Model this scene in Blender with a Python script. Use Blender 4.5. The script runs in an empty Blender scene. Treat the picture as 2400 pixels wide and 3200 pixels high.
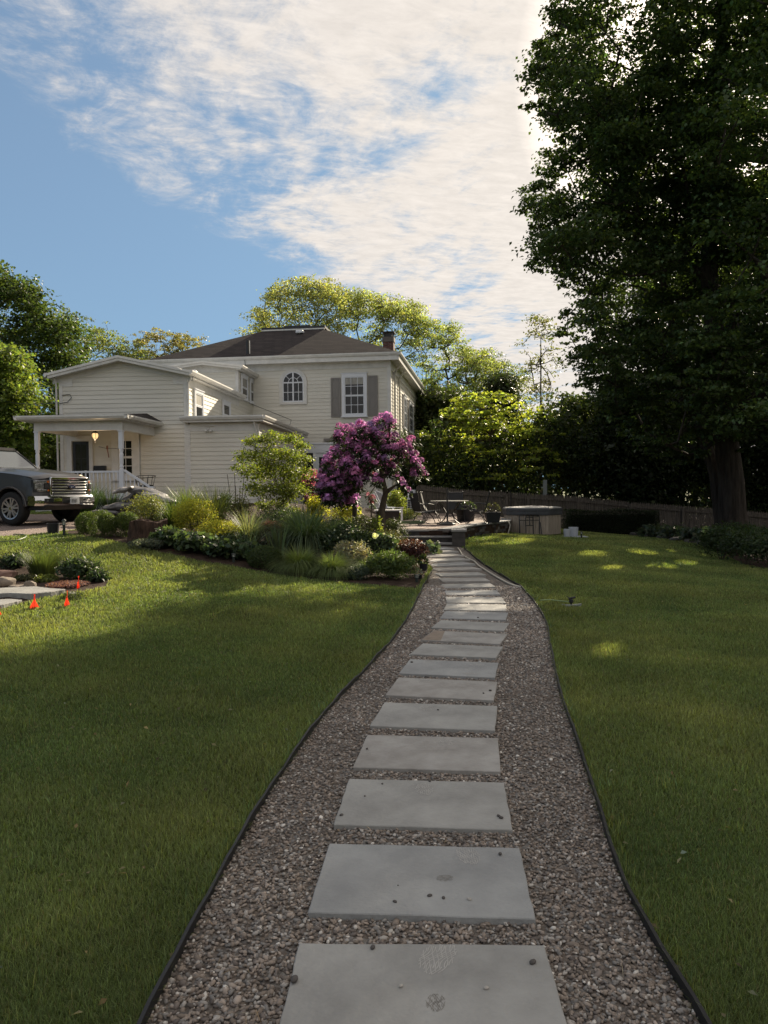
import bpy, bmesh, math, random
import numpy as np
from mathutils import Vector, Matrix
random.seed(7); rng = np.random.default_rng(11)
R = math.radians
col = bpy.context.scene.collection
scene = bpy.context.scene

# ------------------------------------------------ camera
CAM = np.array([0, 0, 1.78]); PITCH = math.asin(.030); ROLL = .009; F = 2400.0
_c, _s, _cr, _sr = math.cos(PITCH), math.sin(PITCH), math.cos(ROLL), math.sin(ROLL)
cd = bpy.data.cameras.new('camera'); cam = bpy.data.objects.new('camera', cd); col.objects.link(cam)
cam.matrix_world = Matrix(((_cr, _sr, 0, 0), (-_sr*_s, _cr*_s, -_c, 0), (-_sr*_c, _cr*_c, _s, 1.78), (0, 0, 0, 1)))
cd.sensor_fit = 'VERTICAL'; cd.sensor_height = 32; cd.lens = 24; cd.clip_end = 3000; cd.clip_start = .05
scene.camera = cam
scene.view_settings.view_transform = 'Standard'; scene.view_settings.look = 'None'
scene.view_settings.gamma = 1; scene.view_settings.use_curve_mapping = False
scene.view_settings.exposure = EXPOSURE = 1.1
scene.render.resolution_x = 768; scene.render.resolution_y = 1024

# ------------------------------------------------ sun and sky
SUN_AZ, SUN_EL = R(24.5), R(26)          # azimuth clockwise from +Y
sd = bpy.data.lights.new('sun', 'SUN'); so = bpy.data.objects.new('sun', sd); col.objects.link(so)
sd.energy = 5.0; sd.angle = R(.5); sd.color = (1, .86, .66)
sunv = Vector((math.sin(SUN_AZ)*math.cos(SUN_EL), math.cos(SUN_AZ)*math.cos(SUN_EL), math.sin(SUN_EL)))
so.rotation_euler = sunv.to_track_quat('Z', 'Y').to_euler(); so.location = (0, 0, 60)
w = bpy.data.worlds.new('World'); scene.world = w; w.use_nodes = True
nt = w.node_tree; nt.nodes.clear()
def N(t, **k):
    n = nt.nodes.new(t)
    for a, b in k.items(): setattr(n, a, b)
    return n
def L(a, b): nt.links.new(a, b)
def M_(op, a, b=None, c=None, clamp=False):
    n = N('ShaderNodeMath', operation=op, use_clamp=clamp)
    for i, v in enumerate((a, b, c)):
        if v is None: continue
        if isinstance(v, (int, float)): n.inputs[i].default_value = v
        else: L(v, n.inputs[i])
    return n.outputs[0]
def build_world():
    out = N('ShaderNodeOutputWorld'); bg = N('ShaderNodeBackground'); bg.inputs[1].default_value = .10
    sky = N('ShaderNodeTexSky', sky_type='NISHITA'); sky.sun_disc = False
    sky.sun_elevation = SUN_EL; sky.sun_rotation = SUN_AZ
    sky.air_density = 1.0; sky.dust_density = .6; sky.ozone_density = 2.0
    tc = N('ShaderNodeTexCoord'); sep = N('ShaderNodeSeparateXYZ'); L(tc.outputs['Generated'], sep.inputs[0])
    x, y, z = sep.outputs
    zc = M_('MAXIMUM', z, .03)
    px = M_('DIVIDE', x, zc); py = M_('DIVIDE', y, zc)
    # diagonal edge of the cloud sheet
    e = M_('SUBTRACT', px, M_('MULTIPLY_ADD', py, .31, -1.57))
    cmb = N('ShaderNodeCombineXYZ'); L(px, cmb.inputs[0]); L(py, cmb.inputs[1])
    mp = N('ShaderNodeMapping'); mp.inputs['Rotation'].default_value = (0, 0, R(-18)); L(cmb.outputs[0], mp.inputs[0])
    def noise(vec, sc, det, rough, scl=(1, 1, 1), dist=0.0):
        m = N('ShaderNodeMapping'); m.inputs['Scale'].default_value = scl; L(vec, m.inputs[0])
        n = N('ShaderNodeTexNoise'); n.inputs['Scale'].default_value = sc; n.inputs['Detail'].default_value = det
        n.inputs['Roughness'].default_value = rough; n.inputs['Distortion'].default_value = dist; L(m.outputs[0], n.inputs['Vector'])
        return n.outputs['Fac']
    big = noise(mp.outputs[0], 1.5, 5, .6, (1.0, .5, 1), .5)
    fine = noise(mp.outputs[0], 4.2, 12, .68, (1.0, .72, 1), .5)
    rip = noise(mp.outputs[0], 13, 8, .7, (.7, 1.2, 1), .3)
    edge = M_('ADD', e, M_('MULTIPLY_ADD', fine, .9, -.45))
    mr = N('ShaderNodeMapRange', interpolation_type='SMOOTHSTEP'); L(edge, mr.inputs[0]); mr.inputs[1].default_value = -.05; mr.inputs[2].default_value = .38
    cov = M_('ADD', M_('MULTIPLY', big, 1.35), M_('ADD', M_('MULTIPLY', fine, 1.0), M_('MULTIPLY', rip, .45)))
    cov = M_('ADD', cov, M_('MULTIPLY_ADD', M_('MINIMUM', M_('MAXIMUM', e, 0), 2.0), .24, .09))
    h1 = N('ShaderNodeMapRange', interpolation_type='SMOOTHSTEP'); L(py, h1.inputs[0]); h1.inputs[1].default_value = 1.75; h1.inputs[2].default_value = 2.7; h1.inputs[3].default_value = 1; h1.inputs[4].default_value = 0
    h2 = N('ShaderNodeMapRange', interpolation_type='SMOOTHSTEP'); L(e, h2.inputs[0]); h2.inputs[1].default_value = .35; h2.inputs[2].default_value = .85; h2.inputs[3].default_value = 1; h2.inputs[4].default_value = 0
    cov = M_('SUBTRACT', cov, M_('MULTIPLY', M_('MULTIPLY', h1.outputs[0], h2.outputs[0]), .20))
    mr2 = N('ShaderNodeMapRange', interpolation_type='SMOOTHSTEP'); L(cov, mr2.inputs[0]); mr2.inputs[1].default_value = 1.28; mr2.inputs[2].default_value = 1.72
    fac = M_('MULTIPLY', mr.outputs[0], mr2.outputs[0])
    # cloud brightness rises toward the sun
    dn = N('ShaderNodeVectorMath', operation='DOT_PRODUCT'); L(tc.outputs['Generated'], dn.inputs[0]); dn.inputs[1].default_value = tuple(sunv)
    sr = N('ShaderNodeMapRange'); L(dn.outputs['Value'], sr.inputs[0]); sr.inputs[1].default_value = .62; sr.inputs[2].default_value = 1.0
    ramp = N('ShaderNodeValToRGB'); L(sr.outputs[0], ramp.inputs[0])
    ramp.color_ramp.elements[0].color = (3.5, 3.36, 3.27, 1); ramp.color_ramp.elements[1].color = (4.75, 4.3, 3.8, 1)
    el = ramp.color_ramp.elements.new(.93); el.color = (4.55, 4.12, 3.66, 1); ramp.color_ramp.elements[2].color = (14, 12, 10, 1)
    shade = M_('MULTIPLY_ADD', rip, .5, .72)
    cm = N('ShaderNodeVectorMath', operation='SCALE'); L(ramp.outputs[0], cm.inputs[0]); L(shade, cm.inputs['Scale'])
    mix = N('ShaderNodeMix', data_type='RGBA'); L(M_('MULTIPLY', fac, .93), mix.inputs[0])
    # clear-sky glare is compressed in the colour: c / (1 + c / k)
    tint = N('ShaderNodeVectorMath', operation='MULTIPLY'); L(sky.outputs[0], tint.inputs[0]); tint.inputs[1].default_value = (1.45, 1.25, 1.1)
    dv = N('ShaderNodeVectorMath', operation='DIVIDE'); L(tint.outputs[0], dv.inputs[0]); dv.inputs[1].default_value = (1.65, 3.0, 4.9)
    ad = N('ShaderNodeVectorMath', operation='ADD'); L(dv.outputs[0], ad.inputs[0]); ad.inputs[1].default_value = (1, 1, 1)
    dq = N('ShaderNodeVectorMath', operation='DIVIDE'); L(tint.outputs[0], dq.inputs[0]); L(ad.outputs[0], dq.inputs[1])
    L(dq.outputs[0], mix.inputs[6]); L(cm.outputs[0], mix.inputs[7])
    L(mix.outputs[2], bg.inputs[0]); L(bg.outputs[0], out.inputs[0])
build_world()

# ------------------------------------------------ pixel rays (2400 x 3200 grid) and terrain
def ray(px, py):
    a = (px-1200)/F; b = (1600-py)/F
    a2 = a*_cr+b*_sr; b2 = -a*_sr+b*_cr
    return np.array([a2, _c+b2*_s, -_s+b2*_c])
def P(px, py, Y):
    d = ray(px, py); return CAM+d*(Y/d[1])
CT = np.array([(0,-3,0),(0,0,0),(0,4,0),(0,8,0),(1.5,12,0),(1.5,16,.05),(1.0,20,.17),(1,21.5,.2),(-4,0,0),(-4,4,0),(-4,8,.05),(-6,12,.25),(-8,12,.35),
  (-4,14,.34),(-2,13.5,.16),(-.5,13.5,.06),(-8,16.5,.88),(-6,16.5,.85),(-11,17,.92),(-4,16,.72),(-9,20,.99),(-12,20,.99),(-12,25,1.1),(-8,25,1.2),(-7,27,1.35),(-4.4,27,1.35),
  (-5,22,1.15),(-3,18,.75),(-1.5,17,.42),(-.5,16,.22),(-1,22,.8),(-2,30,1.1),(2,35,.8),(2,24,.4),(4,30,.35),(4,4,0),(5,10,0),(4,16,.05),
  (4,20,.1),(2.6,21,.18),(5.2,26,.12),(8,26,0),(10,30,-.15),(8,17,-.15),(12,20,-.3),(5,36,.2),(1.6,36,.45),(9,36,-.3),(14,36,-.85),(18,30,-.7),
  (-20,20,1.0),(-20,40,1.2),(0,50,1),(20,50,-.5),(-30,5,.5),(25,10,-.5),(-60,60,1.5),(60,60,-1),(0,90,1),(-60,0,.5),(60,0,-.5),(0,-40,0),(100,150,0),(-100,150,0),(-12,8,.3),(-8,4,.1)], float)
def ground(x, y):
    x = np.asarray(x, float); y = np.asarray(y, float); sh = x.shape
    X = x.ravel(); Y = y.ravel(); out = np.empty(X.size)
    for i in range(0, X.size, 50000):
        d2 = (X[i:i+50000, None]-CT[:, 0])**2+(Y[i:i+50000, None]-CT[:, 1])**2
        s2 = 2*(1.35+.05*np.hypot(X[i:i+50000], Y[i:i+50000]-14)[:, None])**2
        e = -d2/s2; e -= e.max(1, keepdims=True); wt = np.exp(e)
        out[i:i+50000] = (wt*CT[:, 2]).sum(1)/wt.sum(1)
    return out.reshape(sh)
def gz(x, y): return float(ground(np.array([x]), np.array([y]))[0])
def G(px, py):
    d = ray(px, py); t = np.linspace(.8, 60, 1500)
    p = CAM+d[None]*t[:, None]; h = p[:, 2]-ground(p[:, 0], p[:, 1])
    k = np.argmax(h < 0)
    if k == 0: return p[-1]
    f = h[k-1]/(h[k-1]-h[k]); q = p[k-1]*(1-f)+p[k]*f; return q
def gx(px, Y):
    """x of the ground point seen in column px at depth Y"""
    return (px-1200)/F*Y/_c + 0.0
def rowz(px, py, Y): return float(P(px, py, Y)[2])

# ------------------------------------------------ materials
MC = {}
def mat(name, rgb, rough=.6, var=.12, scale=4, bump=0, bscale=40, metal=0, spec=.4, coat=0, second=None, sfac=.5, stretch=None, bdist=.02):
    if name in MC: return MC[name]
    m = bpy.data.materials.new(name); m.use_nodes = True; t = m.node_tree; b = t.nodes['Principled BSDF']
    b.inputs['Roughness'].default_value = rough; b.inputs['Metallic'].default_value = metal
    b.inputs['Specular IOR Level'].default_value = spec; b.inputs['Coat Weight'].default_value = coat
    tc = t.nodes.new('ShaderNodeTexCoord'); mp = t.nodes.new('ShaderNodeMapping'); t.links.new(tc.outputs['Object'], mp.inputs[0])
    if stretch: mp.inputs['Scale'].default_value = stretch
    n = t.nodes.new('ShaderNodeTexNoise'); n.inputs['Scale'].default_value = scale; n.inputs['Detail'].default_value = 8; n.inputs['Roughness'].default_value = .65
    t.links.new(mp.outputs[0], n.inputs['Vector'])
    r = t.nodes.new('ShaderNodeValToRGB'); r.color_ramp.elements[0].position = .3; r.color_ramp.elements[1].position = .7
    lo = [c*(1-var) for c in rgb]; hi = [min(1, c*(1+var)) for c in rgb]
    if second: lo = second
    r.color_ramp.elements[0].color = (*lo, 1); r.color_ramp.elements[1].color = (*hi, 1)
    t.links.new(n.outputs['Fac'], r.inputs[0]); t.links.new(r.outputs[0], b.inputs['Base Color'])
    if bump:
        n2 = t.nodes.new('ShaderNodeTexNoise'); n2.inputs['Scale'].default_value = bscale; n2.inputs['Detail'].default_value = 6
        t.links.new(mp.outputs[0], n2.inputs['Vector'])
        bu = t.nodes.new('ShaderNodeBump'); bu.inputs['Strength'].default_value = bump; bu.inputs['Distance'].default_value = bdist
        t.links.new(n2.outputs['Fac'], bu.inputs['Height']); t.links.new(bu.outputs[0], b.inputs['Normal'])
    MC[name] = m; return m
def leafmat(name, trans=.45, rough=.5, spec=.3, tint=(1.5, 1.55, .7), nvar=.25, nscale=1.2):
    """leaf surface: colour comes from the leaf's own Col attribute, part of the light shines through"""
    if name in MC: return MC[name]
    m = bpy.data.materials.new(name); m.use_nodes = True; t = m.node_tree; b = t.nodes['Principled BSDF']; o = t.nodes['Material Output']
    a = t.nodes.new('ShaderNodeAttribute'); a.attribute_name = 'Col'
    tc = t.nodes.new('ShaderNodeTexCoord'); n = t.nodes.new('ShaderNodeTexNoise'); n.inputs['Scale'].default_value = nscale; n.inputs['Detail'].default_value = 3
    t.links.new(tc.outputs['Object'], n.inputs['Vector'])
    mr = t.nodes.new('ShaderNodeMapRange'); mr.inputs[3].default_value = 1-nvar; mr.inputs[4].default_value = 1+nvar; mr.inputs[1].default_value = .3; mr.inputs[2].default_value = .7
    t.links.new(n.outputs['Fac'], mr.inputs[0])
    sc = t.nodes.new('ShaderNodeVectorMath'); sc.operation = 'SCALE'; t.links.new(a.outputs['Color'], sc.inputs[0]); t.links.new(mr.outputs[0], sc.inputs['Scale'])
    b.inputs['Roughness'].default_value = rough; b.inputs['Specular IOR Level'].default_value = spec
    t.links.new(sc.outputs[0], b.inputs['Base Color'])
    if trans > 0:
        tr = t.nodes.new('ShaderNodeBsdfTranslucent'); v = t.nodes.new('ShaderNodeVectorMath'); v.operation = 'MULTIPLY'; v.inputs[1].default_value = tint
        t.links.new(sc.outputs[0], v.inputs[0]); t.links.new(v.outputs[0], tr.inputs[0])
        mx = t.nodes.new('ShaderNodeMixShader'); mx.inputs[0].default_value = trans
        t.links.new(b.outputs[0], mx.inputs[1]); t.links.new(tr.outputs[0], mx.inputs[2]); t.links.new(mx.outputs[0], o.inputs[0])
    MC[name] = m; return m
def brickmat(name, c1, c2, mortar, bw, rh, ms, vec='wall', rough=.8, bump=.4, bias=0, offset=.5, var=.2):
    if name in MC: return MC[name]
    m = bpy.data.materials.new(name); m.use_nodes = True; t = m.node_tree; b = t.nodes['Principled BSDF']
    b.inputs['Roughness'].default_value = rough; b.inputs['Specular IOR Level'].default_value = .25
    tc = t.nodes.new('ShaderNodeTexCoord'); s = t.nodes.new('ShaderNodeSeparateXYZ'); t.links.new(tc.outputs['Object'], s.inputs[0])
    c = t.nodes.new('ShaderNodeCombineXYZ')
    if vec == 'wall':
        ad = t.nodes.new('ShaderNodeMath'); ad.operation = 'ADD'; t.links.new(s.outputs[0], ad.inputs[0]); t.links.new(s.outputs[1], ad.inputs[1])
        t.links.new(ad.outputs[0], c.inputs[0]); t.links.new(s.outputs[2], c.inputs[1])
    else:
        t.links.new(s.outputs[0], c.inputs[0]); t.links.new(s.outputs[1], c.inputs[1])
    br = t.nodes.new('ShaderNodeTexBrick'); br.offset = offset
    br.inputs['Color1'].default_value = (*c1, 1); br.inputs['Color2'].default_value = (*c2, 1); br.inputs['Mortar'].default_value = (*mortar, 1)
    br.inputs['Scale'].default_value = 1; br.inputs['Mortar Size'].default_value = ms; br.inputs['Brick Width'].default_value = bw; br.inputs['Row Height'].default_value = rh
    br.inputs['Bias'].default_value = bias
    t.links.new(c.outputs[0], br.inputs['Vector'])
    n = t.nodes.new('ShaderNodeTexNoise'); n.inputs['Scale'].default_value = 3; n.inputs['Detail'].default_value = 8
    t.links.new(tc.outputs['Object'], n.inputs['Vector'])
    mr = t.nodes.new('ShaderNodeMapRange'); mr.inputs[3].default_value = 1-var; mr.inputs[4].default_value = 1+var; t.links.new(n.outputs['Fac'], mr.inputs[0])
    sc = t.nodes.new('ShaderNodeVectorMath'); sc.operation = 'SCALE'; t.links.new(br.outputs['Color'], sc.inputs[0]); t.links.new(mr.outputs[0], sc.inputs['Scale'])
    t.links.new(sc.outputs[0], b.inputs['Base Color'])
    bu = t.nodes.new('ShaderNodeBump'); bu.inputs['Strength'].default_value = bump; bu.inputs['Distance'].default_value = .01; bu.invert = True
    t.links.new(br.outputs['Fac'], bu.inputs['Height']); t.links.new(bu.outputs[0], b.inputs['Normal'])
    MC[name] = m; return m
def emat(name, rgb, s):
    m = bpy.data.materials.new(name); m.use_nodes = True; b = m.node_tree.nodes['Principled BSDF']
    b.inputs['Base Color'].default_value = (*rgb, 1); b.inputs['Emission Color'].default_value = (*rgb, 1); b.inputs['Emission Strength'].default_value = s; return m

# ------------------------------------------------ objects
def tag(o, label=None, cat=None, group=None, kind=None):
    if label: o['label'] = label
    if cat: o['category'] = cat
    if group: o['group'] = group
    if kind: o['kind'] = kind
    return o
def thing(name, label, cat, loc=(0, 0, 0), rz=0, group=None):
    o = bpy.data.objects.new(name, None); col.objects.link(o); o.location = [float(v) for v in loc]; o.rotation_euler = (0, 0, rz)
    o.empty_display_size = .2
    return tag(o, label, cat, group)
def root(o):
    while o.parent: o = o.parent
    return o
def link(name, me, m, parent=None, loc=None):
    o = bpy.data.objects.new(name, me); col.objects.link(o); me.materials.append(m)
    if parent: o.parent = parent
    if loc is not None: o.location = [float(v) for v in loc]
    return o
def npmesh(name, V, Fc, m, parent=None, cols=None, smooth=False, loc=None):
    """V (n,3), Fc (k,3|4) index array"""
    me = bpy.data.meshes.new(name); V = np.ascontiguousarray(V, np.float32); Fc = np.ascontiguousarray(Fc, np.int32)
    me.vertices.add(len(V)); me.vertices.foreach_set('co', V.ravel())
    k = Fc.shape[1]; me.loops.add(Fc.size); me.loops.foreach_set('vertex_index', Fc.ravel())
    me.polygons.add(len(Fc)); me.polygons.foreach_set('loop_start', np.arange(0, Fc.size, k, dtype=np.int32))
    me.polygons.foreach_set('loop_total', np.full(len(Fc), k, np.int32))
    if smooth: me.polygons.foreach_set('use_smooth', np.ones(len(Fc), bool))
    if cols is not None:
        at = me.color_attributes.new('Col', 'FLOAT_COLOR', 'POINT')
        c4 = np.ones((len(V), 4), np.float32); c4[:, :3] = cols; at.data.foreach_set('color', c4.ravel())
    me.update(calc_edges=True); me.validate()
    return link(name, me, m, parent, loc)
class MB:
    def __init__(s): s.v = []; s.f = []; s.c = []; s.cur = (1, 1, 1)
    def add(s, vs, fs):
        b = len(s.v); s.v += [tuple(map(float, v)) for v in vs]; s.f += [tuple(b+i for i in f) for f in fs]; s.c += [s.cur]*len(vs); return s
    def box(s, x0, x1, y0, y1, z0, z1, rot=None, piv=None):
        vs = [(x, y, z) for z in (z0, z1) for y in (y0, y1) for x in (x0, x1)]
        if rot is not None:
            p = Vector(piv if piv else ((x0+x1)/2, (y0+y1)/2, (z0+z1)/2)); vs = [tuple(rot @ (Vector(v)-p)+p) for v in vs]
        return s.add(vs, [(0, 2, 3, 1), (4, 5, 7, 6), (0, 1, 5, 4), (2, 6, 7, 3), (0, 4, 6, 2), (1, 3, 7, 5)])
    def bar(s, a, b, w, h, up=(0, 0, 1)):
        a, b = Vector(a), Vector(b); d = (b-a).normalized(); u = Vector(up)
        if abs(d.dot(u)) > .98: u = Vector((1, 0, 0))
        r = d.cross(u).normalized()*w/2; u = r.cross(d).normalized()*h/2
        vs = [p+i*r+j*u for p in (a, b) for i, j in ((-1, -1), (1, -1), (1, 1), (-1, 1))]
        return s.add(vs, [(3, 2, 1, 0), (4, 5, 6, 7), (0, 1, 5, 4), (1, 2, 6, 5), (2, 3, 7, 6), (3, 0, 4, 7)])
    def tube(s, pts, r, n=8, cap=True):
        pts = [Vector(p) for p in pts]; k = len(pts); rs = r if hasattr(r, '__len__') else [r]*k
        b = len(s.v); vs = []; prev = None
        for i, p in enumerate(pts):
            d = (pts[min(i+1, k-1)]-pts[max(i-1, 0)]).normalized()
            if prev is None: a = d.orthogonal().normalized()
            else: a = (prev-d*prev.dot(d)); a = a.normalized() if a.length > 1e-6 else d.orthogonal().normalized()
            prev = a; c = d.cross(a)
            vs += [p+(a*math.cos(2*math.pi*j/n)+c*math.sin(2*math.pi*j/n))*rs[i] for j in range(n)]
        fs = [(i*n+j, i*n+(j+1) % n, (i+1)*n+(j+1) % n, (i+1)*n+j) for i in range(k-1) for j in range(n)]
        if cap: fs += [tuple(range(n-1, -1, -1)), tuple((k-1)*n+j for j in range(n))]
        return s.add(vs, fs)
    def lathe(s, c, prof, n=16, axis='z', ph=0, cap=True):
        vs = []
        for r, z in prof:
            for j in range(n):
                a = 2*math.pi*j/n+ph; x, y = r*math.cos(a), r*math.sin(a)
                vs.append({'z': (c[0]+x, c[1]+y, c[2]+z), 'x': (c[0]+z, c[1]+x, c[2]+y), 'y': (c[0]+x, c[1]+z, c[2]+y)}[axis])
        k = len(prof); fs = [(i*n+j, i*n+(j+1) % n, (i+1)*n+(j+1) % n, (i+1)*n+j) for i in range(k-1) for j in range(n)]
        if cap: fs += [tuple(range(n-1, -1, -1)), tuple((k-1)*n+j for j in range(n))]
        return s.add(vs, fs)
    def prism(s, poly, lo, hi, axis='z'):
        f = {'z': lambda p, t: (p[0], p[1], t), 'y': lambda p, t: (p[0], t, p[1]), 'x': lambda p, t: (t, p[0], p[1])}[axis]
        n = len(poly); vs = [f(p, lo) for p in poly]+[f(p, hi) for p in poly]
        return s.add(vs, [tuple(range(n-1, -1, -1)), tuple(range(n, 2*n))]+[(i, (i+1) % n, n+(i+1) % n, n+i) for i in range(n)])
    def sphere(s, c, r, n=10, m=6):
        rr = r if hasattr(r, '__len__') else (r, r, r); vs = [(c[0], c[1], c[2]-rr[2])]
        for i in range(1, m):
            a = -math.pi/2+math.pi*i/m
            vs += [(c[0]+rr[0]*math.cos(a)*math.cos(2*math.pi*j/n), c[1]+rr[1]*math.cos(a)*math.sin(2*math.pi*j/n), c[2]+rr[2]*math.sin(a)) for j in range(n)]
        vs.append((c[0], c[1], c[2]+rr[2])); e = len(vs)-1
        fs = [(0, 1+(j+1) % n, 1+j) for j in range(n)]+[(1+i*n+j, 1+i*n+(j+1) % n, 1+(i+1)*n+(j+1) % n, 1+(i+1)*n+j) for i in range(m-2) for j in range(n)]
        fs += [(e, 1+(m-2)*n+j, 1+(m-2)*n+(j+1) % n) for j in range(n)]
        return s.add(vs, fs)
    def build(s, name, m, parent=None, xf=None, bevel=0, smooth=None, seg=1, loc=None, subsurf=0):
        V = np.array(s.v, float)
        if xf is not None: V = xf(V)
        if parent and xf is not None: V = V-np.array(root(parent).location)
        me = bpy.data.meshes.new(name); me.from_pydata(V.tolist(), [], s.f)
        if any(c != (1, 1, 1) for c in s.c):
            at = me.color_attributes.new('Col', 'FLOAT_COLOR', 'POINT'); at.data.foreach_set('color', np.c_[np.array(s.c), np.ones(len(V))].astype(np.float32).ravel())
        bm = bmesh.new(); bm.from_mesh(me); bmesh.ops.recalc_face_normals(bm, faces=bm.faces); bm.to_mesh(me); bm.free()
        if smooth is not None: me.shade_smooth(); me.set_sharp_from_angle(angle=R(smooth))
        o = link(name, me, m, parent, loc)
        if bevel:
            b = o.modifiers.new('bevel', 'BEVEL'); b.width = bevel; b.segments = seg; b.limit_method = 'ANGLE'
        if subsurf:
            b = o.modifiers.new('subsurf', 'SUBSURF'); b.levels = b.render_levels = subsurf
        return o
def frame(ox, oy, yaw):
    """local x = right along the wall, y = back, z = up"""
    c, s_ = math.cos(yaw), math.sin(yaw)
    def f(V): V = np.asarray(V, float).reshape(-1, 3); return np.c_[ox+V[:, 0]*c+V[:, 1]*s_, oy-V[:, 0]*s_+V[:, 1]*c, V[:, 2]]
    return f
def face_front(fr, y0=0):
    """(u, n, z) -> world on a wall facing the camera at local y0; n points outward"""
    return lambda V: fr(np.c_[np.asarray(V)[:, 0], y0-np.asarray(V)[:, 1], np.asarray(V)[:, 2]])
def face_side(fr, x0=0): return lambda V: fr(np.c_[x0+np.asarray(V)[:, 1], np.asarray(V)[:, 0], np.asarray(V)[:, 2]])
def hit(xf, px, py):
    """(u, z) where the sight line through a pixel meets the plane n = 0 of xf"""
    O, U, Zv = xf(np.array([[0, 0, 0.], [1, 0, 0], [0, 0, 1]])); u = U-O; z = Zv-O; d = ray(px, py)
    s_ = np.linalg.solve(np.c_[u, z, -d], CAM-O); return s_[0], s_[1]

# ------------------------------------------------ foliage
def unit(v): return v/np.maximum(np.linalg.norm(v, axis=-1, keepdims=True), 1e-9)
def rdir(n): return unit(rng.normal(size=(n, 3)))
def leafgeo(C, ax, nr, ln, wd, fold=.15):
    n = len(C); ax = unit(ax); sd_ = unit(np.cross(ax, nr)); up = np.cross(sd_, ax)
    ln = np.broadcast_to(ln, n)[:, None]; wd = np.broadcast_to(wd, n)[:, None]
    b = C-ax*ln*.5; t = C+ax*ln*.5-up*ln*.12; m = C+ax*ln*-.05+up*wd*fold
    l = m-sd_*wd*.5; r = m+sd_*wd*.5
    V = np.stack([b, r, t, l], 1).reshape(-1, 3); Fq = np.arange(4*n).reshape(n, 4); return V, Fq
def lcols(n, base, v=.25, hue=.12, per=4):
    base = np.asarray(base); k = np.exp(rng.normal(0, v, (n, 1))); h = 1+rng.normal(0, hue, (n, 1))
    c = base*k*np.c_[h, np.ones((n, 1)), 1/h]; return np.repeat(np.clip(c, 0, 1), per, 0)
def ell_shell(n, c, r, inner=.55, updir=0):
    d = rdir(n)
    if updir: d[:, 2] = np.where(rng.random(n) < updir, np.abs(d[:, 2]), d[:, 2])
    q = (inner**3+(1-inner**3)*rng.random(n))**(1/3)
    return np.asarray(c)+d*np.asarray(r)*q[:, None], d
def grow(trunk, radii, targets, seg=.8, sag=.1, up=.5, rtip=.012, expo=.42):
    """skeleton that reaches every target; returns edges as (a, b, ra, rb)"""
    nodes = [np.array(p, float) for p in trunk]; par = [-1]+list(range(len(trunk)-1)); nt_ = len(trunk)
    order = np.argsort([min(np.linalg.norm(np.array(t)-n) for n in nodes) for t in targets]); tips = []
    A = np.array(nodes)
    for i in order:
        t = np.array(targets[i], float)
        d = np.linalg.norm(A-t, axis=1)+up*np.maximum(0, A[:, 2]-t[2]+.3*np.linalg.norm(A[:, :2]-t[:2], axis=1))
        d[0] += 3; j = int(np.argmin(d)); a = A[j]; ds = np.linalg.norm(t-a); k = max(1, int(ds/seg))
        mid = (a+t)/2+np.array([0, 0, -sag*ds])+rng.normal(0, .06*ds, 3); last = j; new = []
        for q in range(1, k+1):
            f = q/k; p = (1-f)**2*a+2*f*(1-f)*mid+f*f*t+(rng.normal(0, .04*seg, 3) if q < k else 0)
            nodes.append(p); par.append(last); last = len(nodes)-1; new.append(p)
        A = np.vstack([A, new]); tips.append(last)
    cnt = np.zeros(len(nodes)); 
    for t in tips: cnt[t] += 1
    for i in range(len(nodes)-1, 0, -1): cnt[par[i]] += cnt[i]
    rad = rtip*np.maximum(cnt, 1)**expo
    for i in range(nt_): rad[i] = radii[i]
    for i in range(nt_, len(nodes)): rad[i] = min(rad[i], rad[par[i]]*.92)
    idx = np.arange(1, len(nodes)); pr = np.array(par[1:]); 
    return A[pr], A[idx], rad[pr], rad[idx]
def limbs(E, n=6):
    a, b, ra, rb = E; d = unit(b-a); o = np.where(np.abs(d[:, 2:3]) < .9, [[0, 0, 1.]], [[1., 0, 0]]); u = unit(np.cross(d, o)); v = np.cross(d, u)
    th = np.arange(n)*2*np.pi/n; cs = np.cos(th)[None, :, None]; sn = np.sin(th)[None, :, None]
    ring = u[:, None]*cs+v[:, None]*sn
    V = np.concatenate([a[:, None]-d[:, None]*(ra*.25)[:, None, None]+ring*ra[:, None, None], b[:, None]+ring*rb[:, None, None]], 1).reshape(-1, 3)
    k = len(a); j = np.arange(n); q = np.stack([j, (j+1) % n, n+(j+1) % n, n+j], 1)
    return V, (q[None]+(np.arange(k)*2*n)[:, None, None]).reshape(-1, 4)
BARK = mat('bark', (.09, .072, .055), .9, .45, 6, .6, 18, stretch=(3, 3, .6), spec=.1)
BARKD = mat('dark_bark', (.06, .05, .041), .9, .5, 3, 1, 5, stretch=(2.6, 2.6, .35), spec=.1, second=(.022, .018, .015), bdist=.12)
LEAF = leafmat('leaf'); LEAFY = leafmat('bright_leaf', .55); LEAFD = leafmat('dense_leaf', .38)
GAPS = [(G(px, py), r_) for px, py, r_ in ((1618,1693,.42),(1855,1733,.36),(1993,1727,.28),(2035,1732,.24),(2105,1725,.26),(2215,1738,.30),(2055,1770,.46),(2025,1753,.26),(1915,1777,.30),(2145,1760,.32),(1900,2040,.2))]
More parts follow.
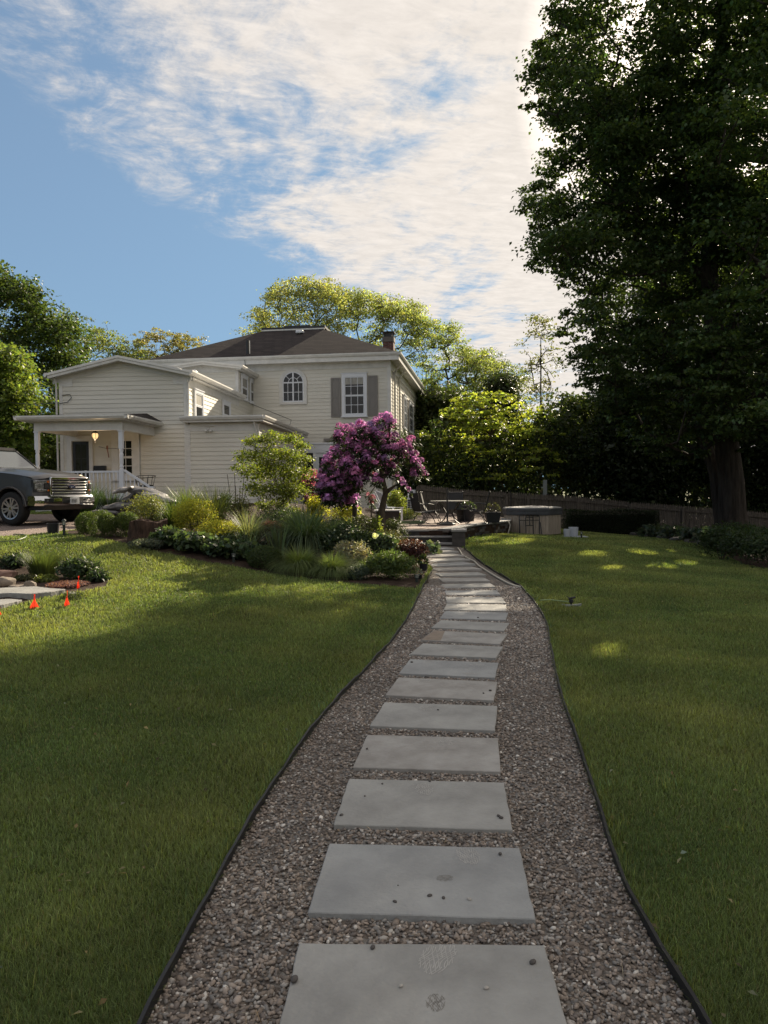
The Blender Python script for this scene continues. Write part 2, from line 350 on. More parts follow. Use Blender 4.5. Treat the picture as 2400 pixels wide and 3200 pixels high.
def tree(name, label, cat, base, trunk, radii, puffs, per, leaf, colr, group=None, mt=None, bark=None, sway=.5, seg=.9, rtip=.012, droop=.35, nup=.8, sag=.06, lv=.28, hue=.1, aspect=.62, zs=.45):
    """puffs: list of (center, (rx,ry,rz)); trunk and limbs in one mesh, crown in another"""
    base = np.array(base, float)
    th = thing(name, label, cat, base, 0, group)
    E = grow(trunk, radii, [p[0] for p in puffs], seg=seg, rtip=rtip, sag=sag)
    V, Fq = limbs(E, 7); npmesh('trunk', V-base, Fq, bark or BARK, th, smooth=True)
    Cs = []; Ns = []
    for c, r in puffs:
        n = max(8, int(per*1.12*rng.uniform(.7, 1.3)*np.prod(r)**(2/3)))
        # leaves gather on sprays inside the puff
        k = max(2, n//18); sc, sdr = ell_shell(k, c, np.array(r)*.92, .35, .5)
        ii = rng.integers(0, k, n); spread = min(r)*.42
        pts = sc[ii]+rng.normal(0, 1, (n, 3))*np.array([spread, spread, spread*zs]); Cs.append(pts); Ns.append(unit(sdr[ii]+rng.normal(0, .4, (n, 3))))
    Cc = np.vstack(Cs); D = np.vstack(Ns); keep = np.ones(len(Cc), bool)
    for g, r_ in GAPS:          # openings in the canopy that let single patches of sun reach the lawn
        v = Cc-g; al = v @ np.array(sunv); keep &= (np.linalg.norm(v-al[:, None]*np.array(sunv), axis=1) > r_) | (al < 0)
    Cc = Cc[keep]; D = D[keep]; n = len(Cc)
    nr = unit(np.c_[rng.normal(0, .5, (n, 2)), np.full(n, nup*1.3)]+D*.4); ax = unit(np.c_[D[:, :2], -droop*np.ones(n)]+rng.normal(0, .5, (n, 3)))
    s_ = leaf*np.exp(rng.normal(0, .22, n)); V, Fq = leafgeo(Cc, ax, nr, s_, s_*aspect*1.25)
    npmesh('crown', V-base, Fq, mt or LEAF, th, cols=lcols(n, colr, lv, hue))
    return th
def place(px, Y): x = gx(px, Y); return np.array([x, Y, gz(x, Y)])
def mound(name, label, px, Y, wpx, top, leaf, colr, n=1400, cat='shrub', group=None, mt=None, depth=None, lumps=6, inner=.72, up=.5, aspect=.55, lv=.25, hue=.1, square=0, bas=None, jit=.5, flowers=None, base_z=None, stems=6):
    """a leafy mound standing on the ground: (px, Y) its foot, wpx its width in photo pixels, top its top row"""
    b = place(px, Y); w_ = wpx/F*Y; h = max(.08, rowz(px, top, Y)-b[2]); dp = depth or w_
    th = thing(name, label, cat, b, 0, group)
    pts = []; dirs = []
    for i in range(lumps):
        if i == 0: c = np.array([0, 0, h*.44]); r = np.array([w_/2, dp/2, h*.56])
        else:
            a = rng.uniform(0, 2*np.pi); q = rng.uniform(.3, .8); c = np.array([math.cos(a)*q*w_*.28, math.sin(a)*q*dp*.28, h*rng.uniform(.4, .66)]); r = np.array([w_*.3, dp*.3, h*.36])*rng.uniform(.8, 1.1)
        m = int(n*(1.6 if i == 0 else .6)/(1+.4*lumps)); p, d = ell_shell(m, c, r, inner, up)
        if square: d2 = np.sign(d)*np.abs(d)**.6; d2 = d2/np.maximum(np.abs(d2).max(1, keepdims=True), .8); p = c+d2*r*rng.uniform(inner, 1, (m, 1))
        pts.append(p+rng.normal(0, leaf*jit, p.shape)); dirs.append(d)
    C = np.vstack(pts); D = np.vstack(dirs); k = C[:, 2] > .01; C = C[k]; D = D[k]; n = len(C)
    nr = unit(D+rng.normal(0, .45, (n, 3))+[0, 0, .25]); ax = unit(rng.normal(0, 1, (n, 3))+D*.7+[0, 0, .2]); s_ = leaf*np.exp(rng.normal(0, .2, n))
    V, Fq = leafgeo(C, ax, nr, s_, s_*aspect)
    npmesh('foliage', V, Fq, mt or LEAF, th, cols=lcols(n, colr, lv, hue))
    mb = MB()
    for i in range(stems):
        a = rng.uniform(0, 6.28); e = (math.cos(a)*w_*.28, math.sin(a)*dp*.28, h*.7); mb.tube([(e[0]*.1, e[1]*.1, -.03), (e[0]*.5, e[1]*.5, h*.35), e], [.012*h+.004, .008*h+.003, .003], 5)
    if stems: mb.build('stem', BARK, th)
    if flowers:
        cnt, sz, fc, part = flowers; d = rdir(cnt); d[:, 2] = np.abs(d[:, 2])*.8+.2; d = unit(d)
        c0 = np.array([0, 0, h*.45])+d*np.array([w_/2, dp/2, h*.56]); pv = []; pf = []; pc = []
        m = 14; C = np.repeat(c0, m, 0)+rdir(cnt*m)*sz*.4; Dn = unit(C-np.repeat(c0, m, 0)); V, Fq = leafgeo(C, np.cross(Dn, rdir(cnt*m)), Dn, sz*.6, sz*.5)
        npmesh(part, V, Fq, LEAF, th, cols=lcols(cnt*m, fc, .12, .03))
    return th
def bladegeo(B, D, ln, wd, arch, segs=4, lean=0.0):
    """curved grass blades from bases B leaning along D (horizontal unit dirs)"""
    n = len(B); t = np.linspace(0, 1, segs+1)[None, :, None]; ln = np.broadcast_to(ln, n)[:, None, None]; arch = np.broadcast_to(arch, n)[:, None, None]; wd = np.broadcast_to(wd, n)[:, None, None]
    # angle from vertical grows along the blade
    th = arch*t+np.broadcast_to(lean, n)[:, None, None]; hx = np.cumsum(np.sin(th), 1)-np.sin(th); vz = np.cumsum(np.cos(th), 1)-np.cos(th)
    D3 = np.c_[D, np.zeros(n)][:, None]; S = np.c_[-D[:, 1], D[:, 0], np.zeros(n)][:, None]
    Cn = B[:, None]+D3*hx*ln/segs+np.array([0, 0, 1.])*vz*ln/segs
    wv = wd*(1-t**1.6*.92)*.5
    V = np.concatenate([Cn-S*wv, Cn+S*wv], 2).reshape(n, segs+1, 2, 3).reshape(-1, 3)
    k = np.arange(segs)*2; q = np.stack([k, k+1, k+3, k+2], 1); Fq = (q[None]+(np.arange(n)*(segs+1)*2)[:, None, None]).reshape(-1, 4)
    return V, Fq
def clump(name, label, px, Y, wpx, top, n, wd, colr, arch=(1.2, 2.6), cat='grass', group=None, mt=None, lenk=1.25, br=.22, segs=5, tipcol=None):
    b = place(px, Y); w_ = wpx/F*Y; h = max(.08, rowz(px, top, Y)-b[2])
    a = rng.uniform(0, 2*np.pi, n); q = np.sqrt(rng.random(n)); D = np.c_[np.cos(a), np.sin(a)]
    B = np.c_[D*(q*w_*br)[:, None], np.full(n, -.01)]+rng.normal(0, .01, (n, 3))*[1, 1, 0]
    ar = rng.uniform(arch[0], arch[1], n)*(.25+.75*q); ln = h*lenk*rng.uniform(.65, 1.05, n)*(1+.25*q)
    V, Fq = bladegeo(B, D, ln, wd*1.35*rng.uniform(.7, 1.2, n), ar, segs, .55*q*min(1.2, arch[1]/2))
    th = tag(npmesh(name, V, Fq, mt or LEAF, None, cols=lcols(n, colr, .25, .08, (segs+1)*2), loc=b), label, cat, group)
    return th
def in_poly(x, y, poly):
    x = np.asarray(x); y = np.asarray(y); c = np.zeros(x.shape, bool); P_ = np.asarray(poly); n = len(P_)
    for i in range(n):
        x1, y1 = P_[i][:2]; x2, y2 = P_[(i+1) % n][:2]
        if y1 == y2: continue
        c ^= ((y1 > y) != (y2 > y)) & (x < (x2-x1)*(y-y1)/(y2-y1)+x1)
    return c

# ================================================ ground, path, lawn
def sheet(name, xs, ys, off, m, keep=None, kind='structure', noise=0, dz=None):
    Xg, Yg = np.meshgrid(xs, ys); Z = ground(Xg, Yg)+off
    if noise: Z = Z+rng.normal(0, noise, Z.shape)
    if dz is not None: Z = Z+dz(Xg, Yg)
    V = np.c_[Xg.ravel(), Yg.ravel(), Z.ravel()]; nx = len(xs); i, j = np.meshgrid(np.arange(nx-1), np.arange(len(ys)-1)); i = i.ravel(); j = j.ravel()
    if keep is not None:
        cx = (xs[i]+xs[i+1])/2; cy = (ys[j]+ys[j+1])/2; k = keep(cx, cy); i = i[k]; j = j[k]
    Fq = np.stack([j*nx+i, j*nx+i+1, (j+1)*nx+i+1, (j+1)*nx+i], 1)
    us, inv = np.unique(Fq, return_inverse=True)
    return tag(npmesh(name, V[us], inv.reshape(-1, 4), m, smooth=True), kind=kind)
# path outline, read off the two edging strips
LE = [(456,3200),(680,2756),(853,2459),(1013,2235),(1157,2083),(1232,1999),(1280,1926),(1309,1866),(1322,1837)]
RE = [(2192,3200),(2054,2980),(1924,2720),(1859,2488),(1801,2315),(1750,2170),(1721,2025),(1710,1953),(1678,1895),(1632,1840),(1555,1794),(1490,1750),(1447,1712)]
def smooth_line(p, n):
    p = np.array(p); d = np.r_[0, np.cumsum(np.linalg.norm(np.diff(p, axis=0), axis=1))]; t = np.linspace(0, d[-1], n)
    q = np.c_[np.interp(t, d, p[:, 0]), np.interp(t, d, p[:, 1])]
    for _ in range(max(2, n//30)): q[1:-1] = q[1:-1]*.5+(q[:-2]+q[2:])*.25
    return q
Lw = [G(*p)[:2] for p in LE]; Rw = [G(*p)[:2] for p in RE]
def ext(w_): a, b = w_[0], w_[1]; return [a+(a-b)/np.linalg.norm(a-b)*5.5]+w_
Lw = ext(Lw)+[np.array([1.0, 15.6]), np.array([.55, 18.6]), np.array([.35, 20.6])]; Rw = ext(Rw)+[np.array([2.0, 20.7])]
Lc = smooth_line(Lw, 160); Rc = smooth_line(Rw, 160)
PATHPOLY = np.vstack([Lc, Rc[::-1]])
def loft(A, B, off, m, name, n=14):
    t = np.linspace(0, 1, n)[None, :, None]; Q = A[:, None]*(1-t)+B[:, None]*t; Q = Q.reshape(-1, 2)
    V = np.c_[Q, ground(Q[:, 0], Q[:, 1])+off]; i, j = np.meshgrid(np.arange(n-1), np.arange(len(A)-1)); i = i.ravel(); j = j.ravel()
    return tag(npmesh(name, V, np.stack([j*n+i, j*n+i+1, (j+1)*n+i+1, (j+1)*n+i], 1), m, smooth=True), kind='structure')
def gravelmat(name, cols_, scale, rough=.85):
    m = bpy.data.materials.new(name); m.use_nodes = True; t = m.node_tree; b = t.nodes['Principled BSDF']; b.inputs['Roughness'].default_value = rough; b.inputs['Specular IOR Level'].default_value = .2
    tc = t.nodes.new('ShaderNodeTexCoord'); v = t.nodes.new('ShaderNodeTexVoronoi'); v.inputs['Scale'].default_value = scale; t.links.new(tc.outputs['Object'], v.inputs['Vector'])
    s = t.nodes.new('ShaderNodeSeparateColor'); t.links.new(v.outputs['Color'], s.inputs[0])
    r = t.nodes.new('ShaderNodeValToRGB'); r.color_ramp.interpolation = 'LINEAR'; t.links.new(s.outputs[0], r.inputs[0])
    while len(r.color_ramp.elements) < len(cols_): r.color_ramp.elements.new(.5)
    for i, c in enumerate(cols_): r.color_ramp.elements[i].position = i/(len(cols_)-1); r.color_ramp.elements[i].color = (*c, 1)
    n = t.nodes.new('ShaderNodeTexNoise'); n.inputs['Scale'].default_value = .8; n.inputs['Detail'].default_value = 5; t.links.new(tc.outputs['Object'], n.inputs['Vector'])
    mr = t.nodes.new('ShaderNodeMapRange'); mr.inputs[3].default_value = .6; mr.inputs[4].default_value = 1.4; t.links.new(n.outputs['Fac'], mr.inputs[0])
    sc = t.nodes.new('ShaderNodeVectorMath'); sc.operation = 'SCALE'; t.links.new(r.outputs[0], sc.inputs[0]); t.links.new(mr.outputs[0], sc.inputs['Scale']); t.links.new(sc.outputs[0], b.inputs['Base Color'])
    bu = t.nodes.new('ShaderNodeBump'); bu.inputs['Strength'].default_value = .9; bu.inputs['Distance'].default_value = .02; bu.invert = True
    t.links.new(v.outputs['Distance'], bu.inputs['Height']); t.links.new(bu.outputs[0], b.inputs['Normal']); MC[name] = m; return m
PEB = [(.15, .125, .108), (.255, .205, .165), (.32, .265, .22), (.20, .185, .17), (.36, .33, .295), (.19, .155, .125), (.60, .56, .50)]
GRAVEL = gravelmat('gravel', [tuple(c*.62 for c in k) for k in PEB[:6]], 45)
DRIVE = gravelmat('drive_gravel', [(.17, .13, .11), (.22, .17, .145), (.19, .15, .13), (.27, .22, .19)], 26)
SOIL = mat('soil', (.045, .03, .022), .95, .5, 5, .8, 30, spec=.1)
LAWN = mat('turf', (.085, .10, .03), .95, .35, 1.4, .5, 60, spec=.1, second=(.034, .045, .014))
# garden bed outline: the lawn side from the photo, then round the house side
BEDPX = [(185,1666),(240,1672),(310,1684),(400,1703),(487,1725),(617,1754),(707,1768),(769,1779),(870,1797),(1000,1814),(1120,1826),(1230,1835),(1322,1842)]
BED = [G(*p)[:2] for p in BEDPX]+[np.array(q) for q in ((.95, 15.4), (.5, 18.6), (.32, 20.7), (.3, 24), (.6, 30), (.5, 36), (-4.5, 36.5), (-4.4, 27.1), (-7, 27.1), (-9, 24), (-8.2, 21.0), (-6.9, 19.2))]
BED = np.array(BED)
DRV = np.array([G(-260, 1700)[:2], G(-60, 1682)[:2], G(100, 1672)[:2], G(185, 1664)[:2], (-6.9, 19.2), (-8.4, 22.6), (-11.2, 23.5), (-13, 26), (-22, 30), (-30, 26), (-30, 15)])
ISL = np.array([G(-260, 1800)[:2], G(-40, 1752)[:2], G(60, 1742)[:2], G(180, 1752)[:2], G(290, 1772)[:2], G(345, 1812)[:2], G(330, 1838)[:2], G(260, 1850)[:2], G(170, 1862)[:2], G(60, 1890)[:2], G(-20, 1912)[:2], G(-260, 1990)[:2]])
WALL = np.array([(.15, 21.6), (1.78, 21.25), (2.05, 21.9), (2.45, 22.9), (3.0, 24.1), (3.7, 25.3), (4.35, 26.6), (4.6, 28.2)])   # outer face of the patio wall
PATIO = np.vstack([WALL, [(4.6, 33), (3.5, 34.5), (1.2, 35.2), (.3, 33), (.15, 27)]])
RBED = np.array([(6.6, 31), (8.6, 30.2), (9.3, 27.8), (9.6, 25.5), (9.9, 22.5), (9.4, 20.4), (8.7, 18.6), (8.9, 16.5), (10.5, 13.5), (22, 12), (40, 60), (-2, 60), (1.5, 36.3), (6.6, 35)])
TUBC = (5.55+.02, 27.6)
def zone(x, y):
    x = np.asarray(x, float); y = np.asarray(y, float)
    return ~(in_poly(x, y, PATHPOLY) | in_poly(x, y, BED) | in_poly(x, y, DRV) | in_poly(x, y, ISL) | in_poly(x, y, PATIO) | in_poly(x, y, RBED) | ((x-TUBC[0])**2+(y-TUBC[1])**2 < 1.1**2))
far = np.unique(np.r_[np.linspace(-900, -40, 12), np.arange(-40, 40.1, .8), np.linspace(40, 900, 12)])
fy = np.unique(np.r_[np.linspace(-60, -6, 6), np.arange(-6, 60, .8), np.linspace(60, 1200, 14)])
sheet('ground', far, fy, -.03, LAWN)
nearx = np.arange(-16, 16, .2); neary = np.arange(-4, 34, .2)
sheet('lawn', nearx, neary, 0, LAWN, keep=lambda x, y: ~in_poly(x, y, PATHPOLY))
loft(Lc, Rc, .004, GRAVEL, 'gravel_path')
sheet('garden_bed_soil', np.arange(-9.2, 1.4, .1), np.arange(13, 37, .1), .012, SOIL, keep=lambda x, y: in_poly(x, y, BED), noise=.008)
sheet('driveway', np.arange(-30, -6, .2), np.arange(13, 32, .2), .01, DRIVE, keep=lambda x, y: in_poly(x, y, DRV), noise=.004)
sheet('island_bed_soil', np.arange(-14, -3.5, .1), np.arange(9, 15.5, .1), .012, SOIL, keep=lambda x, y: in_poly(x, y, ISL), noise=.006)
sheet('woodland_floor', np.arange(-2, 40, .5), np.arange(12, 60, .5), .012, SOIL, keep=lambda x, y: in_poly(x, y, RBED), noise=.01)
# ---- grass blades
def grass_blades():
    n = 1500000
    # density falls with distance, blade width grows with it
    u = rng.random(n); a, b = 1.6**.25, 34**.25; Y = (a+(b-a)*u)**4
    X = rng.uniform(-1, 1, n)*(.56*Y+.5); k = zone(X, Y) & (Y < 31); X = X[k]; Y = Y[k]
    # clear of the very front where a blade would fill the lens
    n = len(X); Z = ground(X, Y); B = np.c_[X, Y, Z-.004]
    patch = np.sin(X*1.3+np.sin(Y*.9)*1.7)*np.sin(Y*1.1+X*.5)+.5*np.sin(X*4.1+Y*2.3)*np.sin(Y*3.7-X*1.9)
    ln = (.042+.010*patch+.007*rng.normal(size=n))*np.where(Y < 6, 1, 1+.02*(Y-6)); ln = np.clip(ln, .02, .1)
    wd = np.maximum(.0026, .00115*Y)
    an = rng.uniform(0, 2*np.pi, n); D = np.c_[np.cos(an), np.sin(an)]; ar = np.abs(rng.normal(.8, .5, n)); le = np.abs(rng.normal(.25, .35, n))
    base = np.array([.163, .206, .079])*np.exp(.16*patch)[:, None]*np.c_[1+.10*patch, np.ones(n), np.ones(n)]
    dry = rng.random(n) < .07; base[dry] = [.22, .20, .10]
    k1 = np.exp(rng.normal(0, .28, n))[:, None]; C = np.clip(base*k1, 0, 1)
    m = Y < 7
    V1, F1 = bladegeo(B[m], D[m], ln[m], wd[m], ar[m], 3, le[m]); V2, F2 = bladegeo(B[~m], D[~m], ln[~m], wd[~m], ar[~m], 2, le[~m])
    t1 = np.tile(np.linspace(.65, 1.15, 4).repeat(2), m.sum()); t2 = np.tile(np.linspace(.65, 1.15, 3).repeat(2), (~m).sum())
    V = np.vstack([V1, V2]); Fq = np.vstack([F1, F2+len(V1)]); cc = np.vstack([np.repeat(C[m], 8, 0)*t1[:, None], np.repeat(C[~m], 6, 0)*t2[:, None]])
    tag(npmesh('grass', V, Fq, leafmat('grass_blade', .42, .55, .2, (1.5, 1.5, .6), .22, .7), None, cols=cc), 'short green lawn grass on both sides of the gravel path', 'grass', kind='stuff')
grass_blades()
def edge_tufts():
    """ragged uncut blades along the edging and random coarse tufts in the lawn"""
    B = []
    for line, sgn in ((Lc[:130], -1), (Rc[:156], 1)):
        t = np.gradient(line, axis=0); nn = unit(np.c_[t[:, 1], -t[:, 0]])*sgn
        k = rng.integers(0, len(line)-1, 9000); f = rng.random(9000)[:, None]; p = line[k]*(1-f)+line[k+1]*f+nn[k]*(.012+np.abs(rng.normal(0, .03, (9000, 1)))); B.append(p)
    for _ in range(260):
        y = rng.uniform(2.2, 15); x = rng.uniform(-.55, .55)*y; m = 30; p = np.array([x, y])+rng.normal(0, .025, (m, 2)); p = p[zone(p[:, 0], p[:, 1])]; B.append(p)
    B = np.vstack(B); k = (B[:, 1] > 1.5); B = B[k]; n = len(B); an = rng.uniform(0, 6.28, n); D = np.c_[np.cos(an), np.sin(an)]
    V, Fq = bladegeo(np.c_[B, ground(B[:, 0], B[:, 1])-.004], D, rng.uniform(.04, .095, n), np.maximum(.003, .0011*B[:, 1]), np.abs(rng.normal(.9, .5, n)), 3, np.abs(rng.normal(.2, .3, n)))
    tag(npmesh('edge_grass', V, Fq, MC['grass_blade'], None, cols=lcols(n, (.163, .206, .079), .3, .12, 8)), 'longer ragged grass tufts along the black edging and in the lawn', 'grass', kind='stuff')
    n = 420; Y = rng.uniform(2.2, 16, n); X = rng.uniform(-.55, .55, n)*Y; k = zone(X, Y); X, Y = X[k], Y[k]; n = len(X); a = rng.uniform(0, 6.28, n)
    V, Fq = leafgeo(np.c_[X, Y, ground(X, Y)+.03], np.c_[np.cos(a), np.sin(a), rng.normal(0, .3, n)], np.c_[rng.normal(0, .3, (n, 2)), np.ones(n)], rng.uniform(.02, .05, n), rng.uniform(.01, .03, n))
    tag(npmesh('fallen_leaves', V, Fq, LEAF, None, cols=lcols(n, (.20, .17, .09), .4, .15)), 'small dry leaves and clippings scattered on the lawn', 'leaves', kind='stuff')
edge_tufts()
# ---- pebbles
def pebbles(n, zonef, name, label, y0, y1, size, pw=.3, colsrc=PEB, lift=.0, xw=(-2.2, 2.6), bright=1.0):
    ico_v = []; bm = bmesh.new(); bmesh.ops.create_icosphere(bm, subdivisions=1, radius=1); iv = np.array([v.co[:] for v in bm.verts]); fi = np.array([[v.index for v in f.verts] for f in bm.faces]); bm.free()
    u = rng.random(n); Y = (y0**pw+(y1**pw-y0**pw)*u)**(1/pw); X = rng.uniform(*xw, n); k = zonef(X, Y); X = X[k]; Y = Y[k]; n = len(X)
    s = size*np.exp(rng.normal(0, .26, n))*np.maximum(1, Y/6.5); an = rng.uniform(0, 6.28, n); til = rng.normal(0, .35, n)
    sc = np.c_[s*rng.uniform(.9, 1.3, n), s*rng.uniform(.55, .8, n), s*rng.uniform(.36, .55, n)]
    v = iv[None]*sc[:, None]*(1+rng.normal(0, .09, (n, len(iv), 1)))
    x, y, z = v[..., 0], v[..., 1], v[..., 2]; ct, st = np.cos(til)[:, None], np.sin(til)[:, None]; x, z = x*ct-z*st, x*st+z*ct
    ca, sa = np.cos(an)[:, None], np.sin(an)[:, None]; x, y = x*ca-y*sa, x*sa+y*ca
    zz = ground(X, Y)+.006+lift+rng.uniform(-.002, .007, n)
    V = np.stack([x+X[:, None], y+Y[:, None], z+zz[:, None]], -1).reshape(-1, 3); Fq = (fi[None]+(np.arange(n)*len(iv))[:, None, None]).reshape(-1, 3)
    ci = rng.choice(len(colsrc), n, p=[.19, .21, .17, .17, .13, .1, .03]); c = np.array(colsrc)[ci]*np.exp(rng.normal(0, .15, (n, 1)))*bright
    return tag(npmesh(name, V, Fq, leafmat('pebble', 0, .7, .3, (1, 1, 1), .15, .6), None, cols=np.repeat(c, len(iv), 0), smooth=True), label, 'gravel', kind='stuff')
# ---- stepping stones: corners TL, TR, BR, BL in the photo
ST = [((941,2969),(1702,2979),(1782,3262),(862,3247)),((1026,2652),(1621,2665.5),(1676,2898),(966,2874)),((1091,2448),(1574,2461),(1603,2609),(1043,2594.6)),
 ((1144,2307),(1553,2321),(1568,2427),(1107.5,2411)),((1196,2203.5),(1549.5,2218.3),(1552.5,2297.5),(1162,2279)),((1240.5,2125.5),(1550,2140),(1548.5,2198.5),(1209,2184)),
 ((1277,2068.6),(1554,2079.5),(1551.5,2127),(1250.6,2114)),((1315,2016),(1565,2029),(1557,2066.5),(1287,2053)),((1347,1976),(1578,1988),(1571,2021),(1323,2008.6)),
 ((1370,1943),(1586.5,1953),(1580.6,1979.5),(1355,1969)),((1388,1915),(1584,1921),(1585,1945),(1377,1937)),((1393.7,1891),(1580,1895.6),(1583.5,1916.7),(1388.6,1910.8)),
 ((1394,1870),(1570.5,1872),(1579.7,1890.5),(1394,1888)),((1389,1846),(1553.6,1848.3),(1560.8,1866.5),(1392.4,1865.6)),((1380.6,1826),(1537,1826.8),(1544,1842.8),(1388.6,1842)),
 ((1372,1807.4),(1517,1808.6),(1527,1823.4),(1379.7,1823.4)),((1362.4,1791),(1503.8,1791.4),(1509,1804.9),(1371,1805.7)),((1351,1775),(1485,1775),(1493,1787),(1359.5,1787.6)),
 ((1340,1761),(1464,1760),(1474,1771.5),(1349,1773)),((1332,1747),(1450,1746),(1457,1757.5),(1338,1759)),((1325,1733.5),(1432,1733),(1441,1744),(1331,1745)),
 ((1320,1722.5),(1414,1722),(1423,1731.5),(1325,1732)),((1316,1713),(1395,1712.5),(1402,1720),(1320,1721))]
BLUE = mat('bluestone', (.35, .342, .318), .8, .10, 2.4, .3, 38, spec=.25, second=(.235, .228, .212))
BLUES = [BLUE, mat('bluestone_warm', (.355, .34, .315), .8, .1, 3.4, .3, 30, spec=.25, second=(.24, .222, .20)), mat('bluestone_cool', (.335, .335, .322), .8, .1, 2.0, .3, 45, spec=.25, second=(.225, .226, .222))]
DUST = mat('dust_mark', (.46, .44, .41), .95, .2, 30, spec=.1); MUD = mat('damp_mark', (.20, .18, .155), .9, .2, 30, spec=.1)
ordn = ['nearest', 'second', 'third', 'fourth', 'fifth', 'sixth', 'seventh', 'eighth', 'ninth', 'tenth', 'eleventh', 'twelfth', 'thirteenth', 'fourteenth', 'fifteenth', 'sixteenth', 'seventeenth', 'eighteenth', 'nineteenth', 'twentieth', 'twenty first', 'twenty second', 'farthest']
SLABS = []; STONEPOLY = []
for i, q in enumerate(ST):
    w_ = [G(px, py) for px, py in q]; c = sum(w_)/4; rt = unit((w_[1]-w_[0])+(w_[2]-w_[3])); an = math.atan2(rt[1], rt[0])
    W = (np.linalg.norm(w_[1]-w_[0])+np.linalg.norm(w_[2]-w_[3]))/2; D = abs(np.dot(w_[0]-w_[3]+w_[1]-w_[2], [-rt[1], rt[0], 0]))/2; W = min(max(W, .86), .96)
    if i > 12: D = .5
    hw, hd = W/2, D/2
    mb = MB(); k = 7; pts = []
    for (ax_, ay), (bx, by) in (((-hw, -hd), (hw, -hd)), ((hw, -hd), (hw, hd)), ((hw, hd), (-hw, hd)), ((-hw, hd), (-hw, -hd))):
        for j in range(k): t = j/k; pts.append((ax_+(bx-ax_)*t+(rng.normal(0, .0017) if j else 0), ay+(by-ay)*t+(rng.normal(0, .0017) if j else 0)))
    mb.prism(pts, -.03, .022)
    lab = 'rectangular bluestone paver in the gravel path, '+ordn[i]+' one from the front' if 0 < i < 22 else ('nearest rectangular bluestone paver, cut by the bottom edge of the photo' if i == 0 else 'farthest bluestone paver, at the foot of the stone steps')
    if i == 8: lab = 'rectangular bluestone paver with a rusty left corner, ninth one from the front'
    o = mb.build('stepping_stone', BLUES[[0, 2, 0, 1, 0, 1, 2, 0, 1, 0, 2, 0][i % 12]], bevel=.004, loc=(c[0], c[1], gz(c[0], c[1])+.008)); o.rotation_euler = (rng.normal(0, .006), rng.normal(0, .006), an)
    tag(o, lab, 'paver', 'bluestone stepping stones along the gravel path'); SLABS.append((o, W, D, c, an))
    ca, sa = math.cos(an), math.sin(an); STONEPOLY.append(np.array([(c[0]+x*ca-y*sa, c[1]+x*sa+y*ca) for x, y in ((-hw, -hd), (hw, -hd), (hw, hd), (-hw, hd))]))
def on_gravel(x, y):
    k = in_poly(x, y, PATHPOLY)
    for p in STONEPOLY:
        c = p.mean(0); k &= ~in_poly(x, y, c+(p-c)*.992)
    return k
pebbles(175000, on_gravel, 'pebbles', 'loose brown and grey pebbles between and beside the pavers', 1.9, 13.5, .0098, .25)
# stray pebbles lying on the slabs and dusty shoe prints
def px_on(i, px, py):
    o, W, D, c, an = SLABS[i]; g = G(px, py); d = g[:2]-c[:2]; ca, sa = math.cos(an), math.sin(an); return d[0]*ca+d[1]*sa, -d[0]*sa+d[1]*ca
strays = [(0,1165,2988,.011,5),(0,1665,3036,.013,3),(0,920,3092,.016,3),(0,1253,3110,.008,6),(0,1519,3117,.009,6),(1,1563,2690,.010,3),(1,1343,2823,.010,3),(1,1386,2830,.009,3),(1,1466,2835,.010,6),(1,1234,2842,.009,3),(1,1244,2789,.004,3),
  (2,1067,2566,.010,3),(2,1558,2569,.010,3),(2,1566,2575,.011,3),(2,1343,2458,.008,3),(2,1140,2505,.006,3),(2,1195,2466,.007,3),(3,1147,2355,.009,3),(3,1370,2230,.006,3),(4,1369,2231,.008,3),(5,1532,2170,.012,3),(5,1511,2178,.009,3),(6,1287,2080,.013,3),(8,1363,1965,.014,3),(8,1553,1971,.013,3),(10,1494,1938,.014,0)]
SL = {}
for i, px, py, r, ci in strays: SL.setdefault(i, []).append((px, py))
for i, px, py, r, ci in strays:
    x, y = px_on(i, px, py); o, W, D, c, an = SLABS[i]
    if abs(x) > W/2-.01 or abs(y) > D/2-.01: continue
    mb = MB(); mb.sphere((0, 0, 0), (r*1.25, r*.85, r*.6), 9, 6); mb.cur = (1, 1, 1)
    cc = PEB[ci]; p = mb.build('pebble', mat('stray_pebble_light' if ci == 6 else 'stray_pebble_dark', (.4, .37, .33) if ci == 6 else (.085, .075, .068), .7, .25, 60), None, smooth=60)
    wx, wy = c[0]+x*math.cos(an)-y*math.sin(an), c[1]+x*math.sin(an)+y*math.cos(an)
    p.location = (wx, wy, gz(wx, wy)+.03+r*.5); p.rotation_euler = (0, 0, rng.uniform(0, 3))
    k_ = sorted(SL[i]).index((px, py)); m_ = len(SL[i])
    tag(p, ('pale' if ci == 6 else 'dark')+' stray pebble on the '+ordn[i]+' bluestone paver'+('' if m_ == 1 else ', '+('leftmost' if k_ == 0 else 'rightmost' if k_ == m_-1 else ['', 'second', 'third', 'fourth', 'fifth', 'sixth'][k_]+' from its left side')+' of '+['', '', 'two', 'three', 'four', 'five', 'six', 'seven'][m_]), 'pebble', 'stray pebbles lying on the pavers')
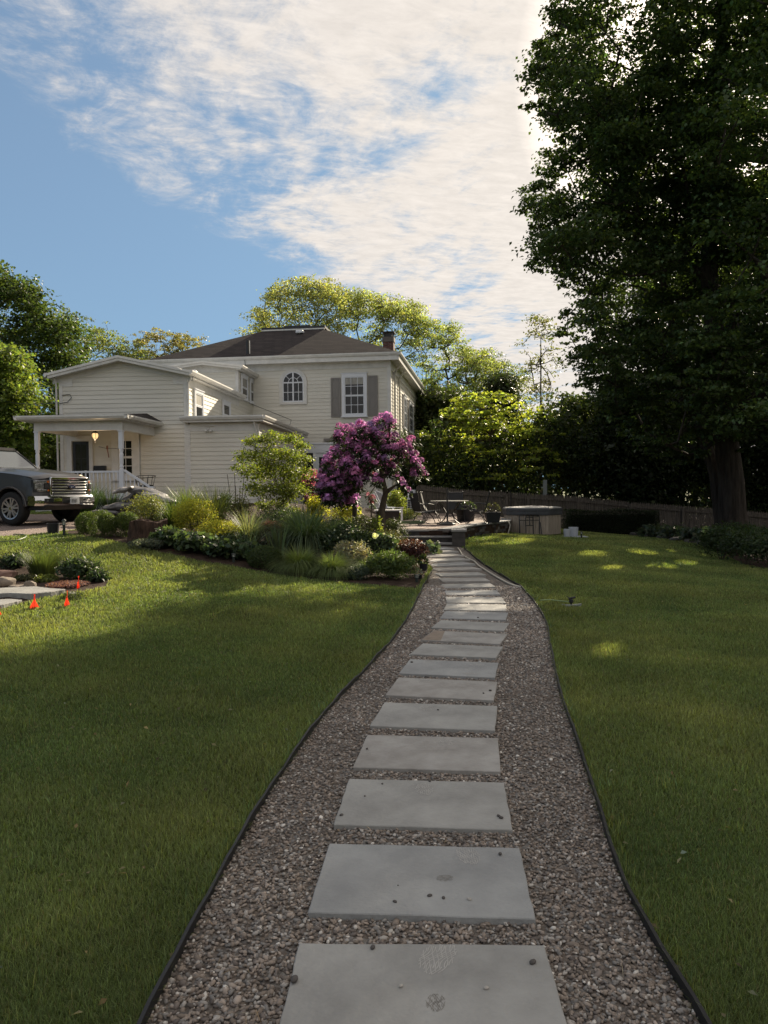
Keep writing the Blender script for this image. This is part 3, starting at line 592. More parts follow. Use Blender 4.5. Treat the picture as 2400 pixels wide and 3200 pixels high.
def print_mark(i, px, py, L_, W_, rot, m, frac=1.0, heel=True):
    """a shoe print: wavy tread lugs lying on a slab"""
    o, W, D, c, an = SLABS[i]; cx, cy = px_on(i, px, py); mb = MB(); L_ *= 1.35; W_ *= 1.3; ca, sa = math.cos(rot), math.sin(rot)
    def quadstrip(pts, w_):
        for a, b in zip(pts[:-1], pts[1:]):
            d = np.array(b)-np.array(a); l = np.hypot(*d)
            if l < 1e-6: continue
            nx, ny = -d[1]/l*w_/2, d[0]/l*w_/2
            q = [(a[0]-nx, a[1]-ny), (b[0]-nx, b[1]-ny), (b[0]+nx, b[1]+ny), (a[0]+nx, a[1]+ny)]
            q = [(cx+x*ca-y*sa, cy+x*sa+y*ca) for x, y in q]
            if any(abs(x) > W/2-.004 or abs(y) > D/2-.004 for x, y in q): continue
            mb.add([(x, y, .0232) for x, y in q], [(0, 1, 2, 3)])
    for k in range(-7, 8):
        for sgn in (1, -1):
            pts = []
            for t in np.linspace(-1, 1, 15):
                x = t*L_*.55; y = k*W_/9+sgn*W_*.16*math.sin(t*3.4+k*.25)
                if (x/(L_*.5))**2+(y/(W_*.5))**2 < 1 and math.sin(t*7+k*1.3+L_*90)+math.sin(k*2.1-t*3) > -1.55+(1-frac)*1.2: pts.append((x, y))
                else:
                    if len(pts) > 1: quadstrip(pts, W_*.022)
                    pts = []
            if len(pts) > 1: quadstrip(pts, W_*.022)
    if mb.v: mb.build('footprint', m, o)
for a in [(0,1368,3015,.17,.10,1.2,DUST,.93),(0,1362,3160,.07,.055,1.5,MUD,.25),(1,1463,2690,.15,.09,1.8,DUST,.9),(1,1390,2765,.06,.05,.2,MUD,.25),(2,1327,2482,.14,.085,1.7,DUST,.9),
  (3,1395,2335,.11,.09,1.6,DUST,.9),(4,1333,2224,.12,.09,1.6,DUST,.85),(5,1326,2138,.14,.09,1.4,DUST,.85),(5,1485,2148,.09,.05,.2,DUST,.6),(5,1432,2180,.09,.05,.2,DUST,.7),(6,1338,2076,.13,.08,1.2,DUST,.7),(6,1490,2086,.12,.05,.1,DUST,.6),(6,1470,2115,.12,.05,.1,DUST,.8),
  (7,1437,2032,.2,.09,.05,DUST,.95),(7,1470,2054,.06,.05,.2,DUST,.8),(8,1460,1997,.22,.1,-.25,DUST,.95),(8,1425,2010,.2,.09,.05,DUST,.9),(8,1416,1992,.08,.04,.1,DUST,.8),(11,1525,1876+20,.12,.05,.1,DUST,.8),(11,1403,1897,.1,.05,.1,DUST,.9),(12,1472,1881,.1,.05,.1,DUST,.8)]: print_mark(*a)
mb = MB(); i = 8; x0, y0 = -SLABS[8][1]/2+.01, -SLABS[8][2]/2+.01
mb.add([(x0, y0, .0226), (x0+.22, y0, .0226), (x0+.14, -y0, .0226), (x0, -y0, .0226)], [(0, 1, 2, 3)])
mb.build('rust_stain', mat('rust_stain', (.24, .19, .145), .8, .2, 12), SLABS[8][0])
# ---- edging strips
EDG = mat('edging', (.012, .012, .013), .55, .3, 20, spec=.4)
def edging(line, name, label, i0, i1):
    q = line[i0:i1]; th = MB(); z = ground(q[:, 0], q[:, 1]); n = len(q); t = np.gradient(q, axis=0); nn = unit(np.c_[-t[:, 1], t[:, 0]]); w_ = .007
    V = []
    for k in range(n):
        wob = .008*math.sin(k*.7)+.005*math.sin(k*1.9)
        for s_, h in ((-1, -.03), (1, -.03), (1, .046+wob), (-1, .046+wob)): V.append((q[k, 0]+nn[k, 0]*w_*s_, q[k, 1]+nn[k, 1]*w_*s_, z[k]+h))
    Fq = [(k*4+j, k*4+(j+1) % 4, (k+1)*4+(j+1) % 4, (k+1)*4+j) for k in range(n-1) for j in range(4)]
    th.add(V, Fq); tag(th.build(name, EDG), label, 'edging', 'black plastic lawn edging')
edging(Lc, 'lawn_edging', 'thin black lawn edging strip along the left side of the path', 0, 128)
edging(Rc, 'lawn_edging', 'thin black lawn edging strip along the right side of the path', 0, 156)
# leaf litter and straw on the gravel
def litter():
    n = 500; Y = rng.uniform(1.9, 9, n); X = rng.uniform(-1.5, 2, n); k = on_gravel(X, Y); X = X[k]; Y = Y[k]; n = len(X)
    a = rng.uniform(0, 6.28, n); ax = np.c_[np.cos(a), np.sin(a), rng.normal(0, .15, n)]; V, Fq = leafgeo(np.c_[X, Y, ground(X, Y)+.022], ax, np.tile([0, 0, 1.], (n, 1)), rng.uniform(.03, .1, n), .0025)
    tag(npmesh('straw', V, Fq, leafmat('straw', .1, .8, .1, (1, 1, 1)), cols=lcols(n, (.28, .22, .14), .3)), 'dry straw stalks scattered over the gravel', 'straw', kind='stuff')
litter()

# ================================================ the house
SIDE = mat('siding', (.70, .675, .60), .55, .05, 1.5, .12, 30, spec=.35, second=(.60, .575, .505), stretch=(.25, .25, 2))
TRIM = mat('white_trim', (.70, .69, .66), .45, .06, 3, spec=.4, second=(.58, .57, .54)); WHITE = mat('window_white', (.70, .72, .76), .4, .03, 3, spec=.4)
SHUT = mat('shutter_paint', (.215, .20, .185), .5, .06, 3); GLASS = mat('dark_glass', (.012, .013, .014), .05, .4, 1.2, spec=.45)
CURT = mat('curtain', (.34, .33, .30), .8, .35, 9, spec=.1, stretch=(3, 3, .3)); BLACK = mat('black_metal', (.012, .012, .013), .42, .2, 9, spec=.5)
SHING = brickmat('roof_shingles', (.030, .023, .022), (.055, .042, .039), (.012, .010, .009), .42, .11, .012, 'wall', .95, .9)
FOUND = mat('foundation', (.25, .235, .21), .9, .15, 4, .4, 30)
house = thing('house', 'cream clapboard house with hipped dark roof, low front wing, porch and lean-to', 'house', (-6.86, 27, 1.2))
WY, MY = R(4.4), R(8)
WF = frame(-6.86, 27, WY); MF = frame(.34, 35.4, MY)
XL_W = -4.61
def siding(name, xf, z0, z1, xl, xr, e, parent=house, d=.021):
    mb = MB(); k = 0; z = z0
    while z < z1-.01:
        zt = min(z+e, z1); a0, a1 = xl(z), xr(z); b0, b1 = xl(zt), xr(zt)
        if a1 > a0: mb.add([(a0, d, z), (a1, d, z), (b1, .002, zt), (b0, .002, zt), (a0, .002, z), (a1, .002, z)], [(0, 1, 2, 3), (0, 4, 5, 1)])
        z += e
    return mb.build(name, SIDE, parent, xf)
def const(v): return lambda z: v
def body(name, fr, x0, x1, y0, y1, z0, z1, m=SIDE):
    return MB().box(x0, x1, y0, y1, z0, z1).build(name, m, house, fr)
# --- wing
WZ0, WZ1, PK = 1.33, 5.72, 6.34
EX = .1545
gable = lambda z: max(0, (z-WZ1)/(PK-WZ1))
siding('wall', face_front(WF), WZ0, PK-.02, lambda z: XL_W+gable(z)*2.3, lambda z: -gable(z)*2.31, EX)
mb = MB(); mb.prism([(XL_W+.02, 1.1), (-.02, 1.1), (-.02, WZ1), (-2.3, PK-.04), (XL_W+.02, WZ1)], .02, 9.6, 'y'); mb.build('wall_core', SIDE, house, WF)
siding('wall', face_side(WF), 4.25, 6.95, const(0), lambda z: 6.8 if z < 5.8 else (6.8 if z < 5.85 else -1), EX)
siding('wall', face_side(WF), 4.25, 7.0, const(6.8), const(9.7), EX)
for q in ((-.11, .03, -.032, .1, 1.15, 5.75), (XL_W-.02, XL_W+.11, -.032, .1, 1.2, 5.72), (.0, .036, 9.55, 9.68, 4.4, 7.0), (-.1, .03, 6.74, 6.86, 5.7, 7.0)): MB().box(*q).build('corner_board', TRIM, house, WF)
# --- wing roof: two slopes with thick fascia, plus return boards on the gable
def slab(fr, pts, th_, name, m, par=house):
    """a roof slope from four points with thickness th_ downward"""
    return MB().add([tuple(p) for p in pts]+[(p[0], p[1], p[2]-th_) for p in pts], [(0, 1, 2, 3), (7, 6, 5, 4), (0, 4, 5, 1), (1, 5, 6, 2), (2, 6, 7, 3), (3, 7, 4, 0)]).build(name, m, par, fr)
ze, zp = 5.93, 6.50
RX = .24; RL = -4.86; CX = -2.3
slab(WF, [(CX, -.4, zp), (RX, -.4, ze), (RX, 6.95, ze), (CX, 6.95, zp)], .05, 'roof', TRIM)
slab(WF, [(RL, -.4, ze), (CX, -.4, zp), (CX, 9.5, zp), (RL, 9.5, ze)], .05, 'roof', TRIM)
mb = MB()
for a, b in (((CX, zp), (RX, ze)), ((RL, ze), (CX, zp))):      # rake boards in two steps
    for y, dz, h in ((-.42, .0, .085), (-.385, .075, .11)):
        mb.add([(a[0], y, a[1]-dz), (b[0], y, b[1]-dz), (b[0], y, b[1]-dz-h), (a[0], y, a[1]-dz-h), (a[0], y+.04, a[1]-dz), (b[0], y+.04, b[1]-dz), (b[0], y+.04, b[1]-dz-h), (a[0], y+.04, a[1]-dz-h)], [(0, 1, 2, 3), (4, 7, 6, 5), (0, 4, 5, 1), (3, 2, 6, 7), (0, 3, 7, 4), (1, 5, 6, 2)])
    mb.add([(a[0], -.39, a[1]-.16), (b[0], -.39, b[1]-.16), (b[0], .0, b[1]-.16), (a[0], .0, a[1]-.16)], [(0, 1, 2, 3)])
    # frieze following the rake
    mb.add([(a[0], -.022, a[1]-.15), (b[0], -.022, b[1]-.15), (b[0], -.022, b[1]-.33), (a[0], -.022, a[1]-.33)], [(0, 1, 2, 3)])
for x0, x1 in ((-.48, .02), (XL_W-.02, XL_W+.48)): mb.box(x0, x1, -.03, .0, 5.5, 5.78)
mb.build('rake_board', TRIM, house, WF)
def gutter(fr, p, axis, l, name='gutter', z=5.93, r=.11):
    """moulded gutter and fascia running back (axis y) or across (axis x) from p"""
    prof = [(0, 0), (r, 0), (r, -.05), (r*.62, -.13), (0, -.16)]
    mb = MB(); x, y = p
    if axis == 'y': mb.prism([(x+a, z+b) for a, b in prof], y, y+l, 'y')
    else: mb.prism([(y-a, z+b) for a, b in prof], x, x+l, 'x')
    return mb.build(name, TRIM, house, fr)
gutter(WF, (RX, -.42), 'y', 7.35, z=ze+.005); gutter(WF, (RL-.11, -.42), 'y', 9.6, z=ze+.005)
mb = MB(); mb.box(.0, RX, -.02, 6.95, ze-.20, ze-.17); mb.box(0, .03, 0, 6.8, 5.45, 5.72); mb.build('soffit', TRIM, house, WF)
# taller rear box of the wing
mb = MB(); mb.prism([(-3.0, 6.1), (-.02, 6.1), (-.02, 6.98), (-1.5, 7.18), (-3.0, 6.98)], 6.82, 9.6, 'y'); mb.build('wall_core', SIDE, house, WF)
MB().prism([(-3.0, 6.95), (-.0, 6.95), (.0, 7.16), (-1.5, 7.37), (-3.0, 7.16)], 6.765, 6.81, 'y').build('frieze_board', TRIM, house, WF)
siding('wall', face_front(WF, 6.8), 5.8, 7.0, const(-3), const(-.1), EX)
z2 = 7.2
slab(WF, [(-1.5, 6.45, z2+.22), (.22, 6.45, z2), (.22, 9.6, z2), (-1.5, 9.6, z2+.22)], .05, 'roof', TRIM)
slab(WF, [(-3.3, 6.45, z2), (-1.5, 6.45, z2+.22), (-1.5, 9.6, z2+.22), (-3.3, 9.6, z2)], .05, 'roof', TRIM)
mb = MB()
for a, b in (((-1.5, z2+.22), (.22, z2)), ((-3.3, z2), (-1.5, z2+.22))):
    for y, dz, h in ((6.42, 0, .08), (6.46, .07, .1)):
        mb.add([(a[0], y, a[1]-dz), (b[0], y, b[1]-dz), (b[0], y, b[1]-dz-h), (a[0], y, a[1]-dz-h)]+[(a[0], y+.04, a[1]-dz), (b[0], y+.04, b[1]-dz), (b[0], y+.04, b[1]-dz-h), (a[0], y+.04, a[1]-dz-h)], [(0, 1, 2, 3), (4, 7, 6, 5), (0, 4, 5, 1), (3, 2, 6, 7)])
mb.build('rake_board', TRIM, house, WF)
gutter(WF, (.22, 6.4), 'y', 3.0, z=z2+.005)
MB().box(0, .22, 6.5, 9.5, z2-.19, z2-.165).build('soffit', TRIM, house, WF)
# --- lean-to in front of the main block
LX = 2.52
siding('wall', face_front(WF), 1.3, 3.93, const(.09), const(LX-.02), EX)
MB().box(.05, LX-.01, .02, 8.9, 1.1, 4.1).build('wall_core', SIDE, house, WF)
siding('wall', face_side(WF, LX), 1.3, 3.95, const(0), const(8.6), EX)
mb = MB(); mb.box(.03, .1, -.03, .02, 1.1, 4.1); mb.box(.1, LX+.0, -.022, .02, 3.86, 4.14); mb.box(LX-.1, LX+.03, -.032, .1, 1.15, 4.1); mb.box(LX, LX+.022, .1, 8.6, 3.86, 4.14)
mb.build('frieze_board', TRIM, house, WF)
gutter(WF, (-.15, -.3), 'x', LX+.4, z=4.36); gutter(WF, (LX+.22, -.32), 'y', 8.6, z=4.36)
mb = MB(); mb.box(-.1, LX+.25, -.3, 8.4, 4.15, 4.2); mb.box(-.1, LX+.22, -.26, 8.3, 4.2, 4.375); mb.build('lean_to_roof', TRIM, house, WF)
# downpipes on the wing
mb = MB(); mb.tube([(.2, -.2, 5.82), (.2, -.14, 5.7), (.07, -.07, 5.55), (.06, -.06, 5.3), (.06, -.06, 4.4)], .038, 8); mb.build('downpipe', TRIM, house, WF, smooth=50)
mb = MB(); mb.tube([(LX-.1, -.26, 4.2), (LX-.1, -.2, 4.1), (LX-.06, -.08, 3.9), (LX-.06, -.07, 1.3)], .038, 8); mb.build('downpipe', TRIM, house, WF, smooth=50)
mb = MB(); mb.tube([(XL_W-.1, -.2, 5.8), (XL_W-.08, -.1, 5.6), (XL_W-.08, -.08, 1.5)], .035, 8); mb.build('downpipe', TRIM, house, WF, smooth=50)
# --- main block
ME = .165; Ze, Zp = 7.96, 10.07
siding('wall', face_front(MF), .9, 7.38, const(-11.2), const(-.1), ME)
siding('wall', face_side(MF), .9, 7.38, const(.1), const(15.6), ME)
MB().box(-11.2, -.02, .02, 15.6, .5, 7.7).build('wall_core', SIDE, house, MF)
mb = MB(); mb.box(-.13, .03, -.032, .12, .7, 7.4); mb.box(-.02, .022, 15.5, 15.62, .6, 7.4); mb.box(-11.2, .02, -.03, .02, 7.36, 7.68); mb.box(0, .03, .0, 15.6, 7.30, 7.68); mb.box(0, .06, .02, 15.6, 7.24, 7.31)
mb.build('frieze_board', TRIM, house, MF)
# eaves: soffit, fascia, gutter
mb = MB(); mb.box(-11.7, .42, -.42, 0, 7.66, 7.69)
yy = 0
while yy < 15.7: mb.box(.02, .42, yy, yy+.42, 7.665, 7.69); yy += .46
mb.build('soffit', TRIM, house, MF)
MB().box(.0, .41, 0, 15.9, 7.70, 7.72).build('soffit_back', mat('soffit_gap', (.2, .19, .17), .8), house, MF)
gutter(MF, (-11.8, -.45), 'x', 12.36, z=Ze+.005, r=.11); gutter(MF, (.45, -.56), 'y', 17.0, z=Ze+.005, r=.11)
MB().box(-11.7, .46, -.46, -.42, 7.62, 7.83).build('fascia', TRIM, house, MF); MB().box(.42, .46, -.42, 16.2, 7.62, 7.83).build('fascia', TRIM, house, MF)
t = 4.47; xl, xr, yf, yb = -11.7, .45, -.45, 16.1
rf = MB(); a = [(xl, yf, Ze), (xr, yf, Ze), (xr, yb, Ze), (xl, yb, Ze)]; b = [(xl+t, yf+t, Zp), (xr-t, yf+t, Zp), (xr-t, yb-t, Zp), (xl+t, yb-t, Zp)]
rf.add(a+b, [(0, 1, 5, 4), (1, 2, 6, 5), (2, 3, 7, 6), (3, 0, 4, 7), (4, 5, 6, 7)]); rf = rf.build('roof', SHING, house, MF)
mb = MB(); mb.box(xl+t-.05, xr-t+.1, yf+t-.08, yf+t+.02, Zp-.02, Zp+.05); mb.build('flashing', TRIM, rf, MF)
mb = MB(); mb.box(xl+t-.05, xr-t+.12, yf+t-.02, yb-t, Zp+.051, Zp+.17); mb.box(xl+t+1.1, xl+t+2.5, yf+t+.3, yf+t+1.2, Zp+.17, Zp+.3); mb.build('flat_deck', BLACK, rf, MF)
# ventilator, pipe, chimney
vx, vz = -5.05, 9.78; vy = yf+t*(vz-Ze)/(Zp-Ze)
MB().box(vx-.19, vx+.19, vy-.28, vy+.15, vz-.05, vz+.10).build('roof_vent', WHITE, rf, MF, bevel=.04, seg=2)
px_, pz_ = -6.77, 8.22; py_ = yf+t*(pz_-Ze)/(Zp-Ze)
mb = MB(); mb.tube([(px_, py_, pz_-.05), (px_, py_, pz_+.62)], .07, 10); mb.build('vent_pipe', BLACK, rf, MF, smooth=50)
mb = MB(); mb.tube([(px_+.1, py_-.03, pz_-.05), (px_+.1, py_-.03, pz_+.6)], .02, 6); mb.build('vent_pipe', TRIM, rf, MF)
BR = brickmat('chimney_brick', (.16, .055, .04), (.10, .04, .032), (.22, .19, .17), .21, .072, .009)
ch = MB().box(-1.2, -.62, 6.2, 6.8, 7.9, 9.72).build('chimney', BR, rf, MF)
MB().box(-1.23, -.59, 6.17, 6.83, 9.72, 9.98).build('chimney_crown', mat('cement', (.16, .14, .12), .9, .2, 6), ch, MF)
mb = MB()
for x in (-1.16, -.7): 
    for y in (6.24, 6.7): mb.box(x, x+.05, y, y+.05, 9.98, 10.22)
mb.box(-1.24, -.58, 6.16, 6.84, 10.22, 10.27); mb.box(-1.08, -.74, 6.3, 6.66, 9.98, 10.16); mb.build('chimney_cap', BLACK, ch, MF)
MB().box(-.9, -.5, 13.0, 13.4, 7.9, 9.3).build('chimney', BR, rf, MF)
# downpipes of the main block, side
for y0 in (1.0, 2.9):
    mb = MB(); mb.tube([(.4, y0-.25, 7.7), (.35, y0-.2, 7.55), (.08, y0, 7.25), (.08, y0, 1.0)], .05, 8); mb.build('downpipe', TRIM, house, MF, smooth=50)
mb = MB(); mb.tube([(.3, 15.75, 7.6), (.1, 15.7, 7.3), (.1, 15.7, 1.2)], .07, 8); mb.build('downpipe', TRIM, house, MF, smooth=50)
# --- windows
def lift(xf, k=.026): return lambda V: xf(np.asarray(V, float).reshape(-1, 3)+[0, k, 0])
def window(xf, u0, u1, z0, z1, cas=.11, nx=3, nz=2, rail=True, sill=True, curtain=None, name='window', casm=None, barw=.022):
    """double hung window: u0..z1 outline of the casing"""
    W = casm or WHITE; mb = MB(); xf = lift(xf)
    for a in ((u0, u0+cas, z0, z1), (u1-cas, u1, z0, z1), (u0+cas, u1-cas, z1-cas*1.15, z1), (u0+cas, u1-cas, z0, z0+cas*.7)): mb.box(a[0], a[1], 0, .055, a[2], a[3])
    mb.box(u0-.03, u1+.03, 0, .08, z1, z1+.035)
    o = mb.build(name, W, house, xf)
    a0, a1, b0, b1 = u0+cas, u1-cas, z0+cas*.7, z1-cas*1.15; mid = (b0+b1)/2; s = .04
    mb = MB()
    spans = [(b0, mid), (mid, b1)] if rail else [(b0, b1)]
    for k, (c0, c1) in enumerate(spans):
        n = .030 if k == 0 else .040
        mb.box(a0, a0+s, .0, n, c0, c1); mb.box(a1-s, a1, .0, n, c0, c1); mb.box(a0+s, a1-s, .0, n, c0, c0+s); mb.box(a0+s, a1-s, .0, n, c1-s, c1)
        for i in range(1, nx): x = a0+(a1-a0)*i/nx; mb.box(x-barw/2, x+barw/2, .0, n-.006, c0+s, c1-s)
        for i in range(1, nz): z = c0+(c1-c0)*i/nz; mb.box(a0+s, a1-s, .0, n-.008, z-barw/2, z+barw/2)
    mb.build('sash', W, o, xf); MB().box(a0, a1, 0, .018, b0, b1).build('pane', GLASS, o, xf)
    if curtain:
        mb = MB(); c0, c1, d0, d1 = curtain; mb.box(a0+(a1-a0)*c0, a0+(a1-a0)*c1, .018, .0205, b0+(b1-b0)*d0, b0+(b1-b0)*d1); mb.build('curtain', CURT, o, xf)
    if sill: MB().box(u0-.04, u1+.04, 0, .1, z0-.05, z0).build('sill', W, o, xf)
    return o
def shutter(xf, u0, u1, z0, z1):
    xf = lift(xf, .0)
    mb = MB(); s = .065; n = .05
    for a in ((u0, u0+s, z0, z1), (u1-s, u1, z0, z1), (u0+s, u1-s, z1-s, z1), (u0+s, u1-s, z0, z0+s), (u0+s, u1-s, (z0+z1)/2-s/2, (z0+z1)/2+s/2)): mb.box(a[0], a[1], 0.0, n, a[2], a[3])
    mb.box(u0+s, u1-s, .0, .032, z0+s, z1-s)
    for c0, c1 in ((z0+s, (z0+z1)/2-s/2), ((z0+z1)/2+s/2, z1-s)): mb.box(u0+s+.04, u1-s-.04, .0, .042, c0+.05, c1-.05)
    mb.build('shutter', SHUT, house, xf)
ff = lift(face_front(MF))
def H(xf, *q): return [hit(xf, *p) for p in q]
(u0, z1), (u1, z0) = H(ff, (1068, 1169), (1148, 1300)); window(ff, u0, u1, z0, z1, .13, 3, 2, curtain=(0.02, .98, .8, .97))
(a0, b1), (a1, b0) = H(ff, (1034, 1181), (1066, 1303)); shutter(ff, a0, a1-.01, b0, b1)
(a0, b1), (a1, b0) = H(ff, (1149, 1175), (1181, 1299)); shutter(ff, a0+.01, a1, b0, b1)
# arched window
(u0, z1), (u1, z0) = H(ff, (873, 1153), (960, 1263)); zs = z0+(z1-z0)*.6; cx = (u0+u1)/2
def arch_ring(mb, cx, cz, ro, ri, n0, n1, a0=0, a1=math.pi, k=18):
    vs = []
    for i in range(k+1):
        a = a0+(a1-a0)*i/k
        for r, n in ((ro, n0), (ro, n1), (ri, n1), (ri, n0)): vs.append((cx+r*math.cos(a), n, cz+r*math.sin(a)))
    mb.add(vs, [(i*4+j, i*4+(j+1) % 4, (i+1)*4+(j+1) % 4, (i+1)*4+j) for i in range(k) for j in range(4)])
ro = (u1-u0)/2; zs = z1-ro; mb = MB(); cw = .15
arch_ring(mb, cx, zs, ro, ro-cw, 0, .05); mb.box(u0, u0+cw, 0, .05, z0, zs); mb.box(u1-cw, u1, 0, .05, z0, zs); mb.box(u0+cw, u1-cw, 0, .05, z0, z0+cw*.8)
aw = mb.build('window', TRIM, house, ff)
mb = MB(); ri = ro-cw; arch_ring(mb, cx, zs, ri, ri-.05, 0, .035); mb.box(cx-ri, cx-ri+.05, 0, .035, z0+.12, zs); mb.box(cx+ri-.05, cx+ri, 0, .035, z0+.12, zs)
mb.box(cx-.035, cx+.035, 0, .04, z0+.12, zs+ri-.02); mb.box(cx-ri, cx+ri, 0, .038, zs-.03, zs+.03)
zb = z0+.12; mb.box(cx-ri, cx+ri, 0, .036, zb, zb+.05); zm = (zb+zs)/2
for x in (cx-ri*.5, cx+ri*.5): mb.box(x-.012, x+.012, 0, .03, zb+.05, zs-.03)
mb.box(cx-ri+.05, cx+ri-.05, 0, .029, zm-.012, zm+.012)
arch_ring(mb, cx, zs, .24, .215, 0, .028)
for a in (R(42), R(138)): mb.bar((cx+.23*math.cos(a), .014, zs+.23*math.sin(a)), (cx+(ri-.03)*math.cos(a), .014, zs+(ri-.03)*math.sin(a)), .024, .024)
mb.build('sash', WHITE, aw, ff)
mb = MB(); mb.prism([(cx+ri*math.cos(math.pi*i/16), zs+ri*math.sin(math.pi*i/16)) for i in range(17)]+[(cx-ri, zb), (cx+ri, zb)], 0.0, .017, 'y'); mb.build('pane', GLASS, aw, ff)
# side windows of the main block with shutters
fs = face_side(MF)
for (pa, pb, ya, yb_) in ((1259, 1268, 1208, 1330), (1276, 1289, 1252, 1345)):
    (s0, z1), (s1, _) = H(fs, (pa, ya), (pb, yb_))
    zt = 6.7; zb_ = 4.95
    window(fs, s0, s1, zb_, zt, .12, 2, 2); shutter(fs, s0-.5, s0-.03, zb_, zt); shutter(fs, s1+.03, s1+.5, zb_, zt)
    window(fs, s0, s1, 1.9, 3.9, .12, 2, 2); shutter(fs, s0-.5, s0-.03, 1.9, 3.9); shutter(fs, s1+.03, s1+.5, 1.9, 3.9)
# garden door of the main block
(u0, z1), (u1, _) = H(ff, (938, 1388), (1060, 1388))
mb = MB(); mb.box(u0, u1, 0, .06, z1-.42, z1-.02); mb.box(u0-.05, u1+.05, 0, .1, z1-.02, z1+.05)
for x in (u0, u0+.62, u0+1.35, u1-.1): mb.box(x, x+.12, 0, .055, 1.2, z1-.42)
d1 = mb.build('door_frame', WHITE, house, ff)
mb = MB(); mb.box(u0+.12, u0+.62, 0, .02, 1.2, z1-.42); mb.box(u0+.9, u0+1.27, 0, .03, 1.5, z1-.62); mb.build('pane', GLASS, d1, ff)
mb = MB(); mb.box(u0+.74, u0+1.35, 0, .026, 1.25, z1-.44); mb.build('door', WHITE, d1, ff)
(q0, qz), (q1, _) = H(ff, (1013, 1372), (1040, 1378)); MB().box(q0, q1+.3, .0, .12, qz-.1, qz+.02).build('wall_lamp', SHUT, house, ff)
# wing side windows
ws = face_side(WF)
def sidewin(pa, pb, ya, yb_, z1=None, z0=None, **k):
    (s0, zz1), (s1, zz0) = H(ws, (pa, ya), (pb, yb_)); return window(ws, s0, s1, z0 or zz0, z1 or zz1, **k)
sidewin(603, 632, 1210, 1300, z1=5.42, z0=4.35, cas=.1, nx=1, nz=1, curtain=(.05, .95, .5, .97))
sidewin(692, 716, 1245, 1300, z1=5.42, z0=4.35, cas=.1, nx=1, nz=1)
sidewin(751, 771, 1175, 1230, z1=6.93, z0=5.85, cas=.09, nx=1, nz=1, curtain=(.1, .9, .5, .97)); sidewin(778, 794, 1190, 1250, z1=6.93, z0=5.85, cas=.09, nx=1, nz=1, curtain=(.1, .9, .5, .97))
(s0, z_), (s1, _) = H(ws, (598, 1240), (603, 1240)); 
# round turbine vent behind the wing ridge
mb = MB(); mb.tube([(-.25, 1.6, 5.9), (-.25, 1.6, 6.12)], .09, 12); mb.sphere((-.25, 1.6, 6.14), .12, 14, 8); mb.build('roof_vent', WHITE, house, WF, smooth=60)
# flood lamp bracket on the lean-to
mb = MB(); mb.tube([(.62, -.06, 4.03), (.95, -.07, 4.03)], .018, 6); mb.tube([(.78, -.05, 4.03), (.78, -.12, 3.9)], .012, 6); mb.sphere((.70, -.1, 3.86), (.055, .07, .05), 10, 6); mb.sphere((.86, -.1, 3.86), (.055, .07, .05), 10, 6); mb.build('flood_lamp', TRIM, house, WF, smooth=60)
# cables down the walls
mb = MB(); p0 = MF([(px_, yf, Ze)])[0]; q = [p0, p0+[.15, -.3, -.9], p0+[.3, -.6, -2.2], WF([(2.5, 6.0, 4.75)])[0], WF([(2.5, 5.5, 4.4)])[0]]; mb.tube(q, .012, 5); mb.build('cable', BLACK, house, lambda V: V)
mb = MB(); mb.tube([(XL_W+.1, -.05, 5.2), (XL_W+.4, -.06, 5.22), (XL_W+.45, -.06, 5.1), (XL_W+.3, -.06, 4.95), (XL_W-.02, -.06, 4.9)], .012, 5); mb.build('cable', BLACK, house, WF)
# --- porch
PD = 2.65      # how far the posts stand in front of the wing
FZ = 1.52
fp = face_front(WF, -PD)
(pl, _), (pr, _) = H(fp, (117, 1400), (379, 1400))
mb = MB(); mb.box(pl-.15, pr+.12, -PD-.1, -.0, FZ-.12, FZ); floor_ = mb.build('porch_floor', mat('porch_boards', (.22, .20, .18), .7, .15, 4), house, WF)
MB().box(pl-.1, pr+.06, -PD-.03, -.03, .9, FZ-.12).build('porch_skirt', TRIM, house, WF)
(_, zt), = H(face_front(WF, -PD-.45), (394, 1294))
mb = MB(); mb.box(pl-.07, pr+.07, -PD-.07, -PD+.07, zt-.46, zt-.16); mb.box(pr-.07, pr+.07, -PD, 0, zt-.46, zt-.16); mb.box(pl-.07, pl+.07, -PD, 0, zt-.46, zt-.16); mb.build('porch_beam', TRIM, house, WF)
x0, x1, y0 = pl-.42, pr+.32, -PD-.38
mb = MB(); mb.box(x0+.03, x1-.03, y0+.03, -.02, zt-.16, zt-.1)
prof = [(0, 0), (.1, 0), (.1, -.05), (.06, -.12), (0, -.14)]
mb.prism([(y0-a, zt+b) for a, b in prof], x0-.1, x1+.1, 'x'); mb.prism([(x1+a, zt+b) for a, b in prof], y0-.1, -.02, 'y'); mb.prism([(x0-a, zt+b) for a, b in prof], y0-.1, -.02, 'y')
mb.build('porch_eave', TRIM, house, WF)
mb = MB(); mb.add([(x0-.08, y0-.08, zt+.01), (x1+.08, y0-.08, zt+.01), (x1-.5, -.02, zt+.33), (x0+.2, -.02, zt+.33), (x0-.08, -.02, zt+.01), (x1+.08, -.02, zt+.01)], [(0, 1, 2, 3), (1, 5, 2), (4, 0, 3)]); mb.build('porch_roof', SHING, house, WF)
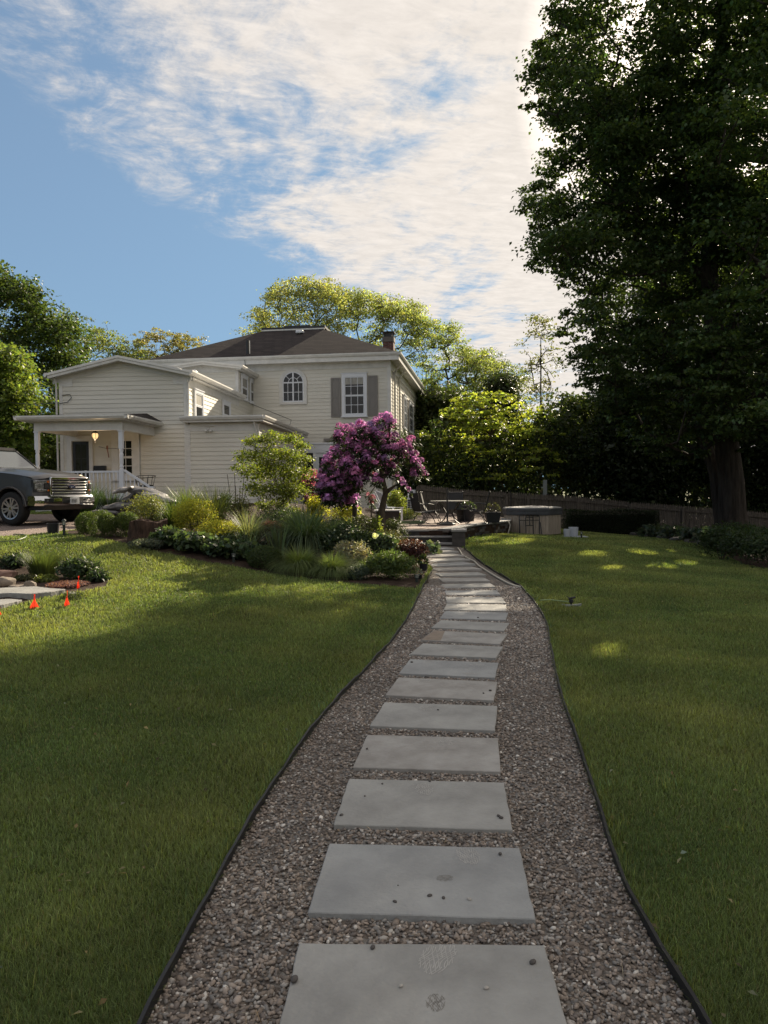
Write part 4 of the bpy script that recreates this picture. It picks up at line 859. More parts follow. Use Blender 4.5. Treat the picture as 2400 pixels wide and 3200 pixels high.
def post(x, y, ztop, nm='porch_post'):
    mb = MB(); mb.box(x-.065, x+.065, y-.065, y+.065, FZ, FZ+.95); mb.box(x-.065, x+.065, y-.065, y+.065, ztop-.55, ztop); mb.box(x-.085, x+.085, y-.085, y+.085, ztop, ztop+.035)
    mb.lathe((x, y, FZ+.95), [(.065, 0), (.068, .02), (.052, .04), (.066, .07), (.066, .11), (.05, .14), (.064, .2), (.066, .5), (.062, ztop-FZ-.95-.55-.16), (.05, ztop-FZ-.95-.67), (.064, ztop-FZ-.95-.62), (.064, ztop-FZ-.95-.58), (.06, ztop-FZ-.95-.55)], 12)
    return mb.build(nm, WHITE, house, WF, smooth=40)
post(pl, -PD, zt-.50); post(pr, -PD, zt-.50)
def balusters(a, b, z0a, z0b, hgt, n):
    mb = MB(); a = np.array(a); b = np.array(b)
    for i in range(n):
        f = (i+.5)/n; p = a+(b-a)*f; z0 = z0a+(z0b-z0a)*f
        mb.box(p[0]-.017, p[0]+.017, p[1]-.017, p[1]+.017, z0, z0+hgt*.22); mb.box(p[0]-.017, p[0]+.017, p[1]-.017, p[1]+.017, z0+hgt*.72, z0+hgt)
        mb.lathe((p[0], p[1], z0+hgt*.22), [(.013, 0), (.02, hgt*.03), (.012, hgt*.06), (.017, hgt*.22), (.011, hgt*.42), (.02, hgt*.46), (.014, hgt*.5)], 6)
    return mb
rz = FZ+.9
mb = balusters((pl+.06, -PD), (pr-.06, -PD), FZ+.1, FZ+.1, .76, 20); mb.box(pl+.06, pr-.06, -PD-.035, -PD+.035, rz-.04, rz+.02); mb.box(pl+.06, pr-.06, -PD-.025, -PD+.025, FZ+.06, FZ+.1); mb.build('railing', WHITE, house, WF, smooth=30)
# stair on the right of the porch going down to the right
sx = pr+.1; mb = MB()
for i in range(3): mb.box(sx+.28*i, sx+.28*(i+1), -PD+.15, -PD+1.5, .8, FZ-.13*(i+1))
mb.build('porch_step', TRIM, house, WF)
e0, e1 = (pr+.06, -PD+.05), (pr+.86, -PD+.05); dz_ = -.52
mb = balusters(e0, e1, FZ+.12, FZ+.12+dz_, .72, 6)
mb.bar((e0[0], e0[1], FZ+.93), (e1[0], e1[1], FZ+.93+dz_), .06, .07); mb.bar((e0[0], e0[1], FZ+.1), (e1[0], e1[1], FZ+.1+dz_), .05, .05); mb.build('stair_railing', WHITE, house, WF, smooth=30)
mb = MB(); nx = pr+.95; mb.box(nx-.06, nx+.06, -PD-.01, -PD+.11, .8, 1.86); mb.box(nx-.09, nx+.09, -PD-.04, -PD+.14, 1.86, 1.9); mb.box(nx-.075, nx+.075, -PD-.025, -PD+.125, 1.9, 1.93); mb.build('newel_post', WHITE, house, WF)
# front door and window under the porch
fw = lift(face_front(WF))
(u0, z1), (u1, _) = H(fw, (210, 1366), (290, 1366)); (d0, dt), (d1_, _) = H(fw, (225, 1379), (279, 1379))
mb = MB(); mb.box(u0, d0, 0, .05, FZ, z1); mb.box(d1_, u1, 0, .05, FZ, z1); mb.box(d0, d1_, 0, .05, dt, z1); mb.box(u0-.02, u1+.02, 0, .07, z1, z1+.04); dr = mb.build('front_door', TRIM, house, fw)
mb = MB(); s = .1
for a in ((d0+.04, d0+.04+s, FZ+.02, dt-.02), (d1_-s, d1_, FZ+.02, dt-.02), (d0+.04+s, d1_-s, dt-.02-s, dt-.02), (d0+.04+s, d1_-s, FZ+.02, FZ+.4)): mb.box(a[0], a[1], 0, .035, a[2], a[3])
dm = (d0+.04+d1_)/2; mb.box(dm-.012, dm+.012, 0, .03, FZ+.4, dt-.1)
for k in (1, 2): zq = FZ+.4+(dt-.1-FZ-.4)*k/3; mb.box(d0+.1, d1_-.1, 0, .028, zq-.012, zq+.012)
mb.build('door', BLACK, dr, fw); MB().box(d0+.1, d1_-.08, 0, .016, FZ+.3, dt-.1).build('pane', mat('door_glass', (.03, .032, .03), .1, .5, 2, spec=.8), dr, fw)
mb = MB(); mb.lathe((0, 0, 0), [(.045, 0), (.045, .003)], 12); MB().box(d1_-.19, d1_-.1, .03, .034, FZ+.5+.42, FZ+.59+.42).build('door_sticker', TRIM, dr, fw)
(u0, z1), (u1, z0) = H(fw, (350, 1351), (439, 1494)); window(fw, u0, u1, 2.2, z1, .24, 2, 2, casm=TRIM)
# hanging lantern
lx, ly = WF([((pl+pr)/2+.55, -PD+.25, 0)])[0][:2]; lan = P(297, 1362, ly); lant = thing('porch_lantern', 'lit black hanging lantern under the porch roof', 'lantern', lan)
mb = MB(); mb.tube([(0, 0, .14), (0, 0, .62)], .008, 6); mb.lathe((0, 0, 0), [(.02, .2), (.03, .17), (.09, .12), (.115, .09), (.1, .08)], 12); mb.lathe((0, 0, 0), [(.085, -.1), (.05, -.13), (.02, -.16), (.012, -.2), (.004, -.22)], 12)
for k in range(6): a = k*math.pi/3; mb.tube([(.1*math.cos(a), .1*math.sin(a), .09), (.112*math.cos(a), .112*math.sin(a), 0), (.085*math.cos(a), .085*math.sin(a), -.1)], .006, 5)
mb.build('lantern_frame', BLACK, lant, smooth=40)
mb = MB(); mb.lathe((0, 0, 0), [(.03, -.1), (.07, -.08), (.095, -.02), (.1, .03), (.085, .08), (.03, .085)], 14); mb.build('lantern_glass', emat('lantern_glow', (1, .66, .30), .5), lant, smooth=60)
pl_ = bpy.data.lights.new('lantern_bulb', 'POINT'); pl_.energy = 8; pl_.color = (1, .7, .4); pl_.shadow_soft_size = .1; plo = bpy.data.objects.new('lantern_bulb', pl_); col.objects.link(plo); plo.parent = lant; plo.location = (0, -.02, -.3)
# bird ornament on a rod, wall box
op = WF([(0, -1.2, 0)])[0]; oc = P(335, 1402, 25.8); orn = thing('bird_ornament', 'rusty long-tailed bird ornament perched on a thin bent rod on the porch', 'ornament', oc)
mb = MB(); mb.sphere((0, 0, .02), (.035, .035, .05), 8, 6); mb.sphere((0, 0, .08), (.03, .03, .03), 8, 6); mb.bar((0, 0, 0), (.05, 0, -.3), .035, .02); mb.build('bird', mat('rust', (.12, .045, .025), .8, .3, 9), orn, smooth=50)
mb = MB(); mb.tube([(-.28, 0, .07), (0, 0, 0), (.32, 0, .0)], .008, 6); mb.tube([(.32, 0, 0), (.32, .0, .0), (.45, 1.2, 0)], .006, 5); mb.build('rod', BLACK, orn)
bx = hit(fw, 317, 1462); MB().box(bx[0]-.22, bx[0]+.2, .02, .16, bx[1]-.09, bx[1]+.07).build('mailbox', BLACK, house, fw, bevel=.01)
tag(thing('porch_chair', 'round wire chair on the porch behind the stair railing', 'chair', WF([(pr+.15, -1.1, FZ)])[0]), None)
pc = bpy.data.objects['porch_chair']
def wire_chair(pc):
    mb = MB()
    for h, r in ((.42, .26), (.75, .34)):
        mb.tube([(r*math.cos(a), r*math.sin(a), h+.05*math.sin(a)) for a in np.linspace(0, 2*math.pi, 17)], .013, 6)
    for a in np.linspace(0, 2*math.pi, 13)[:-1]: mb.tube([(.26*math.cos(a), .26*math.sin(a), .42+.05*math.sin(a)), (.34*math.cos(a), .34*math.sin(a), .75+.05*math.sin(a))], .008, 5)
    mb.build('seat_frame', BLACK, pc); mb = MB()
    for a in (.8, 2.3, 3.9, 5.5): 
        m2 = MB(); m2.tube([(.22*math.cos(a), .22*math.sin(a), .42), (.27*math.cos(a), .27*math.sin(a), 0)], .012, 6); m2.build('leg', BLACK, pc)
    MB().lathe((0, 0, .40), [(.25, 0), (.25, .05), (.02, .06)], 14).build('seat', BLACK, pc)
wire_chair(pc)
# heat pump beside the house
hp = P(1284, 1584, 34.0); ac = thing('heat_pump', 'tall white outdoor heat pump unit with grid grille by the house corner', 'air conditioner', (hp[0], hp[1], gz(hp[0], hp[1])), -R(6)); hh = 1.12; wd_ = .34
MB().box(-wd_/2, wd_/2, 0, .8, .1, hh).build('casing', WHITE, ac, bevel=.01)
mb = MB(); mb.box(-wd_/2+.02, wd_/2-.02, -.004, .0, .14, .70); mb.box(-.08, .08, -.004, 0, .76, .90); mb.box(-.08, .1, -.004, 0, .95, 1.06); mb.build('grille_back', BLACK, ac)
mb = MB()
for i in range(8): z = .14+i*.08; mb.box(-wd_/2+.02, wd_/2-.02, -.015, -.005, z-.007, z+.007)
for x in (-.15, 0, .15): mb.box(x-.007, x+.007, -.019, -.006, .14, .70)
mb.build('grille', WHITE, ac)
for x in (-.15, .15): MB().box(x-.03, x+.03, 0, .8, -.02, .1).build('foot', TRIM, ac)

# ================================================ patio, wall, steps
STONEC = leafmat('wall_stone', 0, .9, .2, (1, 1, 1), .3, 5)
CAP = mat('cap_stone', (.20, .20, .195), .8, .15, 3, .3, 40)
PZ = .66
PAV = brickmat('patio_paving', (.20, .145, .12), (.26, .20, .165), (.10, .085, .07), .42, .30, .012, 'floor', .85, .3)
pv = np.array([[p[0], p[1]] for p in PATIO])
mb = MB(); mb.prism([tuple(p) for p in pv[::-1]], -.1, PZ-.05); o = mb.build('patio_base', SOIL); tag(o, kind='structure'); 
mb = MB(); c_ = pv.mean(0); inn = c_+(pv-c_)*.975; mb.prism([tuple(p) for p in inn[::-1]], PZ-.06, PZ-.004); tag(mb.build('patio', PAV), kind='structure')
wall = thing('retaining_wall', 'low dark dry-stone retaining wall with flat caps curving around the raised patio', 'wall', (2.4, 22.9, .1))
def along(line, step=.02):
    q = smooth_line(line, 200); return q
wq = along(WALL[1:], 200); dd = np.r_[0, np.cumsum(np.linalg.norm(np.diff(wq, axis=0), axis=1))]
def wpt(s_): 
    x = np.interp(s_, dd, wq[:, 0]); y = np.interp(s_, dd, wq[:, 1]); e = .05; x2 = np.interp(s_+e, dd, wq[:, 0]); y2 = np.interp(s_+e, dd, wq[:, 1]); x1 = np.interp(s_-e, dd, wq[:, 0]); y1 = np.interp(s_-e, dd, wq[:, 1])
    t = np.array([x2-x1, y2-y1]); t /= np.linalg.norm(t)+1e-9; return np.array([x, y]), t, np.array([t[1], -t[0]])
mb = MB(); z = -.08
while z < PZ-.09:
    h = random.uniform(.05, .10); s_ = random.uniform(-.1, 0)
    while s_ < dd[-1]:
        l = random.uniform(.16, .45); p, t, n = wpt(max(0, min(dd[-1], s_+l/2))); pr_ = random.uniform(-.02, .03); k = random.uniform(.6, 1.5); g = random.choice([(.075, .07, .066), (.09, .08, .068), (.06, .06, .062), (.10, .09, .08)])
        mb.cur = tuple(c*k for c in g); a = p-t*(l/2-.006); b = p+t*(l/2-.006)
        mb.add([(*(a+n*pr_), z+.005), (*(b+n*(pr_+random.uniform(-.01, .01))), z+.005), (*(b-n*.15), z+.005), (*(a-n*.15), z+.005), (*(a+n*pr_), z+h), (*(b+n*pr_), z+h), (*(b-n*.15), z+h), (*(a-n*.15), z+h)], [(0, 1, 5, 4), (4, 5, 6, 7), (0, 4, 7, 3), (1, 2, 6, 5), (0, 3, 2, 1)]); s_ += l
    z += h
mb.cur = (.03, .028, .025)
for s_ in np.arange(0, dd[-1]-.1, .2):
    p, t, n = wpt(s_); p2, t2, n2 = wpt(s_+.22); mb.add([(*(p-n*.04), -.1), (*(p2-n2*.04), -.1), (*(p2-n2*.04), PZ-.06), (*(p-n*.04), PZ-.06)], [(0, 1, 2, 3)])
mb.build('stones', STONEC, wall, lambda V: V)
mb = MB(); s_ = 0
while s_ < dd[-1]:
    l = random.uniform(.55, .8); e = min(dd[-1], s_+l); m_ = []
    for q in np.linspace(s_+.004, e-.004, 4): p, t, n = wpt(q); m_.append((p+n*.06, p-n*.3))
    poly = [tuple(a) for a, _ in m_]+[tuple(b) for _, b in m_[::-1]]; mb.prism(poly, PZ-.05, PZ+.0+random.uniform(-.003, .004)); s_ = e
mb.build('cap_stones', CAP, wall, lambda V: V, bevel=.006)
steps = thing('stone_steps', 'three dark stone steps with grey slab treads rising to the patio', 'steps', (1.0, 21.0, .2))
sf = frame(.2, 20.75, R(6)); mbr = MB()
mb = MB()
for k in range(3):
    y = .0+k*.36; z0 = .15+k*.16
    mbr.cur = (.06, .057, .055); mbr.box(0, 1.62, y+.03, y+.4+(.3 if k == 2 else 0), z0-.15, z0+.115)
    mb.box(-.02, 1.63, y, y+.42, z0+.116, z0+.16)
mbr.build('riser', STONEC, steps, sf); mb.build('tread', CAP, steps, sf, bevel=.005)
mb = MB(); mb.cur = (.075, .07, .066)
for k in range(4): mb.box(1.63, 1.98, .0+random.uniform(0, .01), 1.1, .02+k*.15, .165+k*.15)
mb.build('cheek_wall', STONEC, steps, sf)
MB().box(1.6, 2.02, -.03, 1.1, PZ-.048, PZ+.003).build('cheek_cap', CAP, steps, sf, bevel=.005)
# ================================================ fence and gate
FW = mat('fence_wood', (.14, .12, .10), .9, .35, 3, .4, 30, stretch=(6, 6, .5), spec=.1, second=(.06, .05, .042))
TOP = [(1305,1512),(1440,1527),(1583,1535),(1650,1540),(1805,1549),(1970,1566),(2134,1579),(2300,1592),(2480,1606),(2700,1625),(2950,1645)]
fy_ = 36.0
fpts = [P(px, py, fy_+(.0 if px < 1600 else (px-1600)*-.0012)) for px, py in TOP]
fence = thing('picket_fence', 'weathered grey-brown stockade fence with pointed pickets running down behind the garden', 'fence', (fpts[2][0], fpts[2][1], gz(fpts[2][0], fpts[2][1])))
def ftop(x): return np.interp(x, [p[0] for p in fpts], [p[2] for p in fpts]), np.interp(x, [p[0] for p in fpts], [p[1] for p in fpts])
gx0, gx1 = P(1590, 1535, fy_)[0], P(1646, 1540, fy_)[0]
PXP = [1305,1440,1583,1650,1805,1970,2134,2300,2480,2700,2950]; px_w = [p[0] for p in fpts]
def panel(x0, x1, par, nm='picket_panel', zoff=0):
    mb = MB(); x = x0+.02
    while x < x1-.05:
        t, y = ftop(x+.04); w_ = .089; h = t+zoff+random.uniform(-.012, .012); b = t-1.95+random.uniform(-.02, .02); dy = random.uniform(-.006, .006)
        mb.add([(x, y+dy, b), (x+w_, y+dy, b), (x+w_, y+dy, h-.09), (x+w_*.5, y+dy, h), (x, y+dy, h-.09), (x, y+dy+.02, b), (x+w_, y+dy+.02, b), (x+w_, y+dy+.02, h-.09), (x+w_*.5, y+dy+.02, h), (x, y+dy+.02, h-.09)],
               [(0, 1, 2, 3, 4), (9, 8, 7, 6, 5), (0, 5, 6, 1), (1, 6, 7, 2), (2, 7, 8, 3), (3, 8, 9, 4), (4, 9, 5, 0)])
        x += .094+random.uniform(0, .006)
    return mb.build(nm, FW, par, lambda V: V)
def rail(x0, x1, dz, par, nm='rail'):
    (ta, ya), (tb, yb) = ftop(x0), ftop(x1); MB().bar((x0, ya-.035, ta-dz), (x1, yb-.035, tb-dz), .05, .085).build(nm, FW, par, lambda V: V)
for i in range(len(px_w)-1):
    if i == 2: continue
    panel(px_w[i], px_w[i+1], fence); rail(px_w[i], px_w[i+1], .24, fence); rail(px_w[i], px_w[i+1], 1.25, fence)
for i, x in enumerate(px_w):
    t, y = ftop(x); MB().box(x-.06, x+.06, y-.09, y-.01, t-2.2, t-.12).build('post', FW, fence, lambda V: V)
gate = thing('fence_gate', 'wooden picket gate with a V brace set into the stockade fence', 'gate', ((gx0+gx1)/2, fy_, gz((gx0+gx1)/2, fy_)))
panel(px_w[2]+.05, px_w[3]-.05, gate); rail(px_w[2]+.08, px_w[3]-.08, .26, gate); rail(px_w[2]+.08, px_w[3]-.08, 1.2, gate)
xm = (px_w[2]+px_w[3])/2; t, y = ftop(xm)
mb = MB(); mb.bar((px_w[2]+.1, y-.05, t-.3), (xm, y-.05, t-1.1), .03, .07); mb.bar((px_w[3]-.1, y-.05, t-.3), (xm, y-.05, t-1.1), .03, .07); mb.build('brace', FW, gate, lambda V: V)
mb = MB(); mb.box(xm-.33, xm-.29, y-.08, y-.05, t-.9, t+.05); mb.build('latch_bar', BLACK, gate, lambda V: V)
pp = P(1703, 1518, 36.6); mb = MB(); mb.box(-.09, .09, -.05, .05, 0, 2.2); tag(mb.build('grey_post', mat('galv_post', (.24, .26, .25), .6), loc=(pp[0], pp[1], gz(pp[0], pp[1]))), 'pale grey square post standing behind the stockade fence', 'post')
# ================================================ hot tub
tx0, tx1 = P(1581, 1640, 27.0)[0], P(1767, 1640, 27.0)[0]; tcx = (tx0+tx1)/2+.06; tr = (tx1-tx0)/2*.93; tz = gz(tcx, 27.0)-.02
tub = thing('hot_tub', 'eight-sided hot tub with weathered wood staves and a dark folded cover', 'hot tub', (tcx, 27.0+tr, tz)); ttop = rowz(1670, 1607, 26.9)-tz; ctop = rowz(1670, 1586, 26.9)-tz
TUBW = mat('tub_wood', (.33, .285, .23), .75, .3, 5, .2, 20, stretch=(5, 5, .5), second=(.21, .175, .14)); COVER = mat('tub_cover', (.055, .06, .065), .6, .2, 4, spec=.3); CTOP = mat('tub_cover_top', (.32, .31, .29), .6, .15, 3)
mb = MB(); n8 = 8
for k in range(n8):
    a0, a1 = (k+.5)*2*math.pi/n8, (k+1.5)*2*math.pi/n8; r_ = tr/math.cos(math.pi/8)*.985; p0 = np.array([r_*math.cos(a0), r_*math.sin(a0)]); p1 = np.array([r_*math.cos(a1), r_*math.sin(a1)])
    nb = 7; d = (p1-p0)/nb; nn = np.array([d[1], -d[0]])/np.linalg.norm(d)
    for j in range(nb):
        a = p0+d*(j+.04); b = p0+d*(j+.96); e = random.uniform(0, .006); a = a+nn*e; b = b+nn*e
        mb.add([(*a, 0), (*b, 0), (*b, ttop), (*a, ttop), (*(a-nn*.05), 0), (*(b-nn*.05), 0), (*(b-nn*.05), ttop), (*(a-nn*.05), ttop)], [(0, 1, 2, 3), (0, 3, 7, 4), (1, 5, 6, 2), (4, 7, 6, 5)])
mb.build('stave_cladding', TUBW, tub)
mb = MB(); mb.lathe((0, 0, 0), [(tr*1.03, 0), (tr*1.03, ttop-.02)], 8, ph=math.pi/8); mb.build('tub_shell', BLACK, tub)
R8 = tr/math.cos(math.pi/8)
cv = MB().lathe((0, 0, ttop), [(R8*1.03, -.04), (R8*1.035, .0), (R8*1.03, .10), (R8*1.04, .105), (R8*1.045, ctop-ttop-.06), (R8*1.0, ctop-ttop-.02), (.3, ctop-ttop+.015)], 8, ph=math.pi/8).build('cover', COVER, tub, bevel=.012, seg=2)
MB().lathe((0, 0, ttop), [(R8*1.015, ctop-ttop-.03), (R8*.99, ctop-ttop-.005), (.3, ctop-ttop+.03), (.01, ctop-ttop+.03)], 8, ph=math.pi/8).build('cover_top', CTOP, cv)
MB().box(-.03, .03, -tr*1.04-.02, -tr*1.0, ttop-.08, ttop+.12).build('strap', COVER, cv)
# folded metal cover lifter frame leaning on the tub front
fx = P(1655, 1640, 26.8)[0]; fr_ = thing('metal_frame', 'black tubular metal frame leaning against the front of the hot tub', 'frame', (fx, 26.75, gz(fx, 26.75)))
sx_ = .0112; h_ = rowz(1655, 1609, 26.8)-gz(fx, 26.75); mb = MB()
mb.tube([(-.35, 0, 0), (-.35, .12, h_-.06), (-.31, .12, h_), (.31, .12, h_), (.35, .12, h_-.06), (.35, 0, 0)], .02, 6)
for x, z0, z1 in ((-.13, 0, h_), (.13, 0, h_), (0, .3, h_)): mb.tube([(x, .02, z0), (x, .1, z1)], .016, 6)
for z, a, b in ((h_*.72, -.35, .35), (h_*.45, -.13, .13), (h_*.88, -.13, .13)): mb.tube([(a, .08, z), (b, .08, z)], .014, 6)
mb.tube([(-.38, -.05, 0), (-.35, .02, .42)], .016, 6); mb.tube([(.4, -.05, 0), (.37, .02, .42)], .016, 6); mb.build('frame_tubes', BLACK, fr_); 
CONC = mat('pale_ceramic', (.36, .385, .42), .7, .08, 6, .1, 40)
for px, Y, wpx, top, lab in ((1772, 25.6, 22, 1656, 'shorter pale grey tub planter beside the hot tub, the left one of two'), (1792, 26.0, 30, 1650, 'taller pale grey tub planter beside the hot tub, the right one of two')):
    b = place(px, Y); r_ = wpx/F*Y/2; h = rowz(px, top, Y)-b[2]; mb = MB(); mb.lathe((0, 0, 0), [(r_*.86, 0), (r_*.95, h*.4), (r_, h*.96), (r_*.98, h), (r_*.88, h), (r_*.85, h*.8)], 20); tag(mb.build('planter_tub', CONC, smooth=40, loc=b+[0, 0, .03]), lab, 'planter', 'pale tub planters')
b = place(1786, 25.9); MB().box(-.45, .5, -.3, .35, -.05, .035).build('slab', CONC, loc=b); tag(bpy.data.objects['slab'], 'thin pale slab under the two grey tub planters', 'slab')
# ================================================ patio furniture
SLING = mat('sling_fabric', (.02, .02, .021), .7, .2, 40); TTOP = mat('table_glass', (.34, .33, .30), .25, .1, 3, spec=.6)
def sling_chair(loc, rz, lab):
    th = thing('patio_chair', lab, 'chair', loc, rz, 'black sling chairs around the patio table')
    mb = MB(); w_ = .24   # faces +y
    for s_ in (-1, 1):
        m2 = MB(); x = s_*w_
        m2.tube([(x, .26, .40), (x, -.2, .38), (x, -.27, .5), (x, -.38, .98)], .014, 6)
        m2.tube([(x*1.15, .24, .40), (x*1.2, .2, .62), (x*1.2, 0, .65), (x*1.15, -.28, .62)], .012, 6); m2.sphere((x, -.385, 1.0), .025, 8, 6); m2.build('side_frame', BLACK, th)
        for e in (-1, 1):
            m3 = MB(); m3.tube([(x, e*.02, .38), (x*1.1, e*.16, .24), (x*1.2, e*.24, .05), (x*1.2, e*.33, .0), (x*1.2, e*.37, .03)], .013, 6); m3.build('leg', BLACK, th)
    mb.tube([(-w_, -.385, .98), (w_, -.385, .98)], .014, 6); mb.tube([(-w_, .1, .2), (w_, .1, .2)], .01, 5); mb.build('top_rail', BLACK, th)
    MB().add([(-w_, .26, .405), (w_, .26, .405), (w_, .05, .385), (-w_, .05, .385), (w_, -.2, .385), (-w_, -.2, .385), (-w_, .26, .395), (w_, .26, .395), (w_, .05, .375), (-w_, .05, .375), (w_, -.2, .375), (-w_, -.2, .375)], [(0, 1, 2, 3), (3, 2, 4, 5), (9, 8, 7, 6), (11, 10, 8, 9), (0, 6, 7, 1)]).build('seat', SLING if 'left' not in lab else SLING, th)
    MB().add([(-w_, -.2, .40), (w_, -.2, .40), (w_, -.28, .56), (-w_, -.28, .56), (w_, -.38, .965), (-w_, -.38, .965)], [(0, 1, 2, 3), (3, 2, 4, 5)]).build('backrest', SLING, th)
    return th
tp = P(1403, 1640, 24.6); tb = thing('patio_table', 'round pale-topped patio table with black scroll legs', 'table', (tp[0]+.02, tp[1], PZ))
MB().lathe((0, 0, .7), [(.60, 0), (.62, .01), (.62, .025), (.6, .03)], 28).build('tabletop', TTOP, tb)
for a in (.6, 2.2, 3.8, 5.3): mb = MB(); c, s_ = math.cos(a), math.sin(a); mb.tube([(.5*c, .5*s_, .7), (.3*c, .3*s_, .5), (.12*c, .12*s_, .3), (.25*c, .25*s_, .12), (.5*c, .5*s_, .0)], .016, 6); mb.build('leg', BLACK, tb)
MB().tube([(.14*math.cos(a), .14*math.sin(a), .32) for a in np.linspace(0, 6.28, 13)], .012, 5).build('leg_ring', BLACK, tb)
def pz(px, Y): q = P(px, 1640, Y); return (q[0], q[1], PZ)
sling_chair(pz(1325, 24.0), R(-62), 'nearest left black sling chair turned toward the patio table')
sling_chair(pz(1352, 25.3), R(-100), 'black sling chair half hidden behind the nearest left chair')
sling_chair(pz(1425, 25.9), R(176), 'black sling chair on the far side of the patio table')
sling_chair(pz(1492, 24.4), R(80), 'black sling chair right of the patio table, seen side on')
ub = thing('parasol_stand', 'round dark parasol stand with a short pole by the patio table', 'parasol stand', pz(1398, 23.7)); MB().lathe((0, 0, 0), [(.26, 0), (.26, .03), (.12, .07), (.04, .1)], 18).build('base', mat('base_iron', (.05, .05, .048), .5), ub, smooth=40); MB().tube([(0, 0, .08), (0, 0, 1.15)], .025, 10).build('pole', BLACK, ub)
POTB = mat('black_pot', (.012, .013, .018), .5, .2, 6)
def pot(px, Y, wpx, top, lab, z=None, nm='pot', m=POTB, square=False, rim=True):
    b = place(px, Y) if z is None else np.array([gx(px, Y), Y, z]); r_ = wpx/F*Y/2; h = rowz(px, top, Y)-b[2]; th = thing(nm, lab, 'plant pot', b)
    mb = MB(); n = 4 if square else 18; k = 1.38 if square else 1; ph = math.pi/4 if square else 0
    mb.lathe((0, 0, 0), [(r_*.84*k, 0), (r_*k, h*.9), (r_*1.05*k, h*.9), (r_*1.05*k, h), (r_*.94*k, h), (r_*.92*k, h*.86)], n, ph=ph); mb.build('pot_body', m, th, smooth=40 if not square else None); MB().lathe((0, 0, 0), [(r_*.9*k, h*.8), (r_*.9*k, h*.86)], n, ph=ph).build('potting_soil', SOIL, th); return th, r_, h
def potplant(th, r_, h, hp, leaf, colr, n=150):
    d = rdir(n); d[:, 2] = np.abs(d[:, 2]); C = np.array([0, 0, h])+d*np.array([r_*1.1, r_*1.1, hp]); V, Fq = leafgeo(C, d+rdir(n)*.5, rdir(n), leaf, leaf*.5); npmesh('foliage', V, Fq, LEAF, th, cols=lcols(n, colr))
th, r_, h = pot(1539, 25.0, 46, 1600, 'square black planter with thin greenery at the patio corner', PZ, square=True); potplant(th, r_, h, .32, .06, (.07, .07, .04), 120)
th, r_, h = pot(1455, 26.2, 62, 1590, 'large round black planter behind the patio table', PZ); potplant(th, r_, h, .28, .07, (.05, .075, .03))
pot(1448, 27.4, 40, 1579, 'black barbecue-sized pot standing by the fence behind the patio table', PZ)
# white adirondack chair and dark trough behind the rhododendron
ax_ = P(1218, 1600, 25.5); ad = thing('garden_chair', 'white slatted garden chair behind the rhododendron trunk', 'chair', (ax_[0], ax_[1], gz(ax_[0], ax_[1])+.15), R(-65))
for k in range(5): x = -.26+k*.13; MB().bar((x, -.12, .3), (x*1.15, -.48, 1.08-abs(k-2)*.03), .115, .02).build('back_slat', WHITE, ad)
MB().add([(-.28, .35, .38), (.28, .35, .38), (.28, -.2, .26), (-.28, -.2, .26), (-.28, .35, .36), (.28, .35, .36), (.28, -.2, .24), (-.28, -.2, .24)], [(0, 1, 2, 3), (7, 6, 5, 4), (0, 4, 5, 1)]).build('seat', WHITE, ad)
for s_ in (-1, 1): mb = MB(); mb.box(s_*.34-.035, s_*.34+.035, -.35, .35, .5, .52); mb.build('armrest', WHITE, ad); mb = MB(); mb.box(s_*.33-.015, s_*.33+.015, .25, .31, 0, .5); mb.box(s_*.33-.015, s_*.33+.015, -.35, -.29, 0, .5); mb.build('leg', WHITE, ad)
tq = P(1212, 1640, 21.6); tr_ = thing('planter_box', 'dark planter box with a pale rim behind the rhododendron trunk', 'planter', (tq[0], tq[1], gz(tq[0], tq[1]))); zt_ = rowz(1212, 1593, 21.6)-gz(tq[0], tq[1])
MB().prism([(-.28, 0), (.28, 0), (.33, zt_-.03), (-.33, zt_-.03)], -.2, .2, 'y').build('box', mat('brown_pot', (.045, .032, .026), .6, .3, 6), tr_); MB().box(-.38, .38, -.24, .24, zt_-.03, zt_).build('rim', TRIM, tr_)
# ================================================ path lights, stakes, hoses, sprinkler, flags
LG = emat('lamp_glass', (.75, .78, .72), .0); LGm = mat('frosted_lamp', (.55, .57, .5), .3)
DGM = mat('dark_green_metal', (.025, .032, .028), .5)
def path_light(px, Y, top, lab, r_=.045):
    b = place(px, Y); h = rowz(px, top, Y)-b[2]; th = thing('path_light', lab, 'path light', b, 0, 'small bollard path lights')
    MB().lathe((0, 0, 0), [(r_*.62, -.02), (r_*.62, h*.62), (r_*.9, h*.64), (r_*.9, h*.67)], 12).build('light_post', DGM, th, smooth=40)
    MB().lathe((0, 0, 0), [(r_*.7, h*.67), (r_*.7, h*.89)], 10).build('lamp_glass', LGm, th, smooth=40)
    mb = MB(); mb.lathe((0, 0, 0), [(r_*1.1, h*.89), (r_*1.05, h*.92), (r_*.3, h)], 12)
    for k in range(6): a = k*math.pi/3; mb.box(r_*.78*math.cos(a)-.004, r_*.78*math.cos(a)+.004, r_*.78*math.sin(a)-.004, r_*.78*math.sin(a)+.004, h*.67, h*.9)
    mb.lathe((0, 0, 0), [(r_*.8, h*.77), (r_*.8, h*.79)], 10); mb.build('lamp_cage', DGM, th)
path_light(199, 16.6, 1622, 'slim dark path light at the edge of the driveway'); path_light(728, 14.75, 1729, 'small lantern-topped path light among the dark leaves left of the clipped ball')
path_light(1301, 13.75, 1795, 'lantern-topped path light where the flower bed meets the gravel'); path_light(1817, 25.4, 1660, 'short path light on the lawn beside the pale planters')
